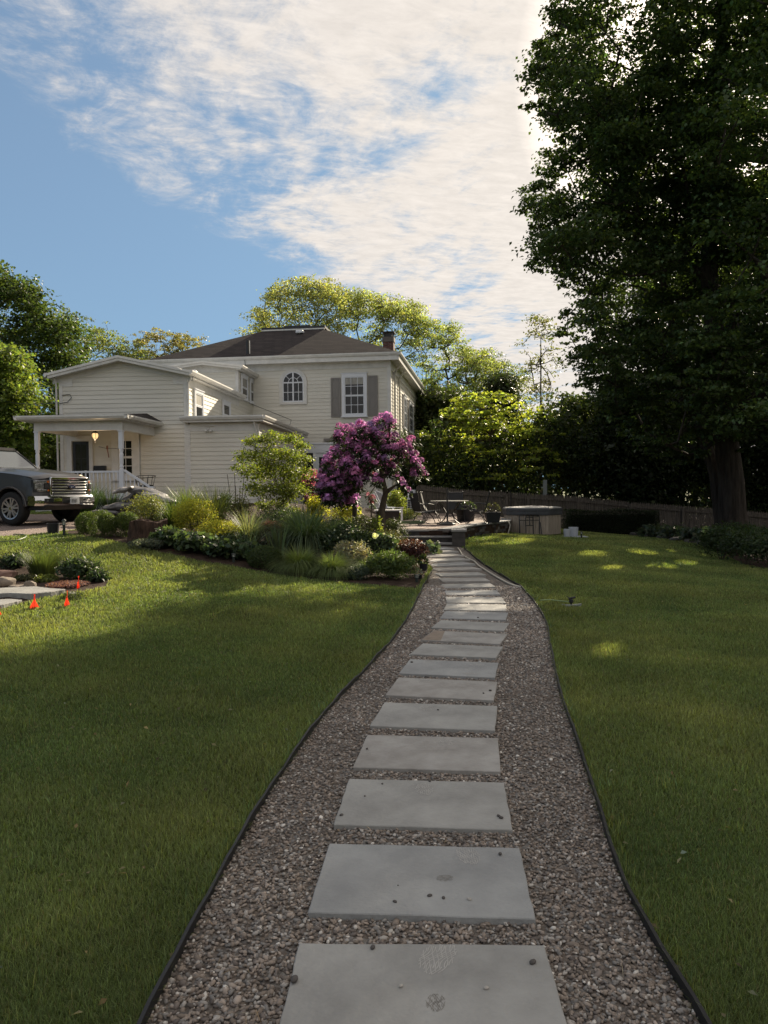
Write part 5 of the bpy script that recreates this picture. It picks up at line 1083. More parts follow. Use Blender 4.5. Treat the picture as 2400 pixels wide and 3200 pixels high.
def stake(px, Y, top, lab, lean=0, hook=True):
    b = place(px, Y); h = rowz(px, top, Y)-b[2]; mb = MB(); mb.tube([(lean*.3, 0, -.03), (0, 0, h*.6), (-lean*.1, 0, h)], .016, 6); mb.box(-.05, .06, -.02, .02, h-.03, h+.01); tag(mb.build('light_stake', BLACK, loc=b), lab, 'light stake', 'black light stakes by the patio wall')
stake(1431, 20.9, 1668, 'leaning black light stake at the right end of the steps', .25); stake(1503, 23.5, 1661, 'black light stake in the middle of the patio wall front'); stake(1547, 25.0, 1638, 'tall black light stake at the corner of the patio wall')
stake(1561, 25.6, 1636, 'black light stake just past the patio wall corner, nearest the hot tub')
HOSE = mat('hose', (.46, .42, .34), .6, .15, 20); HOSEG = mat('green_hose', (.10, .14, .07), .55)
hp_ = [(1431,1716),(1436,1722),(1445,1738),(1457,1745),(1470,1752),(1482,1757),(1495,1771),(1521,1788),(1550,1806),(1580,1823),(1605,1834),(1620,1838),(1633,1840)]
q = [G(*p)[:2] for p in hp_]; q = smooth_line(q, 60); mb = MB(); mb.tube([(x, y, gz(x, y)+.025) for x, y in q], .019, 8); tag(mb.build('garden_hose', HOSE, smooth=60), 'tan garden hose lying along the right side of the gravel path', 'hose')
q = [P(px, py, 26.3) for px, py in ((1581, 1630), (1590, 1632), (1594, 1640), (1591, 1655), (1587, 1668))]; mb = MB(); mb.tube(q, .022, 8); tag(mb.build('white_hose', mat('white_hose', (.5, .47, .42), .5), smooth=60), 'short pale hose hanging from the patio wall beside the hot tub', 'hose')
q = []; cc_ = P(1268, 1640, 24.0)
for a in np.linspace(0, 4*2*math.pi, 90): r_ = .42+.06*math.sin(a*1.7); q.append((cc_[0]+r_*math.cos(a)*1.3, 24.0+r_*math.sin(a), PZ+.03+.02*a/6.28+.01*math.sin(3*a)))
mb = MB(); mb.tube(q, .013, 6); tag(mb.build('coiled_hose', HOSEG, smooth=60), 'green hose coiled on the patio left of the table', 'hose')
q = [G(px, py)[:2] for px, py in ((-40, 1700), (20, 1699), (60, 1694), (80, 1686), (82, 1680), (70, 1676), (40, 1676))]; q = smooth_line(q, 30); mb = MB(); mb.tube([(x, y, gz(x, y)+.045) for x, y in q], .012, 6); tag(mb.build('lawn_hose', HOSEG, smooth=60), 'green hose looped on the lawn edge beside the driveway', 'hose')
g = G(1785, 1898); sp = thing('sprinkler', 'impact sprinkler on a flat spike base lying on the right lawn', 'sprinkler', g+[0, 0, .03])
mb = MB(); mb.tube([(0, 0, 0), (0, 0, .10)], .014, 8); mb.tube([(-.04, 0, .10), (.06, 0, .12)], .016, 8); mb.tube([(-.07, 0, .14), (-.02, 0, .10)], .006, 6); mb.lathe((0, 0, .04), [(.03, 0), (.035, .02), (.03, .05)], 10); mb.build('sprinkler_head', BLACK, sp)
mb = MB(); mb.bar((-.1, -.08, .0), (.16, .05, .01), .03, .02); mb.bar((-.12, .06, 0), (.12, -.09, .01), .03, .02); mb.build('spike_base', mat('grey_plastic', (.2, .22, .2), .5), sp)
mb = MB(); mb.tube([(-.01, 0, .05), (-.3, .12, .07), (-.42, .2, .05)], .009, 6); mb.build('hose_stub', mat('hose_green', (.25, .33, .15), .5), sp)
FLAG = mat('flag_orange', (.85, .06, .02), .55, .06, 8, spec=.2); FLt = leafmat('flag', .4, .6, .1, (1, 1, 1), .02)
for px, py, top, hf, wf, lab in ((108, 1896, 1857, 1.0, .9, 'broad orange-red marker flag drooping in the grass in front of the flagstone'), (210, 1890, 1846, .95, .5, 'crumpled orange-red marker flag, the middle one of the three whole flags'),
    (246, 1858, 1800, .62, .3, 'narrow orange-red marker flag rising in front of the dark leafy clump'), (-2, 1920, 1898, .9, .5, 'orange-red marker flag cut by the left edge of the photo')):
    b = G(px, py+8); h = rowz(px, top, b[1])-b[2]; th = thing('marker_flag', lab, 'marker flag', b, 0, 'orange marker flags'); MB().tube([(0, 0, -.02), (0, 0, h)], .002, 5).build('wire', BLACK, th)
    n = 9; V = []; Fq = []; hh_ = h*hf*.92; W_ = wf*.12
    for i in range(n):
        t = i/(n-1)
        for j in range(6):
            s_ = j/5; wide = W_*(.12+.88*t) if wf > .4 else W_*(math.sin(math.pi*min(1, t*.9+.08))); V.append((-wide*.55+wide*1.1*s_+.012*math.sin(t*5+s_*3), .02*math.sin(s_*9+t*3)*(.3+t), h-t*hh_-.02*math.sin(s_*6)*t))
    for i in range(n-1):
        for j in range(5): Fq.append((i*6+j, i*6+j+1, i*6+j+7, i*6+j+6))
    npmesh('flag', V, Fq, FLt, th, cols=np.tile([.92, .07, .03], (len(V), 1)))
# power line at the left
a = P(-60, 1232, 34); b = WF([(XL_W, 0, 4.95)])[0]; pts = [a+(b-a)*t+np.array([0, 0, -.35*math.sin(math.pi*t)*.6]) for t in np.linspace(0, 1, 12)]
tag(MB().tube(pts, .014, 5).build('power_line', BLACK, None), 'thin black service cable running to the left corner of the house', 'cable')

# ================================================ pickup truck
PAINT = mat('truck_paint', (.050, .047, .046), .32, .04, 2, metal=.25, spec=.4, coat=.35)
CHROME = mat('chrome', (.62, .61, .6), .10, .03, 3, metal=1); RUB = mat('tyre_rubber', (.012, .012, .012), .8, .2, 10); PLA = mat('black_plastic', (.014, .015, .017), .5, .1, 8)
TG = mat('windscreen', (.06, .07, .075), .04, .1, 1, spec=1.0, coat=.6); LENS = mat('headlight_lens', (.42, .42, .42), .15, .4, 22, metal=.7, second=(.06, .06, .065)); AMB = mat('amber_lens', (.55, .14, .02), .2)
TY = -R(20); tk = thing('pickup_truck', 'dark grey pickup truck with a chrome barred grille parked on the driveway', 'pickup truck', (-8.75, 19.6, gz(-8.75, 19.6)+.01), TY)
def fx_(y): return .93-.10*y*y-1.7*max(0, abs(y)-.72)**2
def loft_y(poly, ys, fn, name, m, par, smooth=30, bevel=0, loopn=None):
    n = len(poly); mb = MB(); vs = []
    for y in ys: vs += [fn(x, y, z) for x, z in poly]
    k = len(ys); fs = [(i*n+j, i*n+(j+1) % n, (i+1)*n+(j+1) % n, (i+1)*n+j) for i in range(k-1) for j in range(n)]+[tuple(range(n-1, -1, -1)), tuple((k-1)*n+j for j in range(n))]
    mb.add(vs, fs); return mb.build(name, m, par, smooth=smooth, bevel=bevel)
arc = lambda cx, r: [(cx+r*math.cos(a), .41+r*math.sin(a)) for a in np.linspace(.1, math.pi-.1, 13)]
poly = [(.93, .66), (.93, 1.06), (.90, 1.12), (.4, 1.21), (-.2, 1.27), (-.78, 1.31), (-3.0, 1.32), (-4.9, 1.33), (-4.92, .62)]
poly += [(x, z) for x, z in arc(-3.68, .49)[::-1]]+[(-3.1, .40), (-.62, .40)]+[(x, z) for x, z in arc(0, .50)[::-1]]+[(.55, .55)]
def bfn(x, y, z):
    k = min(1, max(0, (x-.3)/.6)); w_ = 1.0
    e = 1-.035*max(0, (z-.95)/.25)-.02*abs(z-.8)
    return (x-(.93-fx_(y))*k, y*e, z)
ys = [-1.0, -.985, -.94, -.85, -.72, -.5, -.2, .2, .5, .72, .85, .94, .985, 1.0]
body_ = loft_y(poly, ys, bfn, 'body', PAINT, tk, 35)
# wheel arch lips
for s_ in (-1, 1):
    mb = MB(); mb.tube([(x, s_*1.0, z) for x, z in arc(0, .515)], .03, 6); mb.tube([(x, s_*1.0, z) for x, z in arc(-3.68, .505)], .03, 6); mb.build('arch_lip', PAINT, body_, smooth=60)
# bonnet
nx, ny = 16, 21; V = []; Fq = []
for i in range(nx):
    for j in range(ny):
        y = -.95+1.9*j/(ny-1); t = i/(nx-1); xf_ = fx_(y)-.02; x = -.80+(xf_+.80)*t
        z = 1.31-.165*t**1.7+(.115-.03*t)*(1-abs(y/.95)**2.6)+.028*max(0, 1-abs(abs(y)-.5)/.16)*(1-t*.4)-(.05*max(0, (t-.9)/.1)**2)
        V.append((x, y, z))
for i in range(nx-1):
    for j in range(ny-1): Fq.append((i*ny+j, i*ny+j+1, (i+1)*ny+j+1, (i+1)*ny+j))
npmesh('bonnet', V, Fq, PAINT, tk, smooth=True)
# cab
def cab(x0, x1, x2, x3, zb, zt, wb, wt, name, m, par, shrink=0):
    vs = [(x0, -wb, zb), (x1, -wb, zb), (x1, wb, zb), (x0, wb, zb), (x2, -wt, zt), (x3, -wt, zt), (x3, wt, zt), (x2, wt, zt)]
    return MB().add(vs, [(0, 1, 2, 3), (4, 7, 6, 5), (0, 4, 5, 1), (1, 5, 6, 2), (2, 6, 7, 3), (3, 7, 4, 0)]).build(name, m, par, bevel=.05, seg=3, smooth=40)
cab_ = cab(-.72, -3.0, -1.58, -2.85, 1.3, 2.0, .95, .74, 'cab', mat('truck_cab_paint', (.040, .038, .037), .95, .04, 2, metal=0, spec=.02), tk)
def pane(pts, name='window', m=TG, off=(0, 0, 0)): return MB().add([tuple(np.array(p)+off) for p in pts], [tuple(range(len(pts)))]).build(name, m, cab_)
pane([(-.84, -.76, 1.40), (-.84, .76, 1.40), (-1.43, .61, 1.88), (-1.43, -.61, 1.88)], 'windscreen', TG, (.028, 0, .022))
for s_ in (-1, 1):
    pane([(-1.0, s_*.925, 1.38), (-1.95, s_*.925, 1.38), (-1.95, s_*.775, 1.91), (-1.62, s_*.775, 1.91)], 'side_window', TG, (0, s_*.028, .008)); pane([(-2.03, s_*.925, 1.38), (-2.78, s_*.925, 1.38), (-2.72, s_*.775, 1.91), (-2.03, s_*.775, 1.91)], 'side_window', TG, (0, s_*.028, .008))
    mb = MB(); mb.box(-1.42, -1.3, s_*1.0-(.0 if s_ > 0 else .2), s_*1.0+(.2 if s_ > 0 else 0), 1.32, 1.52); mb.build('door_mirror', PLA, tk, bevel=.03, seg=2)
mb = MB(); e_ = [np.array(p)+[.03, 0, .024] for p in ((-.84, -.76, 1.40), (-.84, .76, 1.40), (-1.43, .61, 1.88), (-1.43, -.61, 1.88))]
for a_, b_ in zip(e_, e_[1:]+e_[:1]): mb.bar(tuple(a_), tuple(b_), .05, .02)
mb.build('windscreen_seal', PLA, cab_)
mb = MB()
for y in (-.45, .2): mb.tube([(-.70, y, 1.38), (-.76, y-.5, 1.41)], .01, 5)
mb.build('wiper', PLA, cab_); MB().box(-.84, -.74, -.88, .88, 1.33, 1.37).build('cowl', PLA, cab_)
# grille
def fr_strip(mb, y0, y1, z0, z1, d0, d1, k=14, taper=0):
    """band following the front of the truck"""
    vs = []
    for i in range(k+1):
        y = y0+(y1-y0)*i/k; x = fx_(y)
        vs += [(x+d0, y, z0), (x+d1, y, z0), (x+d1, y, z1), (x+d0, y, z1)]
    mb.add(vs, [(i*4+j, i*4+(j+1) % 4, (i+1)*4+(j+1) % 4, (i+1)*4+j) for i in range(k) for j in range(4)]+[(3, 2, 1, 0), (k*4, k*4+1, k*4+2, k*4+3)]); return mb
GY = .64
gb = fr_strip(MB(), -GY, GY, .73, 1.13, -.03, .012).build('grille', PLA, tk)
mb = MB(); fr_strip(mb, -GY, GY, 1.10, 1.165, 0, .06); fr_strip(mb, -GY-.02, -GY+.035, .72, 1.13, 0, .055, 3); fr_strip(mb, GY-.035, GY+.02, .72, 1.13, 0, .055, 3); fr_strip(mb, -GY, GY, .70, .73, 0, .05); mb.build('grille_surround', CHROME, gb, bevel=.012, seg=2, smooth=40)
mb = MB()
for k in range(5): z = .765+k*.068; fr_strip(mb, -GY+.045, GY-.045, z, z+.034, .01, .045)
mb.build('grille_bar', CHROME, gb, bevel=.01, seg=2, smooth=40)
def oval(r1, r2, d, nm, m, z=.93): return MB().prism([(r1*math.cos(a), z+r2*math.sin(a)) for a in np.linspace(0, 2*math.pi, 25)[:-1]], .93+.04, .93+d, 'x').build(nm, m, gb)
oval(.125, .052, .065, 'badge_rim', CHROME); oval(.108, .041, .069, 'badge', mat('badge_blue', (.015, .03, .09), .25), .93)
mb = MB(); mb.tube([(1.002, -.07+.14*t, .93+.018*math.sin(t*17)) for t in np.linspace(0, 1, 22)], .004, 4); mb.build('badge_script', CHROME, gb)
# headlights: a C of lens around a painted block
for s_ in (-1, 1):
    y0, y1 = sorted((s_*.665, s_*.985)); ym0, ym1 = sorted((s_*.665, s_*.86))
    base = fr_strip(MB(), y0, y1, .80, 1.10, -.06, .012, 10).build('headlight', PLA, tk)
    mb = MB(); fr_strip(mb, y0, y1, 1.01, 1.085, 0, .03, 10); fr_strip(mb, *sorted((s_*.80, s_*.965)), .87, 1.01, 0, .028, 6); fr_strip(mb, *sorted((s_*.67, s_*.93)), .815, .87, 0, .03, 6); mb.build('headlight_lens', LENS, base, bevel=.01, seg=2)
    mb = MB(); fr_strip(mb, *sorted((s_*.675, s_*.735)), 1.025, 1.075, .03, .034, 2); fr_strip(mb, *sorted((s_*.675, s_*.72)), .825, .862, .03, .034, 2); mb.build('indicator', AMB, base)
    mb = MB(); fr_strip(mb, *sorted((s_*.665, s_*.79)), .885, 1.0, 0, .05, 4); mb.build('headlight_bracket', PAINT, base)
# bumper
def bx_(y): return fx_(y)+.09
bp = MB(); vs = []; k = 24
for i in range(k+1):
    y = -1.02+2.04*i/k; x = fx_(y*.97)+.10; e = 1 if abs(y) < .95 else .0
    back = min(x-.12, .75) if abs(y) < .8 else .58
    vs += [(back, y, .48), (x-.03, y, .47), (x, y, .53), (x, y, .66), (x-.03, y, .705), (back, y, .705)]
bp.add(vs, [(i*6+j, i*6+(j+1) % 6, (i+1)*6+(j+1) % 6, (i+1)*6+j) for i in range(k) for j in range(6)]+[(5, 4, 3, 2, 1, 0), tuple(k*6+j for j in range(6))]); bump_ = bp.build('bumper', CHROME, tk, smooth=35)
def bstrip(y0, y1, z0, z1, d0, d1, nm, m, par=None):
    mb = MB(); vs = []; k = 5
    for i in range(k+1): y = y0+(y1-y0)*i/k; x = fx_(y*.97)+.10; vs += [(x+d0, y, z0), (x+d1, y, z0), (x+d1, y, z1), (x+d0, y, z1)]
    mb.add(vs, [(i*4+j, i*4+(j+1) % 4, (i+1)*4+(j+1) % 4, (i+1)*4+j) for i in range(k) for j in range(4)]+[(3, 2, 1, 0), (k*4, k*4+1, k*4+2, k*4+3)]); return mb.build(nm, m, par or bump_)
for s_ in (-1, 1):
    bstrip(*sorted((s_*.62, s_*.86)), .545, .645, -.01, .006, 'fog_lamp_recess', PLA); mb = MB(); mb.lathe((fx_(.8)+.10, s_*.78, .595), [(.035, 0), (.035, .018), (.01, .022)], 12, 'x'); mb.build('fog_lamp', LENS, bump_)
bstrip(-.36, .36, .53, .66, -.01, .005, 'bumper_intake', PLA)
pl8 = bstrip(-.12, .19, .50, .66, .012, .02, 'licence_plate', WHITE)
bstrip(-.105, .175, .512, .648, .0205, .0215, 'licence_plate_face', mat('plate_grey', (.35, .36, .37), .4), pl8)
cu = bpy.data.curves.new('t', 'FONT'); cu.body = 'FHI'; cu.size = .12; cu.extrude = .001; to = bpy.data.objects.new('t', cu); col.objects.link(to); bpy.context.view_layer.update()
me = bpy.data.meshes.new_from_object(to.evaluated_get(bpy.context.evaluated_depsgraph_get())); bpy.data.objects.remove(to)
o = link('plate_letters', me, PLA, pl8); o.matrix_local = Matrix.Translation((fx_(.03)+.10+.024, -.075, .54)) @ Matrix.Rotation(math.pi/2, 4, 'Z') @ Matrix.Rotation(math.pi/2, 4, 'X')
MB().prism([(.86, .36), (.98, .46), (.5, .47), (.4, .36)], -.85, .85, 'y').build('air_dam', PLA, tk)
MB().box(-4.8, .5, -.55, .55, .42, .62).build('chassis', PLA, tk)
# wheels
WR = .41
def wheel(x, y, s_):
    e = 'y'; mb = MB(); pr_ = [(.26, -.13), (.33, -.135), (.385, -.125), (.405, -.10), (WR, -.07), (WR, .07), (.405, .10), (.385, .125), (.33, .135), (.26, .13)]
    ty = mb.lathe((x, y, WR), pr_, 36, 'y', cap=False).build('wheel', RUB, tk, smooth=50)
    o_ = s_*.115; mb = MB(); mb.lathe((x, y, WR), [(.262, -.12), (.262, .12)], 36, 'y', cap=False); mb.lathe((x, y-s_*.03, WR), [(.26, -.005), (.26, .005)], 30, 'y'); mb.build('rim_barrel', PLA, ty)
    mb = MB(); vs = []; K = 36
    for k in range(K):
        a = 2*math.pi*k/K; 
        for r_, d in ((.268, .0), (.268, .02), (.238, .012), (.238, -.02)): vs.append((x+r_*math.cos(a), y+o_+s_*d, WR+r_*math.sin(a)))
    mb.add(vs, [(k*4+j, k*4+(j+1) % 4, ((k+1) % K)*4+(j+1) % 4, ((k+1) % K)*4+j) for k in range(K) for j in range(4)])
    for k in range(6):
        a = 2*math.pi*k/6+.26
        for da in (-.13, .13):
            c0 = np.array([math.cos(a+da*1.6), math.sin(a+da*1.6)]); c1 = np.array([math.cos(a+da*1.45), math.sin(a+da*1.45)])
            mb.bar((x+.05*c0[0], y+o_+s_*.0, WR+.05*c0[1]), (x+.25*c1[0], y+o_+s_*.005, WR+.25*c1[1]), .045, .022, (0, 1, 0))
    mb.lathe((x, y+o_-.012, WR), [(.075, 0), (.075, .024)], 16, 'y'); mb.build('rim', mat('alloy', (.42, .40, .39), .3, .05, 5, metal=.85), ty)
    mb = MB(); mb.lathe((x, y+o_+s_*.012, WR), [(.04, -.006), (.04, .008)], 14, 'y'); mb.build('hub_cap', CHROME, ty)
    mb = MB(); 
    for k in range(6): a = 2*math.pi*k/6; mb.sphere((x+.095*math.cos(a), y+o_, WR+.095*math.sin(a)), .014, 6, 4)
    mb.build('wheel_nuts', PLA, ty)
    MB().lathe((x, y+s_*.03, WR), [(.17, -.01), (.17, .01)], 20, 'y').build('brake_disc', mat('brake', (.2, .17, .16), .4, metal=.6), ty)
for x in (0, -3.68):
    for s_ in (-1, 1): wheel(x, s_*.86, s_)
# ================================================ things in the beds
th, r_, h = pot(165, 17.0, 38, 1635, 'wide shallow black pot standing on the driveway edge')
b = place(462, 16.1); stump = thing('tree_stump', 'broad dark rotting tree stump in the flower bed', 'stump', b)
W_ = 118/F*16.1/2; Hs = rowz(462, 1628, 16.1)-b[2]; K = 40; V = []; prof = [(1.12, -.04), (1.04, .12), (.98, .35), (.93, .7), (.95, 1.0), (.86, 1.03), (.6, .86), (.05, .8)]
for r0, z in prof:
    for j in range(K):
        a = 2*math.pi*j/K; rr = r0*W_*(1+.07*math.sin(a*7+1)+.05*math.sin(a*13+2*z)+.03*rng.normal()*(z > 0)+(.10*max(0, math.sin(a*5+.7)) if z < .3 else 0)); V.append((rr*math.cos(a), rr*math.sin(a)*.9, z*Hs+(.07*Hs*math.sin(a*3+1)+.02*Hs*math.sin(a*11) if .9 < z else 0)))
mb = MB().add(V, [(i*K+j, i*K+(j+1) % K, (i+1)*K+(j+1) % K, (i+1)*K+j) for i in range(len(prof)-1) for j in range(K)]+[tuple((len(prof)-1)*K+j for j in range(K))])
mb.build('stump_bark', mat('rotten_bark', (.06, .038, .028), .95, .6, 9, 1, 16, stretch=(2, 2, .5), second=(.018, .013, .011), spec=.1), stump, smooth=60)
# pile of filled bags
BAG = mat('bag_plastic', (.15, .145, .145), .36, .4, 7, .5, 10, second=(.045, .045, .05), spec=.5); BAGL = mat('bag_plastic_light', (.34, .32, .30), .35, .3, 8, .5, 12, second=(.12, .115, .11), spec=.5)
def bag(px, Y, zpx, L_, W_, H_, rz, rx, ry, lab, m=BAG):
    c = P(px, zpx, Y); mb = MB(); n, k = 22, 12; vs = []
    for i in range(k+1):
        t = -1+2*i/k
        e = (1-abs(t)**3.2)**.5 if abs(t) < 1 else 0; e = max(e, .22)
        for j in range(n):
            a = 2*math.pi*j/n; ca, sa = math.cos(a), math.sin(a); y = math.copysign(abs(ca)**.7, ca)*W_/2*(.86+.14*e); z = math.copysign(abs(sa)**.8, sa)*H_/2*e
            wr = 1+.06*math.sin(j*2.3+i*1.1)+.05*rng.normal(); vs.append((t*L_/2+.012*rng.normal(), y*wr, z*wr+.02*math.sin(t*6+a)))
    mb.add(vs, [(i*n+j, i*n+(j+1) % n, (i+1)*n+(j+1) % n, (i+1)*n+j) for i in range(k) for j in range(n)]+[tuple(range(n-1, -1, -1)), tuple(k*n+j for j in range(n))])
    o = mb.build('soil_bag', m, smooth=80, loc=c, subsurf=1); o.rotation_euler = (rx, ry, rz); return tag(o, lab, 'bag', 'plastic bags of soil piled by the porch')
bag(330, 20.0, 1602, .75, .45, .17, R(-4), 0, R(2), 'bottom left grey soil bag in the pile, flat on the ground')
bag(372, 20.1, 1583, .78, .48, .20, R(6), 0, R(-4), 'grey soil bag second from the bottom at the left of the pile')
bag(400, 20.4, 1562, .62, .44, .17, R(0), 0, R(-38), 'dark grey soil bag tilted up in the middle of the pile')
bag(386, 20.2, 1531, .55, .4, .13, R(4), 0, R(-14), 'crumpled pale-ended soil bag on top at the left of the pile', BAGL)
bag(462, 20.4, 1540, 1.05, .55, .24, R(-2), R(4), R(14), 'long bulging grey soil bag on top of the pile, right of centre')
bag(500, 20.2, 1556, .95, .5, .2, R(-6), 0, R(16), 'pale soil bag with an open crumpled end at the right of the pile', BAGL)
bag(455, 20.5, 1570, 1.1, .55, .24, 0, 0, R(4), 'shadowed soil bag in the middle of the pile beneath the long one'); bag(460, 20.5, 1598, 1.2, .6, .24, 0, 0, 0, 'lowest wide soil bag hidden at the back of the pile')
# rocks and flagstones of the left island bed
ROCK = mat('field_stone', (.24, .20, .16), .9, .3, 5, .6, 14, spec=.2, second=(.13, .11, .09)); FLG = mat('flagstone', (.27, .27, .255), .85, .2, 4, .7, 12, spec=.2, second=(.18, .175, .165), stretch=(1, 3, 1))
def rock(px, py, wpx, hpx, lab, dep=.7, m=ROCK, flat=1):
    b = G(px, py); w_ = wpx/F*b[1]; h = hpx/F*b[1]; bm = bmesh.new(); bmesh.ops.create_icosphere(bm, subdivisions=3, radius=1); from mathutils import noise as mn
    off = Vector(rng.normal(0, 9, 3))
    for v in bm.verts: 
        p = v.co.copy(); d = mn.noise(p*1.3+off)*.35+mn.noise(p*3.1+off)*.12; q = p*(1+d); q = Vector([math.copysign(abs(c)**.75, c) for c in q]); v.co = Vector((q.x*w_/2, q.y*w_/2*dep, q.z*h*.62+h*.4))
    me = bpy.data.meshes.new('r'); bm.to_mesh(me); bm.free(); me.shade_smooth(); me.set_sharp_from_angle(angle=R(28)); o = link('rock', me, m, None, b); return tag(o, lab, 'rock', 'stones of the left island bed')
rock(95, 1838, 36, 22, 'rounded grey boulder at the back edge of the flagstone'); rock(58, 1838, 60, 10, 'low flat stone left of the rounded grey boulder', .8)
rock(18, 1832, 60, 28, 'square weathered stone at the left edge of the photo', .8); rock(10, 1806, 80, 24, 'reddish slab-like stone stacked behind the square one', .8, mat('red_stone', (.22, .13, .10), .9, .3, 5, .6, 14)); rock(-70, 1845, 90, 40, 'large stone mostly outside the left edge of the photo')
def flag(pix, h, lab, nm='flagstone'):
    w_ = [G(*p) for p in pix]; c = sum(w_)/len(w_); mb = MB(); pts = []
    for i in range(len(w_)):
        a, b = w_[i][:2]-c[:2], w_[(i+1) % len(w_)][:2]-c[:2]
        for j in range(5): pts.append(tuple(a+(b-a)*j/5+rng.normal(0, .004, 2)))
    mb.prism(pts, -.05, h); return tag(mb.build(nm, FLG, None, bevel=.008, loc=(c[0], c[1], gz(c[0], c[1]))), lab, 'flagstone', 'flat grey flagstones of the island bed')
flag([(-60, 1852), (20, 1846), (110, 1843), (160, 1852), (205, 1857), (160, 1868), (95, 1876), (30, 1870), (-60, 1874)], .07, 'large pale grey flagstone between the boulder and the marker flags')
flag([(-60, 1880), (30, 1878), (72, 1884), (40, 1894), (5, 1906), (-60, 1916)], .05, 'nearest flagstone, running out of the left edge of the photo'); flag([(206, 1856), (232, 1854), (240, 1860), (215, 1864)], .03, 'small flagstone tip beside the pink ground cover')

# ================================================ garden plants
DG = (.030, .048, .020); MG = (.050, .075, .022); YG = (.17, .19, .030); GOLD = (.36, .35, .06); BOX = (.045, .068, .022); BLUEG = (.06, .085, .065); SILV = (.15, .17, .14); BURG = (.09, .03, .03); GRS = (.07, .105, .035); GRD = (.045, .07, .035)
# clipped balls along the bed edge
mound('boxwood', 'leftmost clipped boxwood dome beside the driveway', 272, 17.2, 76, 1597, .026, (.075, .105, .026), 5200, group='clipped boxwood domes', inner=.86, lumps=4, jit=.25, up=.12)
mound('boxwood', 'middle clipped boxwood dome, the largest of the three beside the driveway', 318, 16.7, 92, 1593, .026, (.075, .105, .026), 6400, group='clipped boxwood domes', inner=.86, lumps=4, jit=.25, up=.12)
mound('boxwood', 'clipped boxwood dome just left of the rotting stump', 395, 16.9, 88, 1598, .026, (.07, .10, .026), 5600, group='clipped boxwood domes', inner=.86, lumps=4, jit=.25, up=.12)
mound('boxwood', 'dark clipped boxwood ball between the broad leaves and the fountain grass', 825, 14.6, 112, 1705, .026, (.055, .080, .028), 8500, group='clipped boxwood domes', inner=.88, lumps=3, jit=.22, up=.1)
mound('variegated_shrub', 'airy yellow-edged shrub with thin stems behind the stump', 452, 17.9, 150, 1537, .042, (.16, .17, .055), 2100, inner=.25, lumps=7, up=.6)
mound('silver_groundcover', 'low silvery creeping mat at the foot of the stump', 455, 15.4, 118, 1682, .03, (.10, .115, .09), 4200, inner=.8, lumps=8, jit=.3, stems=0, cat='groundcover')
mound('golden_shrub', 'tall feathery golden-yellow shrub right of the stump, the larger lobe', 612, 17.4, 150, 1553, .05, GOLD, 5200, inner=.45, lumps=8, mt=LEAFY, aspect=.28, group='golden feathery shrubs')
mound('golden_shrub', 'lower spreading golden-yellow shrub in front of the taller golden one', 682, 16.6, 150, 1624, .045, GOLD, 4600, inner=.5, lumps=8, mt=LEAFY, aspect=.28, group='golden feathery shrubs')
for px, Y, w_, t_, lab in ((528, 15.75, 125, 1652, 'broad-leaved dark plant at the left end of the leafy row'), (612, 15.45, 135, 1667, 'broad-leaved dark plant second from the left in the leafy row'), (690, 15.15, 125, 1688, 'broad-leaved dark plant third from the left in the leafy row'), (762, 15.2, 115, 1695, 'broad-leaved dark plant at the right end of the leafy row, touching the clipped ball')):
    mound('leafy_perennial', lab, px, Y, w_, t_, .115, (.058, .085, .042), 720, inner=.6, lumps=6, aspect=.8, up=.8, group='broad-leaved dark perennials', cat='perennial', jit=.3)
mound('dark_perennial', 'dark low leafy plant behind the broad-leaved row', 720, 16.3, 120, 1668, .07, (.035, .055, .024), 900, cat='perennial')
clump('ornamental_grass', 'arching green grass between the porch side and the golden shrub', 545, 18.6, 100, 1556, 420, .014, (.085, .12, .035), arch=(.8, 2.0), group='ornamental grasses')
clump('ornamental_grass', 'bright upright grass tuft against the cream wall', 588, 20.4, 80, 1536, 320, .013, (.10, .13, .04), arch=(.5, 1.4), group='ornamental grasses')
clump('ornamental_grass', 'dark tall grass between the truck nose and the porch rail', 272, 21.0, 130, 1532, 520, .012, (.045, .075, .035), arch=(.3, 1.2), group='ornamental grasses')
clump('ornamental_grass', 'dark grass in front of the porch stairs', 345, 21.6, 90, 1545, 260, .012, (.05, .08, .035), arch=(.4, 1.2), group='ornamental grasses')
clump('ornamental_grass', 'yellow-green grass tuft just right of the golden shrub top', 672, 19.0, 60, 1545, 240, .013, (.13, .15, .04), arch=(.3, 1.2), group='ornamental grasses')
clump('ornamental_grass', 'white-edged fountain of grass right of the golden shrubs', 775, 17.0, 120, 1592, 520, .013, (.16, .18, .11), arch=(1.2, 2.8), group='ornamental grasses')
clump('ornamental_grass', 'large dark blue-green mound of arching grass behind the fountain grasses', 955, 16.8, 165, 1598, 1300, .016, (.095, .135, .075), arch=(1.4, 3.0), group='ornamental grasses', lenk=1.45)
clump('ornamental_grass', 'smaller dark arching grass right of the large blue-green mound', 1042, 17.4, 95, 1620, 420, .014, (.055, .085, .045), arch=(1.2, 2.8), group='ornamental grasses', lenk=1.35)
clump('fountain_grass', 'left one of the two fine fountain grasses at the lawn edge', 932, 14.5, 128, 1718, 2400, .0085, (.15, .19, .07), arch=(1.9, 3.2), group='fine fountain grasses at the lawn edge', lenk=1.5)
clump('fountain_grass', 'right one of the two fine fountain grasses at the lawn edge', 1035, 14.25, 128, 1738, 2400, .0085, (.13, .17, .065), arch=(1.9, 3.2), group='fine fountain grasses at the lawn edge', lenk=1.5)
clump('fine_grass', 'small pale grass tuft between the cream plumes and the blue-grey cushion', 1130, 14.7, 85, 1738, 500, .007, (.08, .11, .05), arch=(1.0, 2.6), lenk=1.3)
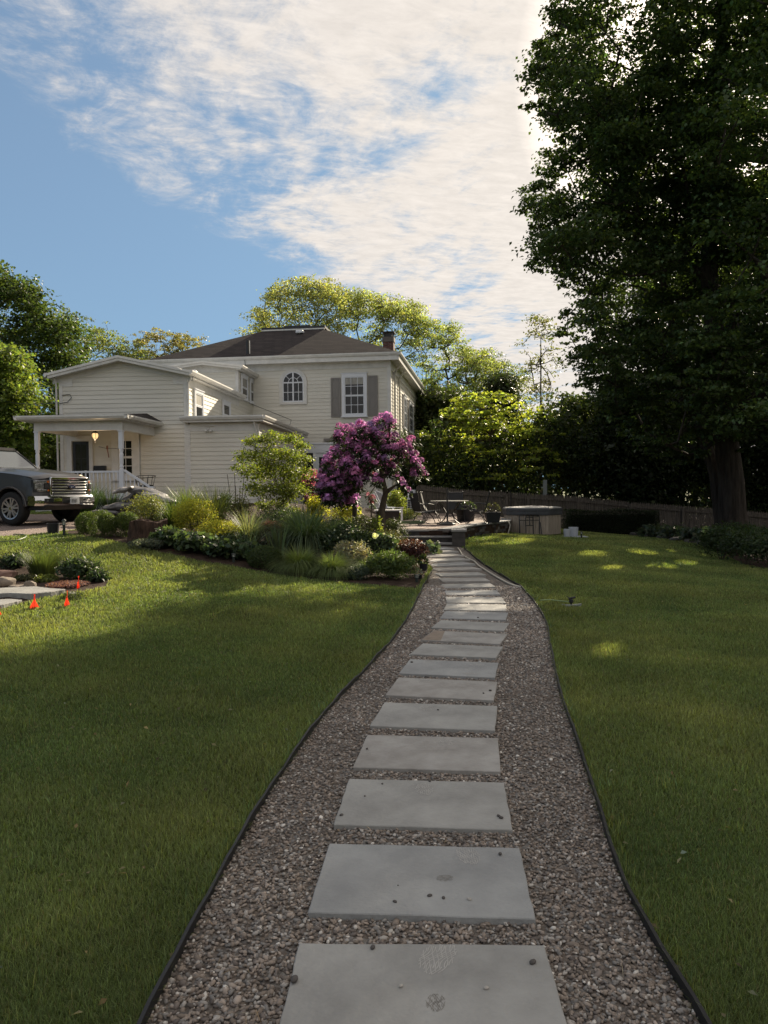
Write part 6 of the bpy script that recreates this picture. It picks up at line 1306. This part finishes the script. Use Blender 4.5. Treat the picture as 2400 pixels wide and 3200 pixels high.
clump('iris', 'fan of stiff grey-green iris blades behind the clipped ball', 872, 15.8, 90, 1650, 60, .035, (.085, .115, .07), arch=(.1, .9), cat='iris', br=.3, segs=4, lenk=1.1)
clump('iris', 'small clump of broad blades above the leafy row', 770, 15.8, 70, 1665, 34, .035, (.10, .13, .08), arch=(.1, .8), cat='iris', br=.3, segs=4, lenk=1.1)
mound('burgundy_shrub', 'low burgundy-leaved shrub behind the iris blades', 850, 17.6, 120, 1625, .045, BURG, 1900, lumps=7)
mound('peony', 'dark-leaved peony bush dotted with small white blooms', 1085, 16.0, 175, 1642, .075, (.045, .068, .032), 2300, cat='peony', flowers=(26, .035, (.7, .7, .64), 'blossoms'), up=.7)
mound('peony', 'peony bush with one large white bloom left of the purple shrub', 1190, 15.9, 125, 1668, .075, (.045, .068, .032), 1700, cat='peony', flowers=(7, .05, (.75, .75, .7), 'blossoms'), up=.7)
b = P(1172, 1674, 15.3); 
V, Fq = leafgeo(b+rdir(60)*.05, rdir(60), rdir(60), .05, .045); o = tag(npmesh('peony_bloom', V-b, Fq, LEAF, None, cols=lcols(60, (.8, .8, .75), .08, .02), loc=b), 'largest round white peony bloom, standing above the dark leaves', 'flower')
mound('astilbe', 'cream-leaved feathery perennial behind the fine grasses', 1100, 15.1, 130, 1688, .06, (.27, .25, .18), 1900, cat='perennial', lumps=7, aspect=.35, inner=.5)
mound('willowleaf_shrub', 'rounded mid-green narrow-leaved shrub at the corner of bed and path', 1222, 14.25, 172, 1722, .062, (.085, .12, .04), 5200, lumps=8, aspect=.3, inner=.5)
mound('blue_cushion', 'blue-grey cushion plant between the fine grass and the narrow-leaved shrub', 1117, 14.0, 82, 1768, .028, BLUEG, 3200, lumps=5, cat='perennial', stems=0)
mound('purple_shrub', 'dark purple-leaved shrub beside the stone steps and path', 1283, 15.9, 118, 1684, .045, (.085, .036, .036), 3400, lumps=7, inner=.5)
mound('hosta', 'pale grey-green hosta beside the last pavers', 1342, 18.6, 50, 1702, .16, (.12, .15, .11), 60, cat='hosta', aspect=.75, up=.9, stems=0, lumps=3)
mound('dark_shrub', 'dark small-leaved bush left of the rhododendron foot', 1130, 18.6, 120, 1606, .035, (.035, .045, .020), 2600)
mound('dark_shrub', 'dark small-leaved bush right of the rhododendron foot', 1232, 19.0, 95, 1618, .035, (.035, .045, .020), 2200)
mound('tan_perennial', 'brownish-green fine plant below the right dark bush', 1215, 17.4, 110, 1652, .04, (.085, .085, .04), 1800, cat='perennial', aspect=.3)
mound('fern', 'bright yellow-green fern leaf at the rhododendron foot', 1172, 18.4, 46, 1608, .07, (.20, .24, .05), 260, cat='fern', mt=LEAFY, aspect=.35, stems=0)
mound('yellow_shrub', 'bright golden-leaved shrub left of the rhododendron trunks', 992, 21.5, 85, 1548, .06, (.32, .31, .04), 1700, mt=LEAFY, inner=.5)
mound('yellow_shrub', 'low bright yellow-green plants under the large light green bush', 925, 21.0, 90, 1588, .05, (.24, .25, .04), 1400, mt=LEAFY, inner=.5)
mound('yellow_shrub', 'golden-leaved shrub seen between the rhododendron trunks', 1080, 23, 110, 1560, .06, (.30, .30, .05), 1600, mt=LEAFY, inner=.5)
mound('variegated_shrub', 'loose olive-green variegated bush below the thin canes', 752, 19.3, 85, 1545, .04, (.13, .14, .05), 1400, inner=.4)
mound('dark_shrub', 'small dark bush against the cream wall', 700, 20.6, 62, 1540, .05, (.03, .05, .02), 700, inner=.4)
mound('green_perennial', 'green filler plants between the grasses and the light green bush', 870, 19.0, 190, 1585, .05, (.055, .08, .03), 2600, cat='perennial')
mound('green_perennial', 'olive plants behind the large blue-green grass', 940, 18.8, 120, 1600, .05, (.075, .09, .03), 1500, cat='perennial')
mound('green_perennial', 'green filler plants left of the golden shrub by the wall', 500, 19.3, 100, 1575, .05, (.06, .085, .03), 1400, cat='perennial')
mound('green_perennial', 'dense green leaves behind the peonies and right of the dark grass', 1060, 18.6, 140, 1618, .06, (.045, .065, .025), 1800, cat='perennial')
mb = MB(); cn = place(740, 21.0); hh = rowz(740, 1480, 21.0)-cn[2]
for px, tp, ln_ in ((712, 1482, -.12), (735, 1478, -.08), (737, 1518, 0), (752, 1518, 0), (765, 1482, .12), (772, 1516, .05)): x = (px-740)/F*21; h = rowz(px, tp, 21)-cn[2]; mb.tube([(x*.4, 0, 0), (x, 0, h)], .009, 5)
tag(mb.build('canes', BARK, loc=cn), 'bundle of bare brown canes standing in front of the cream wall', 'canes')
mound('azalea', 'yellow-green bush between the house corner and the heat pump', 1238, 27.5, 70, 1528, .06, (.17, .20, .05), 1900, mt=LEAFY, inner=.5)
mound('azalea', 'low yellow-green planting at the back edge of the patio', 1270, 28.0, 90, 1590, .05, (.16, .18, .07), 1200, mt=LEAFY)
# left island bed
mound('dark_leafy_clump', 'dark glossy-leaved clump at the right end of the left island bed', 245, 12.8, 130, 1750, .085, (.045, .07, .034), 1300, cat='perennial', aspect=.4, up=.8, inner=.55)
mound('dark_leafy_clump', 'smaller dark-leaved lobe spilling onto the lawn from the island bed', 298, 12.5, 66, 1796, .075, (.030, .050, .024), 500, cat='perennial', aspect=.4, up=.8)
clump('feathery_grass', 'fine feathery green shrub in the middle of the left island bed', 130, 13.1, 120, 1734, 1300, .006, (.075, .10, .035), arch=(.2, 1.3), br=.3)
mound('dark_leafy_clump', 'shiny dark-leaved plant at the left edge of the photo', 32, 13.6, 90, 1742, .09, (.028, .045, .024), 500, cat='perennial', aspect=.35)
mound('green_cushion', 'small yellow-green cushion behind the boulder', 142, 12.45, 72, 1800, .035, (.12, .14, .04), 1100, cat='perennial', stems=0)
mound('green_cushion', 'brownish-green cushion left of the yellow-green one', 75, 12.6, 66, 1797, .03, (.07, .075, .04), 1300, cat='perennial', stems=0)
mound('pink_groundcover', 'low dusky pink flowering mat beside the flagstone tip', 208, 12.05, 130, 1822, .025, (.17, .085, .10), 3800, cat='groundcover', stems=0, jit=.3, depth=.7)
mound('dark_tuft', 'dark tuft of longer grass in front of the pink mat', 225, 11.0, 80, 1868, .05, (.04, .055, .02), 260, cat='grass', stems=0, aspect=.2)
# nursery pots at the path corner
th, r_, h = pot(1322, 15.4, 26, 1762, 'taller black nursery pot beside the purple shrub at the path corner'); potplant(th, r_, h, .18, .09, (.05, .07, .03), 60)
th, r_, h = pot(1306, 14.3, 24, 1795, 'small black nursery pot with pale leaves at the path corner'); potplant(th, r_, h, .12, .05, (.35, .38, .32), 60)
# large light green bush with several stems
def bush(name, label, base, puffs, leaf, colr, per, mt, stems, bark=BARK, **k): return tree(name, label, k.pop('cat', 'bush'), base, stems, k.pop('radii', [.05]*len(stems)), puffs, per, leaf, colr, mt=mt, bark=bark, **k)
b = place(858, 20.3); pf = []
for px, py, rr in ((800,1385,.32),(850,1375,.35),(905,1380,.3),(940,1400,.25),(770,1430,.33),(830,1430,.4),(890,1430,.4),(945,1440,.3),(748,1470,.22),(800,1480,.4),(860,1480,.45),(920,1490,.4),(955,1480,.22),(790,1530,.3),(850,1540,.4),(905,1545,.38),(940,1540,.28),(870,1590,.35),(820,1585,.22)):
    pf.append((P(px, py, 20.3+rng.uniform(-.45, .45)), (rr, rr, rr*.7)))
bush('light_green_bush', 'large light green bush with sunlit tips standing before the lean-to', b, pf, .055, (.15, .18, .040), 6500, LEAFY, [b+[.0, 0, -.05], b+[0, 0, .2]], radii=[.07, .05], seg=.25, rtip=.006, aspect=.62, lv=.2)
# rhododendron: two trunks, leathery dark leaves, many trusses of purple flowers
RB = place(1196, 18.8); Yr = 18.8
def rhodo(name, lab, trunk, radii, trs, base, leafc, fcol, rr=.085, nleaf=16):
    th = thing(name, lab, 'rhododendron', base); E = grow(trunk, radii, [t-np.array([0, 0, .06]) for t in trs], seg=.22, sag=-.02, rtip=.0075, expo=.5, up=.3)
    V, Fq = limbs(E, 6); npmesh('trunk', V-base, Fq, BARK, th, smooth=True)
    C = np.repeat(np.array(trs), nleaf, 0); n = len(C); a = rng.uniform(0, 6.28, n); D = np.c_[np.cos(a), np.sin(a), rng.uniform(-.9, .15, n)]; D = unit(D)
    C2 = C+[0, 0, -.07]+D*.10+rng.normal(0, .03, (n, 3)); V, Fq = leafgeo(C2, D, np.c_[D[:, :2]*.5, np.ones(n)]+rng.normal(0, .2, (n, 3)), .13, .045); npmesh('foliage', V-base, Fq, LEAFD, th, cols=lcols(n, leafc, .25, .08))
    k = rng.random(len(trs)) < .92; T = np.array(trs)[k]; m = 46; s_ = rr*np.exp(rng.normal(0, .18, len(T))); Cn = np.repeat(T, m, 0); d = rdir(len(Cn)); d[:, 2] = np.where(d[:, 2] < -.45, -d[:, 2], d[:, 2]); S = np.repeat(s_, m)[:, None]
    Q = Cn+d*S*rng.uniform(.7, 1, (len(Cn), 1)); V, Fq = leafgeo(Q, np.cross(d, rdir(len(Cn))), d+rng.normal(0, .35, d.shape), S[:, 0]*.62, S[:, 0]*.55, .2)
    tone = np.repeat(np.exp(rng.normal(0, .22, (len(T), 1)))*np.array(fcol)*np.c_[1+rng.normal(0, .12, len(T)), np.ones(len(T)), np.ones(len(T))], m, 0)
    cc = np.repeat(np.clip(tone*np.exp(rng.normal(0, .18, (len(Cn), 1))), 0, 1), 4, 0); npmesh('blossoms', V-base, Fq, leafmat('petal', .4, .6, .1, (1.15, 1, 1.1), .12, 3), th, cols=cc); return th
# dome outline of the purple crown as read from the photo: (row, left, right)
outl = [(1300,1185,1232),(1318,1130,1245),(1335,1060,1230),(1355,1045,1232),(1372,1040,1300),(1395,1030,1300),(1420,1022,1308),(1445,1012,1312),(1470,1000,1325),(1495,990,1330),(1520,990,1120),(1545,1000,1100),(1565,1008,1060)]
trs = []
for (y0, l0, r0), (y1, l1, r1) in zip(outl[:-1], outl[1:]):
    cnt = int((r0-l0+r1-l1)/2*(y1-y0)/165)+2
    for _ in range(cnt):
        y = rng.uniform(y0, y1); t = (y-y0)/(y1-y0); l = l0+(l1-l0)*t; r = r0+(r1-r0)*t; x = rng.uniform(l+6, r-6)
        if 1130 < x < 1290 and y > 1455 and rng.random() < .75: continue
        if x > 1240 and y > 1430 and x < 1290: continue
        half = 1.25*math.sqrt(max(.05, 1-((x-1150)/185)**2)); side = -1 if rng.random() < .68 else 1; trs.append(P(x, y, Yr+side*half*rng.uniform(.35, 1)))
for x, y in ((1190,1302),(1212,1306),(1225,1318),(1060,1330),(1075,1336),(1285,1372),(1302,1385),(1322,1462),(1328,1480),(1315,1440),(1000,1490),(1012,1520),(1030,1535),(1040,1560),(1012,1555),(1195,1505),(1262,1512),(1275,1530),(1255,1500)): trs.append(P(x, y, Yr+rng.uniform(-.4, .2)))
t0 = [RB+[0, 0, -.05], P(1192, 1600, Yr), P(1205, 1540, Yr), P(1195, 1490, Yr+.05), P(1180, 1430, Yr)]
rhodo('rhododendron', 'tall purple-flowering rhododendron tree with twisted bare trunks', t0, [.11, .10, .075, .06, .04], trs, RB, (.028, .040, .018), (.50, .225, .43), .088)
rb2 = place(1108, 19.4); t1 = [rb2+[0, 0, -.05], P(1108, 1575, 19.4), P(1095, 1520, 19.3)]
tr2 = [P(rng.uniform(1010, 1120), rng.uniform(1440, 1585), 19.4+rng.uniform(-.8, .8)) for _ in range(70)]; rhodo('rhododendron', 'second purple rhododendron stem leaning left of the main trunk', t1, [.08, .065, .04], tr2, rb2, (.028, .040, .018), (.50, .23, .44), .088)
pb = place(968, 22.3); tp_ = [P(x, y, 22.3+rng.uniform(-.4, .4)) for x, y in ((955,1487),(945,1500),(960,1505),(975,1478),(983,1475),(950,1508),(968,1490),(955,1545),(960,1560),(985,1490),(972,1512),(945,1490))]
for _ in range(16): tp_.append(P(rng.uniform(950, 1005), rng.uniform(1500, 1580), 22.5+rng.uniform(-.4, .5)))
rhodo('pink_rhododendron', 'smaller salmon-pink rhododendron behind the left side of the purple one', [pb+[0, 0, -.05], pb+[0, 0, .4]], [.05, .04], tp_[:], pb, (.05, .07, .03), (.62, .20, .26), .085, 22)
pb = place(1160, 23.0); tp_ = [P(x, y, 23+rng.uniform(-.3, .3)) for x, y in ((1150,1545),(1158,1560),(1162,1570),(1170,1480),(1180,1490),(1150,1530),(1108,1540),(1225,1440),(1165,1555))]; rhodo('pink_rhododendron', 'pale pink azalea glimpsed between the rhododendron trunks', [pb+[0, 0, -.05], pb+[0, 0, .4]], [.04, .03], tp_, pb, (.05, .07, .03), (.65, .25, .28), .08, 18)
# right side: dark hedge, hosta bed, fern bank
hb = place(1905, 31.0); wl = (2055-1767)/F*31; hh = rowz(1905, 1592, 31)-hb[2]; th = thing('yew_hedge', 'long low dark hedge between the hot tub and the right lawn bed', 'hedge', hb)
n = 16000; q = rng.uniform(-1, 1, (n, 3)); ax = rng.integers(0, 3, n); sg = np.where(rng.random(n) < .5, -1, 1); ax = np.where(rng.random(n) < .55, 1, ax); q[np.arange(n), ax] = sg*rng.uniform(.82, 1.02, n); q[ax == 1, 1] = -np.abs(q[ax == 1, 1])
C = q*[wl/2, .55, hh/2*.97]+[0, 0, hh/2]; C[:, 2] += .04*np.sin(C[:, 0]*3); C[:, 0] *= 1-.05*(C[:, 2]/hh)**3; V, Fq = leafgeo(C, unit(rng.normal(0, 1, (n, 3))+[0, 0, .4]), rdir(n), .06, .028); npmesh('foliage', V, Fq, LEAFD, th, cols=lcols(n, (.022, .032, .014), .3))
MB().box(-wl/2+.2, wl/2-.2, -.4, .4, 0, hh-.2).build('hedge_core', mat('hedge_twigs', (.02, .018, .012), .95), th)
k = 0
for px, Y, w_, t_ in ((2035, 27.0, 80, 1650), (2105, 26.0, 95, 1648), (2165, 24.5, 90, 1655), (2215, 23.0, 100, 1650)):
    mound('hosta', ['leftmost', 'second', 'third', 'rightmost'][k]+' hosta clump in the stone-edged bed by the right lawn', px, Y, w_, t_, .16, (.05, .07, .045), 260, cat='hosta', aspect=.6, up=.95, stems=0, group='hostas in the stone-edged bed'); k += 1
k = 0
for i, (px, py, w_, h_) in enumerate(((1990,1672,40,9),(2032,1679,45,10),(2075,1684,42,12),(2118,1690,48,12),(2160,1697,46,13),(2200,1703,44,14))):
    rock(px, py, w_, h_, ['leftmost', 'second', 'third', 'fourth', 'fifth', 'rightmost'][i]+' flat dark edging stone of the right lawn bed', .8, mat('dark_stone', (.09, .085, .075), .9, .3, 5, .6, 14)); bpy.data.objects[-1] if False else None
ordr = ['leftmost', 'second', 'third', 'fourth', 'fifth', 'rightmost']
for i, (px, Y, w_, t_) in enumerate(((2255, 20.5, 140, 1640), (2330, 19.0, 170, 1652), (2410, 17.6, 190, 1668), (2300, 22.5, 180, 1632), (2400, 21.0, 200, 1640), (2500, 19.0, 200, 1650))):
    mound('fern_bush', ordr[i]+' of the dark ferny bushes along the right lawn edge' if i < 3 else ['back', 'back right', 'far right'][i-3]+' dark ferny bush behind the right lawn edge', px, Y, w_, t_, .09, (.038, .060, .026), 1900, cat='bush', aspect=.4, up=.8, inner=.45, group='dark ferny bushes by the right lawn', lumps=8)

# ================================================ trees
def puffs_px(lst, Yr_, k=1.0, flat=.62):
    return [(P(px, py, Yr_+rng.uniform(-1, 1)*k), (r_, r_, r_*flat)) for px, py, r_ in lst]
def fill(n, x0, x1, y0, y1, Y0, Y1, r0, r1, test=None, flat=.6):
    out = []
    while len(out) < n:
        px, py, Y = rng.uniform(x0, x1), rng.uniform(y0, y1), rng.uniform(Y0, Y1)
        if test and not test(px, py): continue
        r_ = rng.uniform(r0, r1); out.append((P(px, py, Y), (r_, r_, r_*flat)))
    return out
# the great maple on the right
SIL = [(-900,1760),(-300,1690),(-40,1740),(0,1700),(60,1668),(130,1640),(200,1618),(260,1628),(330,1650),(380,1665),(415,1700),(440,1790),(470,1700),(500,1665),(540,1660),(600,1600),(640,1592),(680,1625),(720,1640),(770,1650),(800,1640),(850,1650),(870,1740),(900,1760),(960,1770),(990,1730),(1030,1720),(1080,1770),(1150,1790),(1230,1840),(1300,1900)]
def silx(py): return np.interp(py, [s[0] for s in SIL], [s[1] for s in SIL])
MCOL = (.052, .080, .027)
mb_ = place(2290, 28.0); m1 = []
for py in np.arange(-300, 1180, 42):
    for _ in range(2): r_ = rng.uniform(.45, .8); m1.append((P(silx(py)+r_*60+rng.uniform(0, 60), py+rng.uniform(-18, 18), 28+rng.uniform(-2.2, 1.5)), (r_, r_, r_*.5)))
low = lambda px, py: px > silx(py)+85 and not (py > 1230 and px < 2130)
m1 += fill(470, 1640, 2750, -1300, 1230, 24.5, 33, .8, 1.25, low)
m1 += fill(26, 2080, 2420, -60, 260, 24.5, 27.5, .7, 1.1, None, .45); m1 += fill(34, 2080, 2500, 900, 1400, 22.5, 26, .7, 1.2, None, .4); m1 += fill(46, 1850, 2300, 1180, 1430, 26, 31.5, .7, 1.1, lambda x, y: x > 1830+(y-1180)*.9, .4)
for _ in range(110):      # filler puffs added along sun rays to shade the foreground
    p0 = np.array([rng.uniform(-3.5, 8), rng.uniform(0, 10.5), 0]); sv = np.array(sunv); c_ = p0+sv*((rng.uniform(25.5, 31)-p0[1])/sv[1]); r_ = rng.uniform(.7, 1.1)
    if c_[0] > 5.6+(.6 if c_[2] > 9 else .4): m1.append((c_, (r_, r_, r_*.55)))
tr_m = [mb_+[0, 0, -.3], mb_+[0, 0, .6], P(2285, 1500, 28), P(2262, 1330, 28), P(2240, 1100, 28), P(2215, 850, 28), P(2225, 600, 28), P(2235, 350, 28), P(2260, 50, 28), P(2260, -300, 28), P(2270, -700, 28)]
big = tree('maple_tree', 'huge dark maple with thick furrowed trunk filling the right side of the photo', 'tree', mb_, tr_m, [.80, .52, .45, .42, .33, .3, .27, .24, .2, .15, .1], m1, 520, .135, MCOL, zs=.2, mt=LEAFD, bark=BARKD, seg=1.0, rtip=.014, lv=.3)
# second stem group, left of the main trunk
s2 = place(2262, 28.9); m2 = fill(120, 1800, 2260, 300, 1250, 27.5, 32, .7, 1.1, low)
tree('maple_tree', 'slimmer dark maple with forked curving stems left of the great trunk', 'tree', s2, [s2+[0, 0, -.2], P(2235, 1480, 29.0), P(2175, 1300, 29.5), P(2130, 1200, 29.5), P(2110, 1050, 29.5), P(2090, 930, 29.5), P(2040, 800, 29.5)], [.27, .23, .21, .19, .16, .12, .08], m2, 400, .135, MCOL, zs=.2, mt=LEAFD, bark=BARKD, seg=1.0, rtip=.016)
s3 = place(2450, 24.0); m3 = fill(150, 2200, 2900, -400, 1330, 21, 27, .8, 1.2, None)
tree('maple_tree', 'dark maple at the right edge of the photo with low drooping leaves', 'tree', s3, [s3+[0, 0, -.2], P(2440, 1200, 24), P(2430, 900, 24), P(2440, 500, 24), P(2450, 0, 24)], [.4, .33, .28, .2, .1], m3, 380, .13, (.060, .095, .032), zs=.2, mt=LEAFD, bark=BARKD, seg=1.0, rtip=.016)
# understorey and woods behind the fence
def wood(name, lab, px, Y, top, wpx, colr, n, leaf=.22, cat='tree', mt=LEAFD, per=190, low=1560, flat=.7, r=(.9, 1.5), group=None, trk=.2, lean=0, bark=BARKD, rows=None, zspread=1.5, sag=.06, zs=.45):
    b = place(px, Y); cx = px; h0, h1 = top, low; pf = []
    for _ in range(n):
        t = rng.random(); py = h0+(h1-h0)*t; wv = wpx/2*(math.sin(math.pi*min(1, .12+t*.8))**.7 if rows is None else np.interp(t, *rows)); r_ = rng.uniform(*r); k_ = r_/Y*F
        x = cx+lean*(1-t)+rng.uniform(-1, 1)*max(5, wv-k_*.8); pf.append((P(x, py+k_*flat*.8*(1-t), Y+rng.uniform(-zspread, zspread)), (r_, r_, r_*flat)))
    tz_ = P(px+lean, h0+(h1-h0)*.25, Y); tz2 = P(px+lean*.4, (h0+h1)/2, Y)
    return tree(name, lab, cat, b, [b+[0, 0, -.2], b+[0, 0, 1.2], tz2, tz_], [trk*1.2, trk, trk*.7, trk*.3], pf, per, leaf, colr, mt=mt, bark=bark, seg=1.0, rtip=.014, group=group, sag=sag, zs=zs)
wood('dogwood_tree', 'spreading sunlit yellow-green tree with forked stem just behind the fence', 1535, 39.5, 1225, 520, (.24, .28, .06), 120, .16, mt=LEAFY, per=190, low=1490, flat=.26, r=(.8, 1.4), trk=.16, zs=.16, bark=BARK, rows=([0, .15, .5, 1], [.35, .75, 1, .85]), zspread=2.2)
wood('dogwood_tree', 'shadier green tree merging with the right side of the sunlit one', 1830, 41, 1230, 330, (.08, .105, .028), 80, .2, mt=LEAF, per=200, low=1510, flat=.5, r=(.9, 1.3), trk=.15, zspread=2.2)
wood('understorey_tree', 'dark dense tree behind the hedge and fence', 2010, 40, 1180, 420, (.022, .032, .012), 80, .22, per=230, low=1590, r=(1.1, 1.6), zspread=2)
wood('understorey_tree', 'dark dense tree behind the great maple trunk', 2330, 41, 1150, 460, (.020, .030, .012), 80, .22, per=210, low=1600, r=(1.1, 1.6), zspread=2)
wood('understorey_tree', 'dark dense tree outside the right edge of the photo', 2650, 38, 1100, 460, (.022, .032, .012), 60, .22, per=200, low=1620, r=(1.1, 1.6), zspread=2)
wood('understorey_tree', 'tall dark tree deep in the woods on the right', 2130, 47, 700, 520, (.026, .040, .014), 80, .26, per=150, low=1450, r=(1.3, 1.9), zspread=2)
wood('understorey_tree', 'tall dark tree deep in the woods, right of the others', 2480, 48, 500, 620, (.026, .040, .014), 90, .26, per=150, low=1500, r=(1.3, 2.0), zspread=2)
wood('thin_tree', 'thin half-bare tree with upright stems seen against the cloud', 1690, 52, 975, 170, (.15, .16, .07), 80, .15, mt=LEAF, per=55, low=1260, r=(.45, .8), trk=.07, flat=.7, bark=BARK)
wood('conifer', 'dark rounded tree below the thin half-bare one', 1565, 56, 1160, 170, (.035, .048, .018), 40, .2, mt=LEAFD, per=240, low=1420, r=(.9, 1.4), trk=.2, rows=([0, .5, 1], [.3, .9, 1]))
wood('tall_tree', 'green tree filling the gap between house corner and fence', 1370, 48, 1180, 260, (.07, .09, .03), 90, .2, mt=LEAF, per=170, low=1530, r=(.9, 1.4), trk=.18)
def outline_tree(name, lab, px, Y, x0, x1, out, low, n, colr, per=110, leaf=.145, r=(.5, 1.0), flat=.65, mt=None, trk=.2, lean=0, bark=None, zs=2.5, edge=.16):
    xs = [o[0] for o in out]; ys_ = [o[1] for o in out]; pf = []
    while len(pf) < n:
        x = rng.uniform(x0, x1); top = np.interp(x, xs, ys_)+9*math.sin(x*.11)+12*math.sin(x*.047+1); r_ = rng.uniform(*r); k = r_/Y*F
        if rng.random() < edge: y = top+k*flat+rng.uniform(0, 60)
        else: y = rng.uniform(top+k*flat, low)
        if y > low: continue
        e = min(x-x0, x1-x)/(x1-x0); 
        if rng.random() > .35+3*e: continue
        pf.append((P(x, y, Y+rng.uniform(-zs, zs)), (r_, r_, r_*flat)))
    b = place(px, Y); h = float(np.interp(px, xs, ys_))+40; a1 = P(px+lean*.4, (h+1500)/2, Y); a2 = P(px+lean, h+(1500-h)*.3, Y)
    return tree(name, lab, 'tree', b, [b+[0, 0, -.2], b+[0, 0, 1.2], a1, a2], [trk*1.2, trk, trk*.7, trk*.35], pf, per, leaf, colr, mt=mt or LEAF, bark=bark or BARK, seg=1.0, rtip=.012, sag=-.05)
OUT1 = [(770,1030),(790,970),(830,915),(880,865),(950,850),(1010,868),(1060,885),(1110,900),(1160,915),(1230,912),(1290,940),(1340,975),(1400,1010),(1450,1050),(1500,1070),(1560,1120),(1640,1150)]
outline_tree('tall_tree', 'airy olive tree rising above the main roof, its crown the highest behind the house', 930, 54, 765, 1090, OUT1, 1140, 250, (.26, .27, .12), per=150, mt=LEAFY)
outline_tree('tall_tree', 'pale green airy tree behind the chimney', 1180, 57, 1030, 1340, OUT1, 1480, 420, (.24, .265, .11), per=140, mt=LEAFY)
outline_tree('tall_tree', 'sloping light green tree right of the main house', 1400, 60, 1270, 1540, OUT1, 1500, 380, (.225, .26, .10), per=150, mt=LEAFY)
outline_tree('tall_tree', 'sunlit tree below the cloud, left of the dark rounded one', 1520, 64, 1440, 1640, OUT1, 1480, 130, (.17, .20, .075), per=180, r=(.7, 1.2))
# left side
OUT2 = [(-200,780),(-60,800),(20,835),(60,850),(95,895),(140,960),(200,990),(240,1020),(262,1090),(275,1180)]
outline_tree('large_tree', 'large dark green tree at the left edge of the photo', 70, 44, -180, 270, OUT2, 1440, 190, (.060, .088, .028), per=210, r=(.8, 1.3), leaf=.18, trk=.35, lean=-60)
OUT3 = [(150,985),(210,968),(270,985),(320,1000),(345,1030),(400,1055),(445,1075)]
outline_tree('medium_tree', 'mixed light green tree between the left edge tree and the wing roof', 270, 56, 160, 450, OUT3, 1420, 200, (.16, .185, .075), per=160)
OUT4 = [(385,1095),(415,1060),(440,1040),(500,1026),(545,1014),(590,1030),(630,1055),(670,1078)]
outline_tree('umbrella_tree', 'flat-topped olive tree above the wing roof against the blue sky', 520, 60, 390, 668, OUT4, 1150, 130, (.22, .20, .09), per=150, flat=.42)
wood('bright_tree', 'bright yellow-green tree in front of the dark one at the left edge', 10, 33, 1075, 300, (.12, .158, .04), 100, .15, mt=LEAFY, per=240, low=1420, r=(.8, 1.2), flat=.55, trk=.2, rows=([0, .3, 1], [.35, .8, 1]))
wood('backdrop_tree', 'dark green tree seen under the porch roof', 130, 48, 1290, 300, (.035, .055, .018), 60, .22, mt=LEAF, per=200, low=1520, r=(1.2, 1.7), trk=.2)
b = place(120, 34); n = 15000; th = thing('evergreen_hedge', 'rounded evergreen hedge seen behind the porch post and truck', 'hedge', b); hh = rowz(140, 1392, 34)-b[2]; d = rdir(n); d[:, 2] = np.abs(d[:, 2]); dd2 = np.sign(d)*np.abs(d)**.6; C = dd2*rng.uniform(.85, 1, (n, 1))*[2.6, 1, hh]; V, Fq = leafgeo(C, d+rdir(n)*.6, rdir(n), .09, .045); npmesh('foliage', V, Fq, LEAF, th, cols=lcols(n, (.06, .075, .022), .3))
n = 70000; X = rng.uniform(.5, 30, n); Y = rng.uniform(37.2, 41, n); h = (4.0+.8*np.sin(X*.9)+.5*np.sin(X*2.3+1)+.4*np.sin(Y*2))*(.8+.05*(X)); Z = ground(X, Y)+h*rng.random(n)
V, Fq = leafgeo(np.c_[X, Y, Z], rdir(n), unit(rdir(n)+[0, 0, 1]), rng.uniform(.12, .24, n), .11); tag(npmesh('undergrowth', V, Fq, LEAFD, None, cols=lcols(n, (.035, .052, .02), .35)), 'dark undergrowth filling the ground behind the stockade fence', 'undergrowth', kind='stuff')
# distant woods closing the horizon, nearer behind the photographer
n = 90000; a = rng.uniform(-math.pi, math.pi, n); rr_ = np.where(np.abs(a) < R(80), rng.uniform(85, 120, n), rng.uniform(38, 50, n)); X = rr_*np.sin(a); Y = rr_*np.cos(a); hgt = 7+3*np.sin(a*9)+2*np.sin(a*23+1); Z = ground(X, Y)+hgt*rng.random(n)**.7
V, Fq = leafgeo(np.c_[X, Y, Z], rdir(n), rdir(n), rng.uniform(.8, 1.6, n), .9); tag(npmesh('distant_woods', V, Fq, LEAF, None, cols=lcols(n, (.045, .06, .022), .3)), 'far-off woods closing the view all round the garden', 'woods', kind='stuff')
